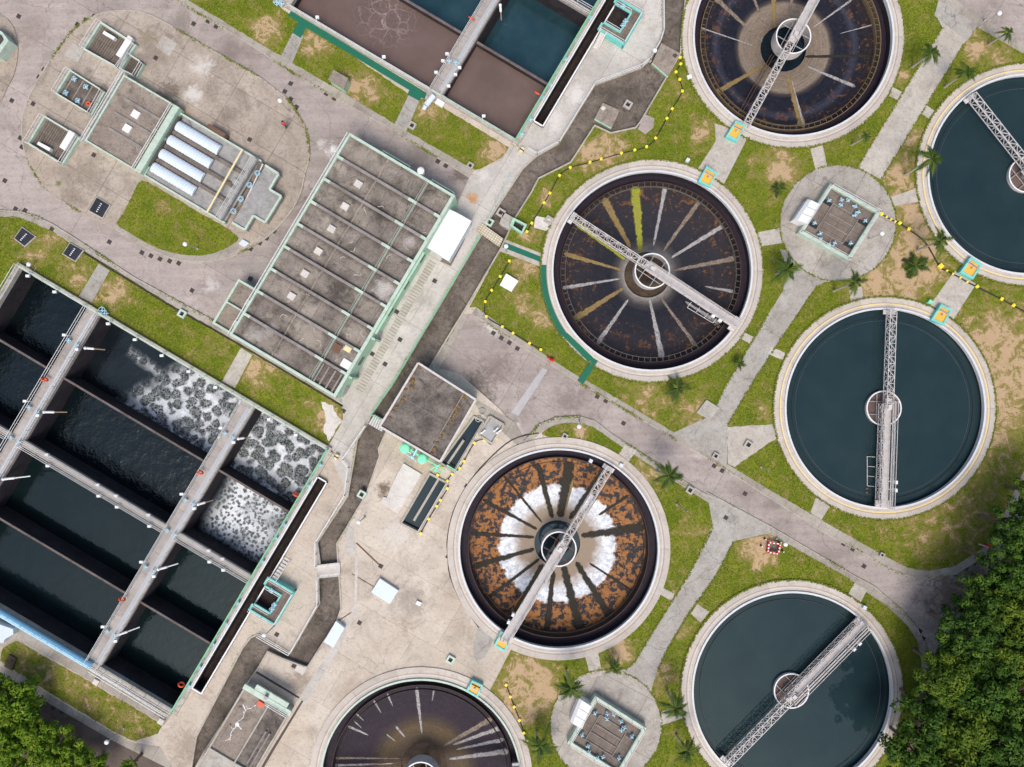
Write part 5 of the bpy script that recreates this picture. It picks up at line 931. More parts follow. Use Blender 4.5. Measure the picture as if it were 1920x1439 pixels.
# valve chambers on the two round pads
def chamber(q, hood, label, z=1.15):
    Q = [W(*p, z) for p in q]; c = sum(Q, Vector())/4; root = thing('valve_chamber', label, 'valve chamber', (c.x, c.y, 0), 'valve chambers on the round pads'); L = lambda s, t: lerpq(Q, s, t); e = .055
    mb = MB()
    for s in (((0, 0), (1, 0), (1, e), (0, e)), ((0, 1-e), (1, 1-e), (1, 1), (0, 1)), ((0, e), (e, e), (e, 1-e), (0, 1-e)), ((1-e, e), (1, e), (1, 1-e), (1-e, 1-e))): mb.prism([L(*a) for a in s], 0, z)
    mb.build('wall', M['mint'], root)
    mb = MB(); mb.prism([L(*a) for a in ((.05, .05), (.95, .05), (.95, .95), (.05, .95))], 0, .75); mb.build('floor', M['brownplate'], root)
    mb = MB()
    for a, b in (((.24, .26), (.24, .78)), ((.76, .26), (.76, .78)), ((.24, .26), (.76, .26)), ((.24, .78), (.76, .78)), ((.26, .44), (.74, .44)), ((.26, .61), (.74, .61))):
        A, B_ = L(*a), L(*b); mb.bar((A.x, A.y, .82), (B_.x, B_.y, .82), .09, .16)
    mb.build('plate_joint', M['beam'], root)
    for s, t in ((.05, .26), (.77, .26), (.05, .72), (.77, .72)):
        mb = MB(); mb.prism([L(s, t), L(s+.18, t), L(s+.18, t+.07), L(s, t+.07)], .7, .757); mb.build('opening', M['black'], root)
    k = 0
    for s, t in ((.14, .27), (.86, .27), (.14, .73), (.86, .73), (.32, .16), (.42, .11), (.36, .24), (.58, .14), (.68, .2), (.66, .27), (.32, .84), (.38, .92), (.55, .93), (.62, .86)):
        p = L(s, t); mb = MB(); a0 = .5+.3*k; k += 1; b = Vector((p.x, p.y, .75))
        mb.tube(b, b+Vector((0, 0, .55)), .13, 8)
        for i in range(4): a = a0+i*math.pi/2; mb.tube(b+Vector((0, 0, .5)), b+Vector((.26*math.cos(a), .26*math.sin(a), .5)), .08, 6)
        mb.tube(b+Vector((0, 0, .3)), b+Vector((.34*math.cos(a0), .34*math.sin(a0), .3)), .13, 8); mb.ball(b+Vector((0, 0, .55)), .14, 8); mb.build('valve', M['lblue'], root)
    pts = [L(.03, .03), L(.97, .03), L(.97, .97), L(.03, .97), L(.03, .03)]
    for a, b in zip(pts, pts[1:]): mb = MB(); hrail(mb, [a, b], .9, 2, 1.7, .05); mb.build('handrail', M['rail'], root)
    hq = [W(*p, 1.6) for p in hood]; c2 = sum(hq, Vector())/4; mb = MB(); mb.prism(hq, 0, 1.3)
    e0, e1 = hq[0].lerp(hq[1], .22), hq[3].lerp(hq[2], .22); up = Vector((0, 0, .28)); dn = Vector((0, 0, -.3))
    mb.add([hq[0]+dn, e0+up*.2, e1+up*.2, hq[3]+dn, hq[1]+up, hq[2]+up, hq[1]+dn, hq[2]+dn], [(0, 1, 2, 3), (1, 4, 5, 2), (0, 3, 7, 6), (3, 2, 5, 7), (0, 6, 4, 1), (4, 6, 7, 5)]); hd = mb.build('cover_hood', M['white'], root)
    for f in (.33, .66):
        a, b = hq[0].lerp(hq[3], f).lerp(hq[1].lerp(hq[2], f), .25), hq[1].lerp(hq[2], f); mb = MB(); mb.bar(a+up*.3, b+up*1.02, .05, .05); mb.build('hood_rib', M['grey'], hd)
    return root
chamber([(1557, 344), (1651, 397), (1592, 489), (1498, 436)], [(1516, 373), (1537, 385), (1514, 422), (1490, 411)], 'mint-walled valve chamber with light blue valves on the round pad between the clarifiers')
chamber([(1116, 1305), (1212, 1366), (1160, 1454), (1064, 1394)], [(1087, 1311), (1108, 1323), (1091, 1365), (1069, 1355)], 'mint-walled valve chamber with light blue valves on the round pad near the bottom edge')
# inlet works on the oval island: three tanks, roofed block, screw pumps
def tank3(q, label, hatch, floor, z=.55):
    Q = [W(*p, z) for p in q]; c = sum(Q, Vector())/4; root = thing('inlet_chamber', label, 'chamber', (c.x, c.y, 0), 'inlet chambers on the oval island'); L = lambda s, t: lerpq(Q, s, t); e = .05
    mb = MB()
    for s in (((0, 0), (1, 0), (1, e), (0, e)), ((0, 1-e), (1, 1-e), (1, 1), (0, 1)), ((0, e), (e, e), (e, 1-e), (0, 1-e)), ((1-e, e), (1, e), (1, 1-e), (1-e, 1-e))): mb.prism([L(*a) for a in s], 0, z)
    mb.build('wall', M['mint'], root)
    mb = MB(); mb.prism([L(*a) for a in ((.05, .05), (.95, .05), (.95, .95), (.05, .95))], -.3, z-.45); mb.build('floor', M['brownplate' if floor else 'nullah'], root)
    for i in range(14 if floor else 4):
        s = .12+.76*i/(13 if floor else 3); A, B_ = L(s, .08), L(s, .92); mb = MB(); mb.bar((A.x, A.y, z-.44), (B_.x, B_.y, z-.44), .10 if floor else .16, .1); mb.build('floor_plank', M['beam' if not floor else 'nullah'], root)
    for p in (((.02, .02), (.98, .02)), ((.98, .02), (.98, .98)), ((.98, .98), (.02, .98)), ((.02, .98), (.02, .02))): mb = MB(); hrail(mb, [L(*p[0]), L(*p[1])], .9, 2, 1.8, .05); mb.build('handrail', M['rail'], root)
    for h in hatch: mb = MB(); mb.prism([W(*p, z+.15) for p in h], z-.4, z+.15); mb.build('cover', M['white'], root)
    return root, L
tank3([(187, 40), (256, 84), (224, 131), (154, 92)], 'railed plank-floored chamber with white cover near the top of the oval island', [[(240, 66), (249, 72), (227, 109), (217, 103)], [(195, 58), (216, 70), (213, 75), (192, 63)]], True)
t2, L2 = tank3([(130, 130), (197, 172), (172, 217), (102, 175)], 'railed open chamber with light blue valves on the oval island', [], False)
for s, t in ((.22, .2), (.55, .22), (.22, .78), (.55, .8)):
    p = L2(s, t); F0 = Frame(960+p.x/PX, 719.5-p.y/PX, 0); valve(F0, 0, 0, .12, t2, .32, ang=s)
mb = MB(); p = L2(.8, .7); mb.ring(p, .16, .3, .5, .6, 16); mb.build('orange_hoop', M['orange'], t2)
tank3([(82, 216), (150, 257), (117, 310), (50, 269)], 'railed plank-floored chamber with white cover lowest on the oval island', [[(130, 244), (141, 250), (122, 283), (111, 276)], [(72, 266), (95, 278), (92, 284), (69, 271)]], True)
tank3([(242, 102), (270, 120), (255, 146), (225, 131)], 'small plank-floored side chamber joined to the roofed block on the oval island', [], True)
# roofed block
ZK = 1.7; FK = Frame(232, 140, ZK); c = FK.p(60, 70, 0); B4 = thing('inlet_house', 'flat brown-roofed block with mint edges in the middle of the oval island', 'building', (c.x, c.y, 0))
mb = MB(); boxuv(mb, FK, 0, 121, 0, 144, 0, ZK-.3); mb.build('wall', M['mintwall'], B4)
mb = MB(); boxuv(mb, FK, 3, 106, 3, 141, ZK-.3, ZK-.2); rf = mb.build('roof', M['roofbrown'], B4)
mb = MB()
for r in ((0, 121, 0, 3), (0, 3, 3, 141), (0, 121, 141, 144), (109, 121, 3, 141)): boxuv(mb, FK, *r, ZK-.35, ZK)
mb.build('parapet', M['mint'], B4)
for v, a, b in ((38, 26, 102), (70, 20, 102), (101, 26, 98)): mb = MB(); boxuv(mb, FK, a, b, v-2.5, v+2.5, ZK-.2, ZK-.06); mb.build('roof_beam', M['beam'], rf)
for u, v in ((57, 53), (57, 84)): mb = MB(); boxuv(mb, FK, u-7, u+7, v-7, v+7, ZK-.2, ZK+.05); mb.build('roof_hatch', M['white'], rf)
for k_ in (-2, -6): mb = MB(); hrail(mb, [FK.p(k_, -4, ZK-.8), FK.p(k_, 148, ZK-.8)], 1.1, 2, 2, .07); mb.build('handrail', M['rail'], B4)
mb = MB(); boxuv(mb, FK, -11, 0, -2, 146, ZK-1.0, ZK-.8); mb.build('walkway', M['greyplate'], B4)
mb = MB(); hrail(mb, [FK.p(107.5, 2, ZK-.2), FK.p(107.5, 142, ZK-.2)], .8, 2, 2, .07); mb.build('handrail', M['rail'], B4)
for a, b in ((14, 62), (68, 124)): mb = MB(); boxuv(mb, FK, 123, 127, a, b, ZK-1.2, ZK-.5); mb.build('slot', M['iron'], B4)
# screw pump troughs
ZS = 1.0; FS = Frame(335, 212, ZS); c = FS.p(85, 66, 0); B5 = thing('screw_pump_station', 'sloping troughs with four ribbed white covers on the oval island', 'pump station', (c.x, c.y, 0))
mb = MB(); boxuv(mb, FS, 0, 176, 0, 132, 0, .55); mb.build('trough_floor', M['greyplate'], B5)
mb = MB()
for r in ((0, 178, -3, .5), (0, 178, 131.5, 135), (0, 3, .5, 131.5)): boxuv(mb, FS, *r, 0, ZS-.2)
mb.build('frame_wall', M['mint'], B5)
for i in range(4):
    v0, v1, ln = 11+30*i, 11+30*i+21, 92; c0, c1_ = FS.p(9, (v0+v1)/2, .7), FS.p(9+ln, (v0+v1)/2, .7); d = (c1_-c0).normalized(); sd_ = Vector((-d.y, d.x, 0)); R = 21*PX/2*.98; mb = MB(); nl, na = 60, 12; vs = []
    for a in range(nl+1):
        p = c0.lerp(c1_, a/nl); rr = R*(1 if a % 4 else .93)
        for b in range(na+1): th = math.pi*b/na; vs.append(p+sd_*rr*math.cos(th)+Vector((0, 0, .62*rr*math.sin(th)+.15)))
    mb.add(vs, [(a*(na+1)+b, a*(na+1)+b+1, (a+1)*(na+1)+b+1, (a+1)*(na+1)+b) for a in range(nl) for b in range(na)], 0, True)
    mb.add([vs[b] for b in range(na+1)], [tuple(range(na+1))]); mb.add([vs[nl*(na+1)+b] for b in range(na+1)], [tuple(range(na+1))[::-1]]); mb.build('screw_cover', M['bluewhite'], B5)
for v in (36.2, 66.2, 96.2): mb = MB(); boxuv(mb, FS, 6, 170, v-3.4, v+3.4, .5, .98); mb.build('trough_wall', M['brownplate'], B5)
mb = MB(); a, b = FS.p(142, -2, 1.5), FS.p(145, 134, 1.5); mb.bar(a, b, .22, .2); mb.build('cross_pipe', M['cream'], B5)
mb = MB(); boxuv(mb, FS, 166, 173, 0, 133, .56, 1.2); w5 = mb.build('walkway', M['greyplate'], B5)
for u in (166.5, 172.5): mb = MB(); hrail(mb, [FS.p(u, 1, 1.2), FS.p(u, 132, 1.2)], .9, 2, 1.8, .055); mb.build('handrail', M['rail'], w5)
for u0, u1 in ((60, 98),): mb = MB(); boxuv(mb, FS, u0, u1, -11, -4, 0, 1.25); mb.build('louvre', M['rust'], B5)
for r in ((152, 163, 52, 63), (152, 163, 70, 82)): mb = MB(); boxuv(mb, FS, *r, .55, .9); mb.build('grating', M['grey'], B5)
mb = MB(); quadbox(mb, [(486, 302), (498, 310), (447, 424), (436, 418)], 0, .8); B6 = thing('valve_platform', 'pale cross-shaped platform with mint edge and light blue handwheels at the island rim', 'platform', W(485, 365, 0)); mb.build('valve_deck', M['brownplate'], B6)
pl = [(498, 311), (523, 327), (506, 356), (528, 369), (498, 418), (476, 405), (460, 432), (436, 418)]; mb = MB(); mb.prism([W(*p, 1.1) for p in pl], 0, 1.1); mb.build('deck', M['greyplate'], B6); mb = MB(); G = [W(*p, 1.1) for p in pl]
for i in range(7): mb.bar(G[i]+Vector((0, 0, .05)), G[i+1]+Vector((0, 0, .05+.003*i)), .28, .34)
mb.build('parapet', M['mint'], B6)
mb = MB(); mb.tube(W(493, 308, .95), W(441, 419, .95), .1, 10); mb.build('pipe', M['rail'], B6)
for x, y in ((485, 327), (470, 349), (454, 375), (440, 398)):
    p = W(x, y, .9); mb = MB(); mb.ring(p, .28, .36, 1.3, 1.36, 20); mb.tube((p.x, p.y, .8), (p.x, p.y, 1.36), .12, 8); mb.ball((p.x, p.y, 1.1), .24, 8)
    for i in range(6): a = i*math.pi/3; mb.bar((p.x, p.y, 1.33), (p.x+.3*math.cos(a), p.y+.3*math.sin(a), 1.33), .06)
    mb.build('handwheel', M['lblue'], B6)
mb = MB(); quadbox(mb, [(455, 449), (467, 456), (459, 464), (447, 457)], 0, .3); tag(mb.build('cover_slab', M['bluewhite']), 'pale grey-blue square slab at the tip of the island lawn', 'slab')
# corner of another plant at the picture edge
B7 = thing('inlet_kiosk', 'small mint-edged kiosk roof cut by the edge on the small round island', 'kiosk', W(2, 85, 0)); mb = MB(); quadbox(mb, [(-20, 48), (4, 60), (16, 76), (-4, 106), (-30, 100)], 0, 1.6); mb.build('roof', M['mint'], B7); mb = MB(); quadbox(mb, [(-20, 56), (2, 66), (6, 74), (-8, 94), (-26, 92)], 1.58, 1.7); mb.build('deck', M['iron'], B7)
# long low house at the bottom edge
ZH_ = 2.4; FH = Frame(462, 1282, ZH_); c = FH.p(45, 90, 0); B8 = thing('sludge_house', 'low two-tone stained roof with pale green canopy at the bottom edge', 'building', (c.x, c.y, 0))
mb = MB(); boxuv(mb, FH, 0, 98, 12, 190, 0, ZH_-.5); mb.build('wall', M['coping'], B8)
mb = MB(); boxuv(mb, FH, 3, 55, 15, 140, ZH_-.5, ZH_-.35); mb.build('roof', M['roofbrown'], B8); mb = MB(); boxuv(mb, FH, 58, 95, 15, 140, ZH_-.5, ZH_-.4); mb.build('roof', M['roof'], B8)
mb = MB()
for r in ((0, 3, 12, 190), (95, 98, 12, 190), (3, 95, 140, 144), (55.1, 57.9, 15, 140)): boxuv(mb, FH, *r, ZH_-.55, ZH_-.1)
mb.build('parapet', M['coping'], B8); mb = MB(); boxuv(mb, FH, 3, 95, 144, 190, ZH_-.9, ZH_-.8); mb.build('lower_roof', M['roofbrown'], B8)
for r in ((12, 14.5, 45, 75), (12, 14.5, 84, 120), (76, 79, 60, 130), (84, 87, 60, 138)): mb = MB(); boxuv(mb, FH, *r, ZH_-.4, ZH_-.15); mb.build('roof_kerb', M['beam'], B8)
mb = MB(); boxuv(mb, FH, -2, 100, 2, 12, ZH_-.3, ZH_); boxuv(mb, FH, 18, 88, -8, 2, ZH_-.3, ZH_-.05); mb.build('canopy', M['mint'], B8)
mb = MB(); boxuv(mb, FH, 42, 48, -2, 4, ZH_, ZH_+.5); mb.build('vent', M['grey'], B8); mb = MB(); boxuv(mb, FH, 36, 48, 17, 25, ZH_-.4, ZH_-.1); mb.build('roof_sheet', M['orange'], B8)
mb = MB()
wp = [(36, 28), (31, 38), (24, 47), (27, 60), (22, 73), (24, 84), (22, 95), (26, 106), (20, 116)]
for a, b in zip(wp, wp[1:]): m_ = ((a[0]+b[0])/2+random.uniform(-2.5, 2.5), (a[1]+b[1])/2); mb.bar(FH.p(*a, ZH_-.34), FH.p(*m_, ZH_-.34), .07, .03); mb.bar(FH.p(*m_, ZH_-.34), FH.p(*b, ZH_-.34), .05, .03); mb.bar(FH.p(*m_, ZH_-.34), FH.p(m_[0]+random.uniform(-7, 7), m_[1]+random.uniform(-3, 4), ZH_-.34), .05, .03)
p = FH.p(24, 78, ZH_-.34); mb.tube(p, p+Vector((0, 0, .02)), .27, 7); mb.bar(FH.p(24, 47, ZH_-.34), FH.p(14, 40, ZH_-.34), .1, .03); mb.bar(FH.p(24, 78, ZH_-.34), FH.p(36, 82, ZH_-.34), .1, .03); mb.build('white_crack', M['brightwhite'], B8)
mb = MB(); hrail(mb, [FH.p(52, 13, ZH_-.3), FH.p(96, 13, ZH_-.3)], .8, 2, 1.5, .06); mb.build('handrail', M['rail'], B8)
# channel culvert covers, footbridges and railings along the channel
def slab(q, z0, z1, name, mat, label, cat, group=None): mb = MB(); quadbox(mb, q, z0, z1); return tag(mb.build(name, M[mat], None), label, cat, group)
fb = thing('footbridge', 'cream chequered footbridge over the dark channel leading to the green path', 'footbridge', W(920, 440, 0)); mb = MB(); quadbox(mb, [(902, 418), (944, 448), (936, 463), (893, 433)], .05, .22); mb.build('deck', concrete('cream_chequer', (.62, .56, .43, 1), (.70, .63, .50, 1), (.35, .28, .16, 1), .5, .3, (.34, .30, 33, .05), 0), fb)
fb = thing('footbridge', 'grey slatted footbridge over the dark channel at the pump house corner', 'footbridge', W(708, 790, 0)); mb = MB(); quadbox(mb, [(702, 777), (725, 790), (716, 810), (690, 795)], .05, .2); mb.build('deck', M['grey'], fb)
for i in range(6):
    a, b = W(703+3.6*i, 778+2.2*i, .24), W(693+4.2*i, 796+2.5*i, .24); mb = MB(); mb.bar(a, b, .1, .06); mb.build('slat', M['rail'], fb)
fb = thing('footbridge', 'pale railed step bridge over the dark channel beside the lower slab', 'footbridge', W(616, 1070, 0)); mb = MB(); quadbox(mb, [(595, 1060), (637, 1055), (638, 1078), (597, 1082)], .02, .2); mb.build('deck', M['pale'], fb)
for a, b in (((595, 1061), (637, 1056)), ((597, 1081), (638, 1077))): mb = MB(); hrail(mb, [W(*a, .2), W(*b, .2)], .9, 2, 1.4, .05); mb.build('handrail', M['rail'], fb)
for i, (q, g) in enumerate((([(1240, 81), (1275, 100), (1252, 146), (1222, 120)], 0), ([(1130, 193), (1162, 207), (1146, 242), (1114, 224)], 0))):
    cv_ = thing('culvert_cover', ['stained concrete slab bridging the dark channel below the topmost clarifier', 'stained concrete slab with small hatch over the wide bend of the dark channel'][i], 'slab', W(*q[0], 0)); mb = MB(); quadbox(mb, q, -.6, .12); mb.build('slab', M['roofbrown'], cv_)
    mb = MB(); mb.bar(W(*q[2], .0), W(*q[3], .0), .12, .3); mb.build('painted_edge', M['mintwall'], cv_); mb = MB(); x, y = (1266, 104) if i == 0 else (1131, 203); quadbox(mb, [(x, y-4), (x+5, y), (x, y+5), (x-5, y)], .1, .2); mb.build('hatch', M['iron' if i == 0 else 'pale'], cv_)
slab([(1209, 215), (1227, 222), (1225, 240), (1210, 252), (1196, 242)], 0, .12, 'cover_slab', 'road', 'grey slab with cut corners on the grass edge below the channel bend', 'slab')
for pts, z, m, l in (([(1242, -20), (1243, 60), (1237, 80), (1217, 115), (1202, 127), (1115, 160), (1048, 269), (1007, 291), (990, 282)], .0, 'rail', 'long pale railing along the wide bends of the dark channel'),
                     ([(958, 332), (914, 418)], .05, 'mint', 'mint railing along the channel above the chequered footbridge'), ([(901, 444), (738, 720), (698, 777), (714, 786)], .05, 'greenrail', 'long green railing along the straight dark channel'),
                     ([(687, 798), (643, 862), (655, 876), (648, 928), (594, 1016), (594, 1060)], .05, 'rail', 'railing along the channel beside the foaming cells'), ([(597, 1083), (598, 1131), (545, 1224), (486, 1190)], .05, 'rail', 'pale railing round the lower slab corner above the channel')):
    g = thing('railing', l, 'railing', W(*pts[0], 0)); mb = MB(); hrail(mb, [W(x, y, z) for x, y in pts], 1.0, 2, 2.0, .075); mb.build('rails', M[m], g)
# ---------------------------------------------------------------- small things standing about
AX, AY = Vector((UX[0], -UX[1], 0)), Vector((VX[0], -VX[1], 0))
def sq(px, z0, z1, w, name, mat, h=None, rot=True):
    q = W(*px, z1); h = h or w; mb = MB(); a, b = (AX, AY) if rot else (Vector((1, 0, 0)), Vector((0, 1, 0)))
    return mb.prism([q+a*x*w/2+b*y*h/2 for x, y in ((-1, -1), (1, -1), (1, 1), (-1, 1))], z0, z1)
GT = {}
def grate(px, label, group, w=.42, frame=False, z=.0):
    p = W(*px, z)
    if 'g' not in GT:
        mb = MB(); GT['g'] = 1; r = thing('drain_grate', label, 'drain grate', p, group); h = .28
        mb.prism([p+AX*x*h+AY*y*h for x, y in ((-1, -1), (1, -1), (1, 1), (-1, 1))], z-.1, z+.006)
        f = mb.build('frame', M['iron'], r); mb = MB()
        for i in range(5): a = p+AX*(-.2+.1*i)-AY*.22; mb.bar(a+Vector((0, 0, .012)), a+AY*.44+Vector((0, 0, .012)), .05, .02)
        mb.build('grating', M['drain'], r); GT['g'] = r; r['z0'] = 0; del r['z0']
        return r
    s = GT['g']; r = s.copy(); COL.objects.link(r); r.location = p; r['label'] = label; r['group'] = group
    for c in s.children: d = c.copy(); COL.objects.link(d); d.parent = r
    WL[r.name] = p; return r
KG = 'dark drain grates in roads and kerbs'
def series(fmt, pts, z=.0, start=''):
    for i, p in enumerate(pts): grate(p, fmt.replace('#', ORD[i]), KG, z=z)
R_ = -.115
series('# dark kerb grate from the top along the upper bend of the oval island', [(176, 31), (160, 38), (145, 46), (82, 131), (73, 145), (38, 259), (41, 276)], R_)
series('# dark kerb grate from the top along the road beside the upper lawns', [(390, 40), (405, 50), (612, 176), (627, 185), (821, 303), (836, 311)], R_)
series('# dark kerb grate from the top on the island rim facing the upper lawns', [(545, 157), (534, 172), (545, 186), (556, 201)], R_)
series('# dark kerb grate from the picture edge above the lawn with two black panels', [(29, 392), (47, 395)], R_)
series('# dark kerb grate from the picture edge under the curved island lawn', [(266, 474), (283, 480), (300, 486), (318, 490), (335, 494), (470, 467), (487, 456), (500, 447), (514, 434)], R_)
series('# dark road cover from the top on the road round the oval island', [(35, 31), (363, 45), (22, 189), (9, 339), (205, 454), (360, 545)], R_)
series('# dark cover from the top set in the oval island concrete', [(292, 109), (62, 195), (176, 291), (468, 262)], .0)
series('# dark cover from the top in the slab strip beside the long building', [(815, 527), (744, 585), (750, 637), (698, 664), (722, 683), (644, 771)], .0)
series('# dark kerb grate from the channel on the pad below the green path', [(925, 625), (940, 634), (955, 643), (970, 654)], R_)
series('# dark kerb grate from the top along the middle road', [(1120, 744), (1136, 752), (1169, 794), (1339, 874), (1354, 883), (1397, 926), (1582, 1020), (1599, 1030), (1620, 1062), (1812, 1066), (1827, 1056)], R_)
series('# dark kerb grate from the top at the road bend beside the wood', [(1725, 1184), (1731, 1198)], R_)
series('# dark kerb grate from the picture edge on the shaded road at the lower corner', [(100, 1328), (116, 1336)], R_)
series('# dark cover from the top on the pale yard beside the rust-orange clarifier', [(972, 838), (875, 912), (840, 1044), (714, 1062), (674, 1168)], .006)
series('# dark cover from the top on the yard by the bottom house', [(519, 1190), (551, 1249)], .006)
series('# dark cover from the top on the concrete at the path junction', [(1361, 971)], .032)
grate((97, 430), 'dark cover in the pavement above the lawn with two black panels', KG); grate((332, 583), 'dark cover beside the mint square sump on the lower lawn', KG); grate((469, 523), 'dark cover at the corner of the low two-bay annex', KG)
def sump(px, label, mat='mint', w=1.0):
    mat = 'coping' if mat == 'pale' else mat
    c = W(*px, 0); r = thing('sump_box', label, 'sump', c, 'square open sumps'); mb = MB(); a = w/2; e = w*.26
    for x0, x1, y0, y1 in ((-a, a, -a, -e), (-a, a, e, a), (-a, -e, -e, e), (e, a, -e, e)): mb.prism([c+AX*x+AY*y for x, y in ((x0, y0), (x1, y0), (x1, y1), (x0, y1))], 0, .35)
    mb.build('kerb', M[mat], r); mb = MB(); mb.prism([c+AX*x*e+AY*y*e for x, y in ((-1, -1), (1, -1), (1, 1), (-1, 1))], .0, .08); mb.build('cover', M['black'], r)
sump((343, 589), 'mint-framed square sump on the lawn edge below the road'); sump((679, 927), 'mint-framed square sump on the rim of the dark channel beside the pale yard'); sump((1177, 198), 'pale-framed square sump in the wide bend of the dark channel', 'pale'); sump((1402, 834), 'pale-framed square sump on the white concrete triangle', 'pale')
sump((918, 418), 'mint-framed square sump at the chequered footbridge', 'mint', .95); sump((939, 400), 'pale-framed square sump on the channel slab above the chequered footbridge', 'pale'); sump((1029, 414), 'pale-framed square sump on the pale slab beside the clarifier with yellow-green streaks', 'pale'); sump((882, 312), 'pale-framed square sump at the lawn tip near the road', 'pale', .8); sump((845, 1236), 'pale green raised square sump on the beige yard', 'mint', 1.0)
sump((1652, 1040), 'pale small sump on the pavement below the upright-bridge clarifier', 'pale', .6); sump((773, 237), 'pale square sump at the corner of the upper lawn', 'pale', .95); sump((1341, 855), 'small pale sump on the grey concrete triangle by the road', 'pale', .8); sump((1059, 818), 'brown-lidded square sump on the crescent lawn', 'coping', .7); sump((1293, 919), 'pale square sump by the road above the long path', 'pale', .95)
def panel(q, label):
    Q = [W(*p, .25) for p in q]; c = sum(Q, Vector())/4; r = thing('hatch_cover', label, 'hatch', (c.x, c.y, 0), 'black hatch panels'); mb = MB(); mb.prism([c+(p-c)*1.16 for p in Q], 0, .16); mb.build('kerb', M['coping'], r)
    mb = MB(); mb.prism(Q, .1, .25); mb.build('cover', M['panel'], r); mb = MB()
    for i in range(5): p = lerpq(Q, .5, .2+.15*i); mb.prism([p+AX*x*.09+AY*y*.06 for x, y in ((-1, -1), (1, -1), (1, 1), (-1, 1))], .24, .29)
    mb.build('lifting_handle', M['white'], r)
panel([(181, 371), (204, 385), (191, 408), (167, 395)], 'black hatch panel with white dots on the oval island'); panel([(41, 428), (64, 444), (45, 461), (27, 447)], 'black hatch panel on the lawn nearer the picture edge'); panel([(131, 457), (154, 470), (140, 489), (118, 476)], 'black hatch panel on the lawn nearer the road')
def sheet(q, z, label, mat='bluewhite', name='cover_sheet', cat='cover'): mb = MB(); quadbox(mb, q, .02, z); return tag(mb.build(name, M[mat]), label, cat)
sheet([(712, 1085), (747, 1108), (731, 1133), (696, 1111)], .5, 'pale blue-white rectangular cover lying on the open yard'); sheet([(630, 1165), (646, 1178), (625, 1215), (607, 1204)], .7, 'narrow pale blue-white cover at the channel rim'); sheet([(949, 513), (972, 527), (959, 547), (937, 535)], .6, 'white square box on the lawn beside the green path', 'brightwhite', 'white_box', 'box')
sheet([(1004, 405), (1034, 411), (1028, 434), (1001, 427)], .12, 'pale square slab between the lawn and the clarifier with yellow-green streaks', 'pale', 'cover_slab', 'slab'); sheet([(1325, 750), (1349, 765), (1331, 788), (1306, 774)], .25, 'raised pale slab at the path junction', 'coping', 'cover_slab', 'slab'); sheet([(1288, 142), (1296, 139), (1298, 146), (1290, 149)], .3, 'tiny white box at the rim of the topmost clarifier', 'white', 'white_box', 'box'); sheet([(782, 1127), (791, 1131), (787, 1137), (779, 1133)], .3, 'tiny white box lying on the open yard', 'white', 'white_box', 'box')
for i, q in enumerate(([(306, 66), (332, 82), (318, 106), (292, 88)], [(136, 80), (160, 93), (147, 118), (121, 104)])):
    mb = MB(); quadbox(mb, q, .004, .03); tag(mb.build('tiled_slab', M['pad']), ['square of pale tiles set in the upper part of the oval island', 'square of pale tiles beside the upper plank-floored chamber'][i], 'slab')
# small green kiosk on the upper lawn
q = [(625, 131), (653, 147), (645, 168), (615, 149)]; Q = [W(*p, 1.7) for p in q]; c = sum(Q, Vector())/4; k = thing('kiosk', 'small kiosk with stained roof and pale green wall on the upper lawn', 'kiosk', (c.x, c.y, 0)); mb = MB(); mb.prism([c+(p-c)*.9 for p in Q], 0, 1.5); mb.build('wall', M['mintwall'], k); mb = MB(); mb.prism(Q, 1.5, 1.7); mb.build('roof', M['roofbrown'], k)
# open trough at the channel by the footbridge
q = [(962, 408), (988, 421), (979, 440), (956, 423)]; Q = [W(*p, 1.0) for p in q]; k = thing('outfall_trough', 'open mint-sided trough box at the channel edge above the chequered footbridge', 'trough', W(972, 424, 0)); mb = MB(); e = .2
for s in (((0, 0), (1, 0), (1, e), (0, e)), ((0, 1-e), (1, 1-e), (1, 1), (0, 1)), ((0, e), (e, e), (e, 1-e), (0, 1-e)), ((1-e*.6, e), (1, e), (1, 1-e), (1-e*.6, 1-e))): mb.prism([lerpq(Q, *a) for a in s], 0, 1.0)
mb.build('wall', M['mintwall'], k); mb = MB(); mb.prism([lerpq(Q, *a) for a in ((.15, .15), (.9, .15), (.9, .85), (.15, .85))], .05, .3); mb.build('floor', M['black'], k)
mb = MB(); quadbox(mb, [(944, 398), (962, 408), (955, 432), (936, 420)], -.5, .35); mb.build('slab', M['coping'], k)
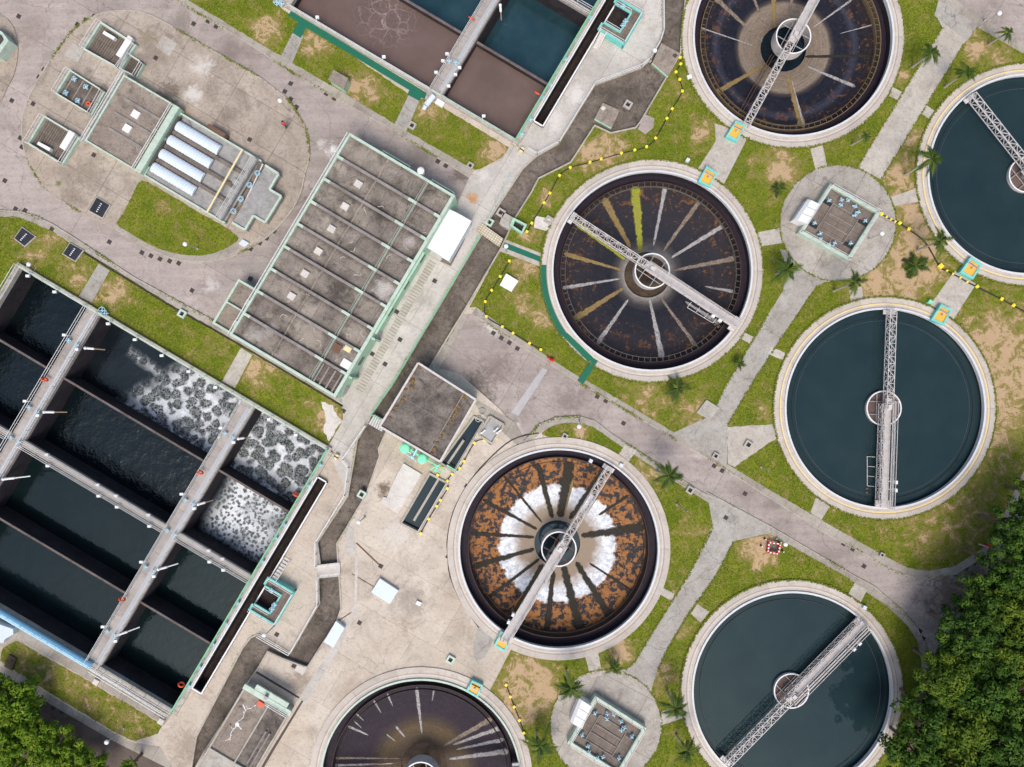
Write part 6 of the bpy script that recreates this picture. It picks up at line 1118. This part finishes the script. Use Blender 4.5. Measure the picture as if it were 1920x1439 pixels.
# lamps
def lamp(base, top, label, globe=True):
    b = W(*base, 0); rb = Vector((base[0]-960, 719.5-base[1])).length; rt = Vector((top[0]-960, 719.5-top[1])).length; z = max(1.2, min(5.5, H*(1-rb/rt) if rt > rb else 3)); r = thing('yard_lamp', label, 'lamp', b, 'yard lamps'); t_ = W(*top, z)
    mb = MB(); mb.tube(b, (b.x, b.y, .25), .16, 8); mb.tube(b, (b.x*.7+t_.x*.3, b.y*.7+t_.y*.3, z-.1), .07, 8, .05); mb.tube((b.x*.7+t_.x*.3, b.y*.7+t_.y*.3, z-.1), t_, .05, 6); mb.build('pole', M['coping'], r)
    if globe: mb = MB(); mb.ball(t_, .3, 14, sz=.75); mb.build('lamp_head', M['brightwhite'], r)
for a in (((1835, 52), (1874, 25), 'white globe lamp on a thin pole over the road beyond the palms'), ((542, 210), (525, 189), 'white globe lamp on the oval island rim facing the lawns'), ((371, 467), (347, 458), 'white globe lamp on the curved island lawn'), ((232, 1365), (200, 1392), 'white globe lamp leaning over the shaded road at the lower corner'),
          ((58, 505), (54, 496), 'white dome lamp on the lawn beside the dark water basin'), ((1219, 116), (1228, 95), 'white globe lamp at the railing bend below the topmost clarifier'), ((949, 474), (949, 462), 'white lamp at the start of the green path'), ((1628, 449), (1654, 438), 'white globe lamp beside the upper valve chamber'),
          ((1086, 790), (1086, 800), 'white lamp stub on the crescent lawn'), ((684, 970), (672, 979), 'white lamp on the pale yard beside the dark channel'), ((514, 1174), (495, 1191), 'white lamp at the railed slab corner by the chamber'), ((1456, 1010), (1473, 1021), 'white globe lamp beside the red and white barrier')): lamp(*a)
for a in (((1269, 946), (1290, 959), 'bare white pole on the lawn right of the rust-orange clarifier'.replace(' right of', ' outside')), ((1427, 876), (1440, 886), 'bare white pole on the lawn by the upright-bridge clarifier'), ((1845, 40), (1852, 9), 'bare thin pole by the far road')): lamp(*a, False)
# yellow marker blocks strung on black hoses
YB = None
def yblock(p, label, group, s=1.0, z=.1):
    global YB
    q = W(*p, z)
    if YB is None:
        r = thing('marker_block', label, 'marker block', q, group); mb = MB(); a = .165
        mb.prism([q+Vector((x*a*.7, y*a*.7, 0)) for x, y in ((-1, -.5), (-.5, -1), (.5, -1), (1, -.5), (1, .5), (.5, 1), (-.5, 1), (-1, .5))], z-.09, z); mb.prism([q+AX*x*a+AY*y*a for x, y in ((-1, -1), (1, -1), (1, 1), (-1, 1))], z, z+.2); mb.build('body', M['yellow'], r)
        mb = MB(); mb.ring(q, .03, .06, z+.2, z+.25, 10); mb.build('eyelet', M['yellow'], r); YB = r; return
    r = YB.copy(); COL.objects.link(r); r.location = q; r['label'] = label; r['group'] = group; r.scale = (s, s, s); r.rotation_euler = (0, 0, random.uniform(-.5, .5))
    for c in YB.children: d = c.copy(); COL.objects.link(d); d.parent = r
def hose(pts, label, r=.06, z=.12):
    pts = smooth(pts, 4, False); mb = MB()
    for a, b in zip(pts, pts[1:]): mb.tube(W(*a, z), W(*b, z), r, 6)
    tag(mb.build('hose', M['black']), label, 'hose')
HA = [(1275, 109), (1276, 121), (1267, 136), (1274, 150), (1279, 172), (1260, 205), (1250, 223), (1229, 260), (1212, 276), (1190, 282), (1165, 288), (1127, 299), (1106, 305), (1069, 315), (1049, 330), (1031, 363), (1020, 381), (997, 419), (988, 435)]
for i, p in enumerate(HA): yblock(p, f'{ORD[i]} yellow block from the top on the hose curving above the streaked clarifier', 'yellow marker blocks')
hose(HA, 'black hose with yellow blocks curving over the lawn above the streaked clarifier')
HB = [(955, 490), (938, 519), (922, 545), (910, 566), (912, 594), (942, 613), (962, 625), (993, 644), (1014, 656)]
for i, p in enumerate(HB): yblock(p, f'{ORD[i]} yellow block from the footbridge on the lawn hose inside the green path', 'yellow marker blocks')
hose(HB, 'black hose with yellow blocks round the lawn inside the green path')
HC = [(1652, 402), (1662, 407), (1670, 412), (1678, 416), (1686, 419), (1703, 430), (1735, 455), (1762, 500), (1775, 508), (1786, 514), (1800, 521), (1813, 529), (1831, 538), (1877, 561), (1899, 573), (1935, 592)]
for i, p in enumerate(HC):
    if i not in (6, 15): yblock(p, f'{ORD[i]} yellow block from the upper valve chamber on the hose towards the edge', 'yellow marker blocks', 1.7 if i == 7 else (.75 if i in (1, 2, 3, 8, 9, 10, 11) else 1.15))
hose(HC, 'black hose with yellow blocks from the upper valve chamber to the picture edge', .09)
HD = [(949, 1284), (957, 1306), (964, 1325), (974, 1350), (982, 1374), (989, 1389)]
for i, p in enumerate(HD): yblock(p, f'{ORD[i]} yellow block from the top on the hose by the bottom clarifier', 'yellow marker blocks')
hose(HD, 'black hose with yellow blocks beside the purple-brown clarifier')
HE = [(940, 805), (930, 822), (921, 834), (908, 825), (890, 831), (870, 865), (862, 878), (848, 889), (839, 902), (839, 916), (826, 938), (819, 949), (804, 973), (789, 1000)]
for i, p in enumerate(HE):
    if i != 2: yblock(p, f'{ORD[i]} yellow block from the grating platform on the hose along the blue channels', 'yellow marker blocks', 1, .2)
yblock((829, 877), 'single yellow block between the two blue water channels', 'yellow marker blocks'); yblock((821, 891), 'single yellow block on the corner of the split blue channel', 'yellow marker blocks')
hose(HE, 'black hose with yellow blocks along the blue water channels', .06, .25)
for i, (x, y) in enumerate(((978, 282), (631, 857))):
    r = thing('striped_drum', ['cream and black striped drum at the corner of the brown water basin', 'cream and black striped drum at the corner of the foaming basin'][i], 'drum', W(x, y, 0)); a = W(x, y, .3); mb = MB(); mb.tube(a-AY*.35, a+AY*.35, .3, 14); mb.build('drum', M['cream'], r); mb = MB(); mb.tube(a-AY*.08, a+AY*.08, .31, 14); mb.build('band', M['black'], r)
    mb = MB()
    for j in range(4): mb.tube(a-AX*(.5+.25*j)-AY*.1*j, a-AX*(.65+.25*j)-AY*.1*j, .09, 6)
    mb.build('chain', M['cream'], r)
# red hydrants, barrier, person
def hydrant(px, label):
    c = W(*px, 0); r = thing('fire_hydrant', label, 'hydrant', c); mb = MB(); mb.tube(c, c+Vector((0, 0, .7)), .18, 14); mb.ball(c+Vector((0, 0, .72)), .24, 14); mb.build('body', M['red'], r)
    for a in (0, 2.2): mb = MB(); d = Vector((math.cos(a), math.sin(a), 0)); mb.tube(c+d*.15+Vector((0, 0, .5)), c+d*.34+Vector((0, 0, .5)), .09, 10); mb.build('outlet', M['red'], r)
hydrant((1034, 676), 'red hydrant on the kerb below the green path'); hydrant((1848, 1021), 'red hydrant on the kerb at the edge of the wood')
mb = MB(); mb.tube(W(1025, 669, .4), W(1032, 675, .4), .08, 8); tag(mb.build('hose_reel', M['red']), 'short red pipe lying beside the hydrant below the green path', 'pipe')
mb = MB(); mb.bar(W(1836, 1021, .4), W(1847, 1024, .4), .12, .3); mb.bar(W(1851, 1025, .4), W(1857, 1031, .4), .14, .3); tag(mb.build('road_barrier', M['white']), 'short white barrier across the kerb beside the wood hydrant', 'barrier')
q = [(1438, 1015), (1459, 1018), (1455, 1036), (1436, 1033)]; br = thing('barrier_frame', 'red and white square barrier round a brown pit on the bare patch', 'barrier', W(1447, 1026, 0)); G = [W(*p, 0) for p in q]
for i in range(4):
    mb = MB(); a, b = G[i], G[(i+1) % 4]
    for j in range(6): mb.bar(a.lerp(b, j/6)+Vector((0, 0, .75)), a.lerp(b, (j+1)/6)+Vector((0, 0, .75)), .16, .2, j % 2)
    mb.bar(a, a+Vector((0, 0, .85)), .12, .12, 1); mb.bar(a.lerp(b, .02)+Vector((0, 0, .35)), a.lerp(b, .98)+Vector((0, 0, .35)), .1, .15, 1); mb.build('barrier_board', [M['white'], M['red']], br)
mb = MB(); mb.prism(G, .02, .05); mb.build('pit_cover', M['brownplate'], br)
for i, (x, y) in enumerate(((1426, 1023), (1433, 1010), (1466, 1033), (1461, 1016))):
    c = W(x, y, 0); r = thing('traffic_bollard', ['on the bare side', 'towards the road junction', 'towards the lower lawn', 'towards the road'][i] and 'small dark red bollard with white top '+['beside the bare sand', 'above the barrier corner', 'below the barrier corner', 'between barrier and road'][i], 'bollard', c, 'bollards round the barrier'); mb = MB(); mb.tube(c, c+Vector((0, 0, .6)), .15, 10, .09); mb.build('body', M['rust'], r); mb = MB(); mb.ball(c+Vector((0, 0, .62)), .11, 8); mb.build('top', M['white'], r)
def person(px, label):
    c = W(*px, 0); r = thing('person', label, 'person', c); V = Vector
    joints = {'pel': (0, 0, .95, .15), 'spi': (0, .02, 1.2, .16), 'che': (0, .03, 1.38, .17), 'nek': (0, .04, 1.5, .06), 'hed': (.0, .08, 1.62, .1), 'top': (0, .08, 1.72, .07), 'lsh': (-.2, .02, 1.42, .075), 'lel': (-.26, -.04, 1.16, .05), 'lwr': (-.22, .14, .98, .035), 'rsh': (.2, .02, 1.42, .075), 'rel': (.27, .0, 1.15, .05), 'rwr': (.25, .2, 1.0, .035),
              'lhi': (-.1, 0, .9, .1), 'lkn': (-.12, .08, .5, .075), 'lan': (-.12, 0, .09, .05), 'lto': (-.12, .16, .04, .04), 'rhi': (.1, 0, .9, .1), 'rkn': (.11, -.03, .5, .075), 'ran': (.12, -.2, .12, .05), 'rto': (.12, -.05, .04, .04)}
    for s, sx in (('l', -1), ('r', 1)):
        w = joints[s+'wr']
        for i, (dx, ln) in enumerate(((-.03, .075), (-.01, .09), (.01, .085), (.03, .07))): joints[f'{s}k{i}'] = (w[0]+dx, w[1]+.07, w[2]-.03, .012); joints[f'{s}f{i}'] = (w[0]+dx, w[1]+.07+ln*.7, w[2]-.03-ln*.6, .009)
        joints[s+'th'] = (w[0]-sx*.055, w[1]+.06, w[2]-.01, .01)
    bones = ['pel spi', 'spi che', 'che nek', 'nek hed', 'hed top', 'che lsh', 'lsh lel', 'lel lwr', 'che rsh', 'rsh rel', 'rel rwr', 'pel lhi', 'lhi lkn', 'lkn lan', 'lan lto', 'pel rhi', 'rhi rkn', 'rkn ran', 'ran rto']
    for s in 'lr': bones += [f'{s}wr {s}k{i}' for i in range(4)]+[f'{s}k{i} {s}f{i}' for i in range(4)]+[f'{s}wr {s}th']
    def grow(name, keys, mat, inf=0.0):
        me = bpy.data.meshes.new(name); ks = [k for k in joints if k in keys]; ix = {k: i for i, k in enumerate(ks)}
        me.from_pydata([joints[k][:3] for k in ks], [(ix[a], ix[b]) for a, b in (x.split() for x in bones) if a in ix and b in ix], []); o = bpy.data.objects.new(name, me); COL.objects.link(o); o.parent = r
        m = o.modifiers.new('skin', 'SKIN'); sv = me.skin_vertices[0].data
        for k in ks: sv[ix[k]].radius = (joints[k][3]+inf,)*2; sv[ix[k]].use_root = k in ('pel', 'che') and (k == 'pel' or 'pel' not in ks)
        s2 = o.modifiers.new('sub', 'SUBSURF'); s2.levels = s2.render_levels = 2; me.materials.append(M[mat]); return o
    grow('body', list(joints), 'skin'); grow('shirt', ['pel', 'spi', 'che', 'lsh', 'lel', 'rsh', 'rel'], 'red', .022); grow('trousers', ['pel', 'lhi', 'lkn', 'lan', 'rhi', 'rkn', 'ran'], 'cloth', .02)
    mb = MB(); mb.ball(c+V((0, .06, 1.69)), .118, 14, sz=.9); mb.build('hair', M['hair'], r); mb = MB()
    for sx in (-.035, .035): mb.ball(c+V((sx, .175, 1.635)), .014, 6)
    mb.build('eye', M['white'], r)
    r.rotation_euler = (0, 0, math.radians(-45)); r.scale = (1.15, 1.15, 1.05); return r
person((537.5, 238.5), 'person in a red shirt walking on the rim of the oval island')
# ---------------------------------------------------------------- trees and palms
def leafmesh(name, P, Nn, size, blade_tone):
    n = len(P); a = rng.uniform(0, 2*np.pi, n); t = np.stack([np.cos(a), np.sin(a), rng.uniform(-.5, .5, n)], 1); t /= np.linalg.norm(t, axis=1)[:, None]; b = np.cross(Nn, t); b /= np.linalg.norm(b, axis=1)[:, None]+1e-9; t = np.cross(b, Nn)
    s = size*rng.uniform(.7, 1.3, n)[:, None]; vs = np.stack([P-t*s, P+b*s*.45, P+t*s, P-b*s*.45], 1).reshape(-1, 3); me = bpy.data.meshes.new(name)
    me.vertices.add(4*n); me.vertices.foreach_set('co', vs.ravel()); me.loops.add(4*n); me.loops.foreach_set('vertex_index', np.arange(4*n)); me.polygons.add(n); me.polygons.foreach_set('loop_start', np.arange(n)*4); me.update(); me.validate()
    me.attributes.new('blade_tone', 'FLOAT', 'POINT').data.foreach_set('value', np.repeat(np.clip(blade_tone, 0, 1), 4)); return me
def crownmesh(seed, R, hgt, nclump=80, nleaf=85, size=.20):
    global rng
    sv = rng; rng = np.random.default_rng(seed); th = rng.uniform(0, 2*np.pi, nclump); cz = rng.uniform(-.35, 1, nclump); rad = np.sqrt(np.maximum(0, 1-np.clip(cz, 0, 1)**2))*np.sqrt(rng.uniform(.05, 1, nclump))
    Cn = np.stack([R*rad*np.cos(th)*rng.uniform(.85, 1.12, nclump), R*rad*np.sin(th), hgt*.5*cz*(1-.25*rad)], 1); P, Nn, rr = [], [], []
    for c in Cn:
        rc = R*rng.uniform(.13, .24); tone = rng.normal(.40, .15); d = rng.normal(size=(nleaf, 3)); d[:, 2] = np.abs(d[:, 2])*1.1-.35; d /= np.linalg.norm(d, axis=1)[:, None]
        P.append(c+d*rc*rng.uniform(.55, 1.08, nleaf)[:, None]*np.array([1, 1, .8])); q = d+rng.normal(size=d.shape)*.38+np.array([0, 0, .35]); Nn.append(q/np.linalg.norm(q, axis=1)[:, None]); rr.append(tone+.34*d[:, 2]+rng.normal(0, .12, nleaf))  # leaf tone rises towards each clump top, painting in light from above
    me = leafmesh('crown', np.concatenate(P), np.concatenate(Nn), size, np.concatenate(rr)); rng = sv; return me
def trunkmesh(h, r, seed):
    random.seed(seed); mb = MB(); mb.tube((0, 0, -.2), (0, 0, h*.62), r, 10, r*.65)
    for i in range(6): a = i*1.05+random.random(); e = Vector((math.cos(a)*h*.28, math.sin(a)*h*.28, h*(.8+.12*random.random()))); mb.tube((0, 0, h*(.42+.03*i)), e, r*.42, 7, r*.12)
    me = bpy.data.meshes.new('trunk'); me.from_pydata(mb.v, [], mb.f); me.materials.append(M['bark']); return me
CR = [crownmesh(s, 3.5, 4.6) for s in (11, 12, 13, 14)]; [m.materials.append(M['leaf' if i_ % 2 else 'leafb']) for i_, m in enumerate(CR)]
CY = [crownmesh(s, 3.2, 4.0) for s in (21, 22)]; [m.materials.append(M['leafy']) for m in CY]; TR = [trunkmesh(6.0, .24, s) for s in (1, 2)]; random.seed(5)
def tree(px, rp, label, group, yellow, i, zc=5.2):
    c = W(*px, zc); r = thing('broadleaf_tree', label, 'tree', (c.x, c.y, 0), group); s = rp*PX/(3.5 if not yellow else 3.2)
    for nm, me, zz in (('crown', (CY if yellow else CR)[i % (2 if yellow else 4)], zc), ('trunk', TR[i % 2], 0)):
        o = bpy.data.objects.new(nm, me); COL.objects.link(o); o.parent = r; o.location = (0, 0, zz); o.scale = (s, s, s) if nm == 'crown' else (1, 1, zc/5.4); o.rotation_euler = (0, 0, random.uniform(0, 6.28))
TW = [(1948, 925, 46), (1905, 985, 44), (1950, 1020, 50), (1885, 1060, 48), (1940, 1090, 56), (1845, 1125, 50), (1900, 1140, 58), (1818, 1190, 55), (1872, 1210, 60), (1935, 1200, 58), (1775, 1260, 55), (1835, 1280, 62), (1905, 1290, 62), (1742, 1335, 54), (1800, 1355, 62), (1868, 1370, 62), (1935, 1370, 58), (1722, 1412, 55), (1780, 1430, 60), (1850, 1445, 62), (1920, 1450, 60)]
WHERE = ['topmost tree of the wood, at the picture edge', 'small crown at the upper tip of the wood', 'upper edge crown behind the hydrant', 'crown beside the hydrant and white barrier', 'crown at the picture edge level with the road bend', 'crown overhanging the road bend at its upper side', 'large crown inside the wood below the hydrant', 'crown overhanging the middle of the road bend', 'large crown behind the road bend', 'edge crown in the middle of the wood', 'crown over the end of the curved pavement', 'large middle crown of the wood', 'large edge crown in the lower wood', 'crown touching the strip beside the reflecting clarifier', 'large lower crown behind the clarifier strip', 'large crown low in the wood', 'edge crown low in the wood', 'lowest crown beside the reflecting clarifier', 'second crown along the bottom edge from the clarifier', 'third crown along the bottom edge from the clarifier', 'corner crown at the bottom of the wood']
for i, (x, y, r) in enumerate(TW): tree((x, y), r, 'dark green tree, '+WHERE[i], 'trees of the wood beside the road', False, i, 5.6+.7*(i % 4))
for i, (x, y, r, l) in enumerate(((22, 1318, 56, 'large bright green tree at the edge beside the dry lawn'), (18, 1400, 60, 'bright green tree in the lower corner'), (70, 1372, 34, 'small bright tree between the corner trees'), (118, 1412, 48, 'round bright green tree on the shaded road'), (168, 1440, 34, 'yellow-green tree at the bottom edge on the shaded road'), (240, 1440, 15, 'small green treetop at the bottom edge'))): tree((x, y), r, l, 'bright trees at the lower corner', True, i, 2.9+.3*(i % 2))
def frondmesh(seed, L, nf):
    sr = np.random.default_rng(seed); P, F, R = [], [], []
    for k in range(nf):
        a = 2*np.pi*k/nf+sr.normal(0, .25); el = sr.uniform(.0, 1.2); ln = L*sr.uniform(.5, 1.15); tone = sr.choice([sr.uniform(.1, .7), .95], p=[.88, .12]); prev = None; N = 20
        for j in range(N):
            t = (j+.5)/N; hz_ = ln*t*np.cos(el*(1-t*.4)); z = ln*(np.sin(el)*t-.75*t*t); c = np.array([np.cos(a)*hz_, np.sin(a)*hz_, z]); d = np.array([np.cos(a), np.sin(a), -.5*t]); s = np.array([-np.sin(a), np.cos(a), 0]); w = ln*.24*np.sin(np.pi*min(1, .12+t*.86))*sr.uniform(.8, 1.1)
            for sg in (-1, 1):
                o = len(P); tip = c+sg*s*w+d*ln*.2+np.array([0, 0, -.25*w]); P += [c-d*.06, c+d*.06, tip]; F.append((o, o+1, o+2)); R += [tone, tone, tone+.15]
            if prev is not None: o = len(P); P += [prev-s*.03, prev+s*.03, c+s*.025, c-s*.025]; F.append((o, o+1, o+2, o+3)); R += [.9]*4
            prev = c
    me = bpy.data.meshes.new('crown'); me.from_pydata([tuple(p) for p in P], [], F); me.attributes.new('blade_tone', 'FLOAT', 'POINT').data.foreach_set('value', np.clip(R, 0, 1)); me.materials.append(M['palm']); return me
FM = [frondmesh(s, 2.0, 17) for s in (31, 32, 33)]
def palm(base, top, L, label, i, dry=False):
    b = W(*base, 0); rb = math.hypot(base[0]-960, base[1]-719.5); rt = math.hypot(top[0]-960, top[1]-719.5); z = max(.6, min(5.5, H*(1-rb/rt) if rt > rb else .6)); t_ = W(*top, z); r = thing('palm_tree', label, 'palm', b, 'palms among the clarifiers')
    if (t_-b).xy.length > 1.8: t_ = Vector((b.x+(t_.x-b.x)*1, b.y+(t_.y-b.y)*1, z))
    mb = MB(); m = b.lerp(t_, .5); mb.tube(b-Vector((0, 0, .1)), m, .17, 9, .12); mb.tube(m, t_, .12, 9, .1); mb.build('trunk', M['palmbark'], r)
    o = bpy.data.objects.new('crown', FM[i % 3]); COL.objects.link(o); o.parent = r; o.location = t_-b; s = L*PX/1.9; o.scale = (s, s, s); o.rotation_euler = (0, 0, random.uniform(0, 6))
for i, a in enumerate((((1709, 127), (1747, 99), 24, 'palm leaning over the long path, below the road'), ((1771, 164), (1810, 136), 24, 'palm on the lawn between the long path and the cut-off clarifier'), ((1852, 85), (1890, 61), 17, 'thin young palm by the far road'), ((1696, 329), (1747, 298), 30, 'long-trunked palm leaning over the rim of the cut-off clarifier'), ((1597, 272), (1625, 256), 12, 'small thin palm on the strip below the topmost clarifier'),
    ((1719, 470), (1763, 452), 27, 'palm at the rim beside the small path of the cut-off clarifier'), ((1712, 502), (1716, 500), 32, 'low dark palm on the dry lawn below the upper pad'), ((1455, 514), (1476, 505), 32, 'bushy palm at the grey path below the upper pad'), ((1563, 546), (1602, 530), 24, 'scrubby palm at the small path above the upright-bridge clarifier'), ((1457, 357), (1461, 354), 16, 'low dark palm on the lawn beside the upper pad'),
    ((1381, 682), (1386, 681), 16, 'small palm on the edge of the grey path below the streaked clarifier'), ((1266, 727), (1271, 728), 26, 'dark low palm on the lawn under the streaked clarifier'), ((1232, 884), (1254, 892), 30, 'bright green palm on the lawn beside the rust-orange clarifier'), ((1061, 1256), (1070, 1290), 30, 'palm between the rust-orange clarifier and the lower pad'), ((1148, 1240), (1152, 1253), 20, 'small palm at the top of the lower pad'),
    ((1250, 1296), (1267, 1328), 31, 'palm at the rim of the reflecting clarifier beside the lower pad'), ((1267, 1378), (1288, 1408), 28, 'palm at the bottom between lower pad and reflecting clarifier'), ((1005, 1372), (1012, 1398), 34, 'large bushy palm beside the bottom purple-brown clarifier'))): palm(*a, i)
# pad furniture
for i, (x, y) in enumerate(((1622, 1140), (1165, 873), (1108, 865), (1290, 300), (1745, 566))):
    mb = sq((x, y), 0, .55, .45, '', ''); tag(mb.build('control_cabinet', M['bluewhite' if i != 4 else 'aqua']), ['small white cabinet at the path to the reflecting clarifier', 'small pale cabinet on the rim of the rust-orange clarifier by the road', 'tiny pale cabinet at the rim above the rust-orange clarifier', 'small white cabinet on the lawn above the streaked clarifier', 'small green cabinet beside the yellow-floored box of the upright-bridge clarifier'][i], 'cabinet')
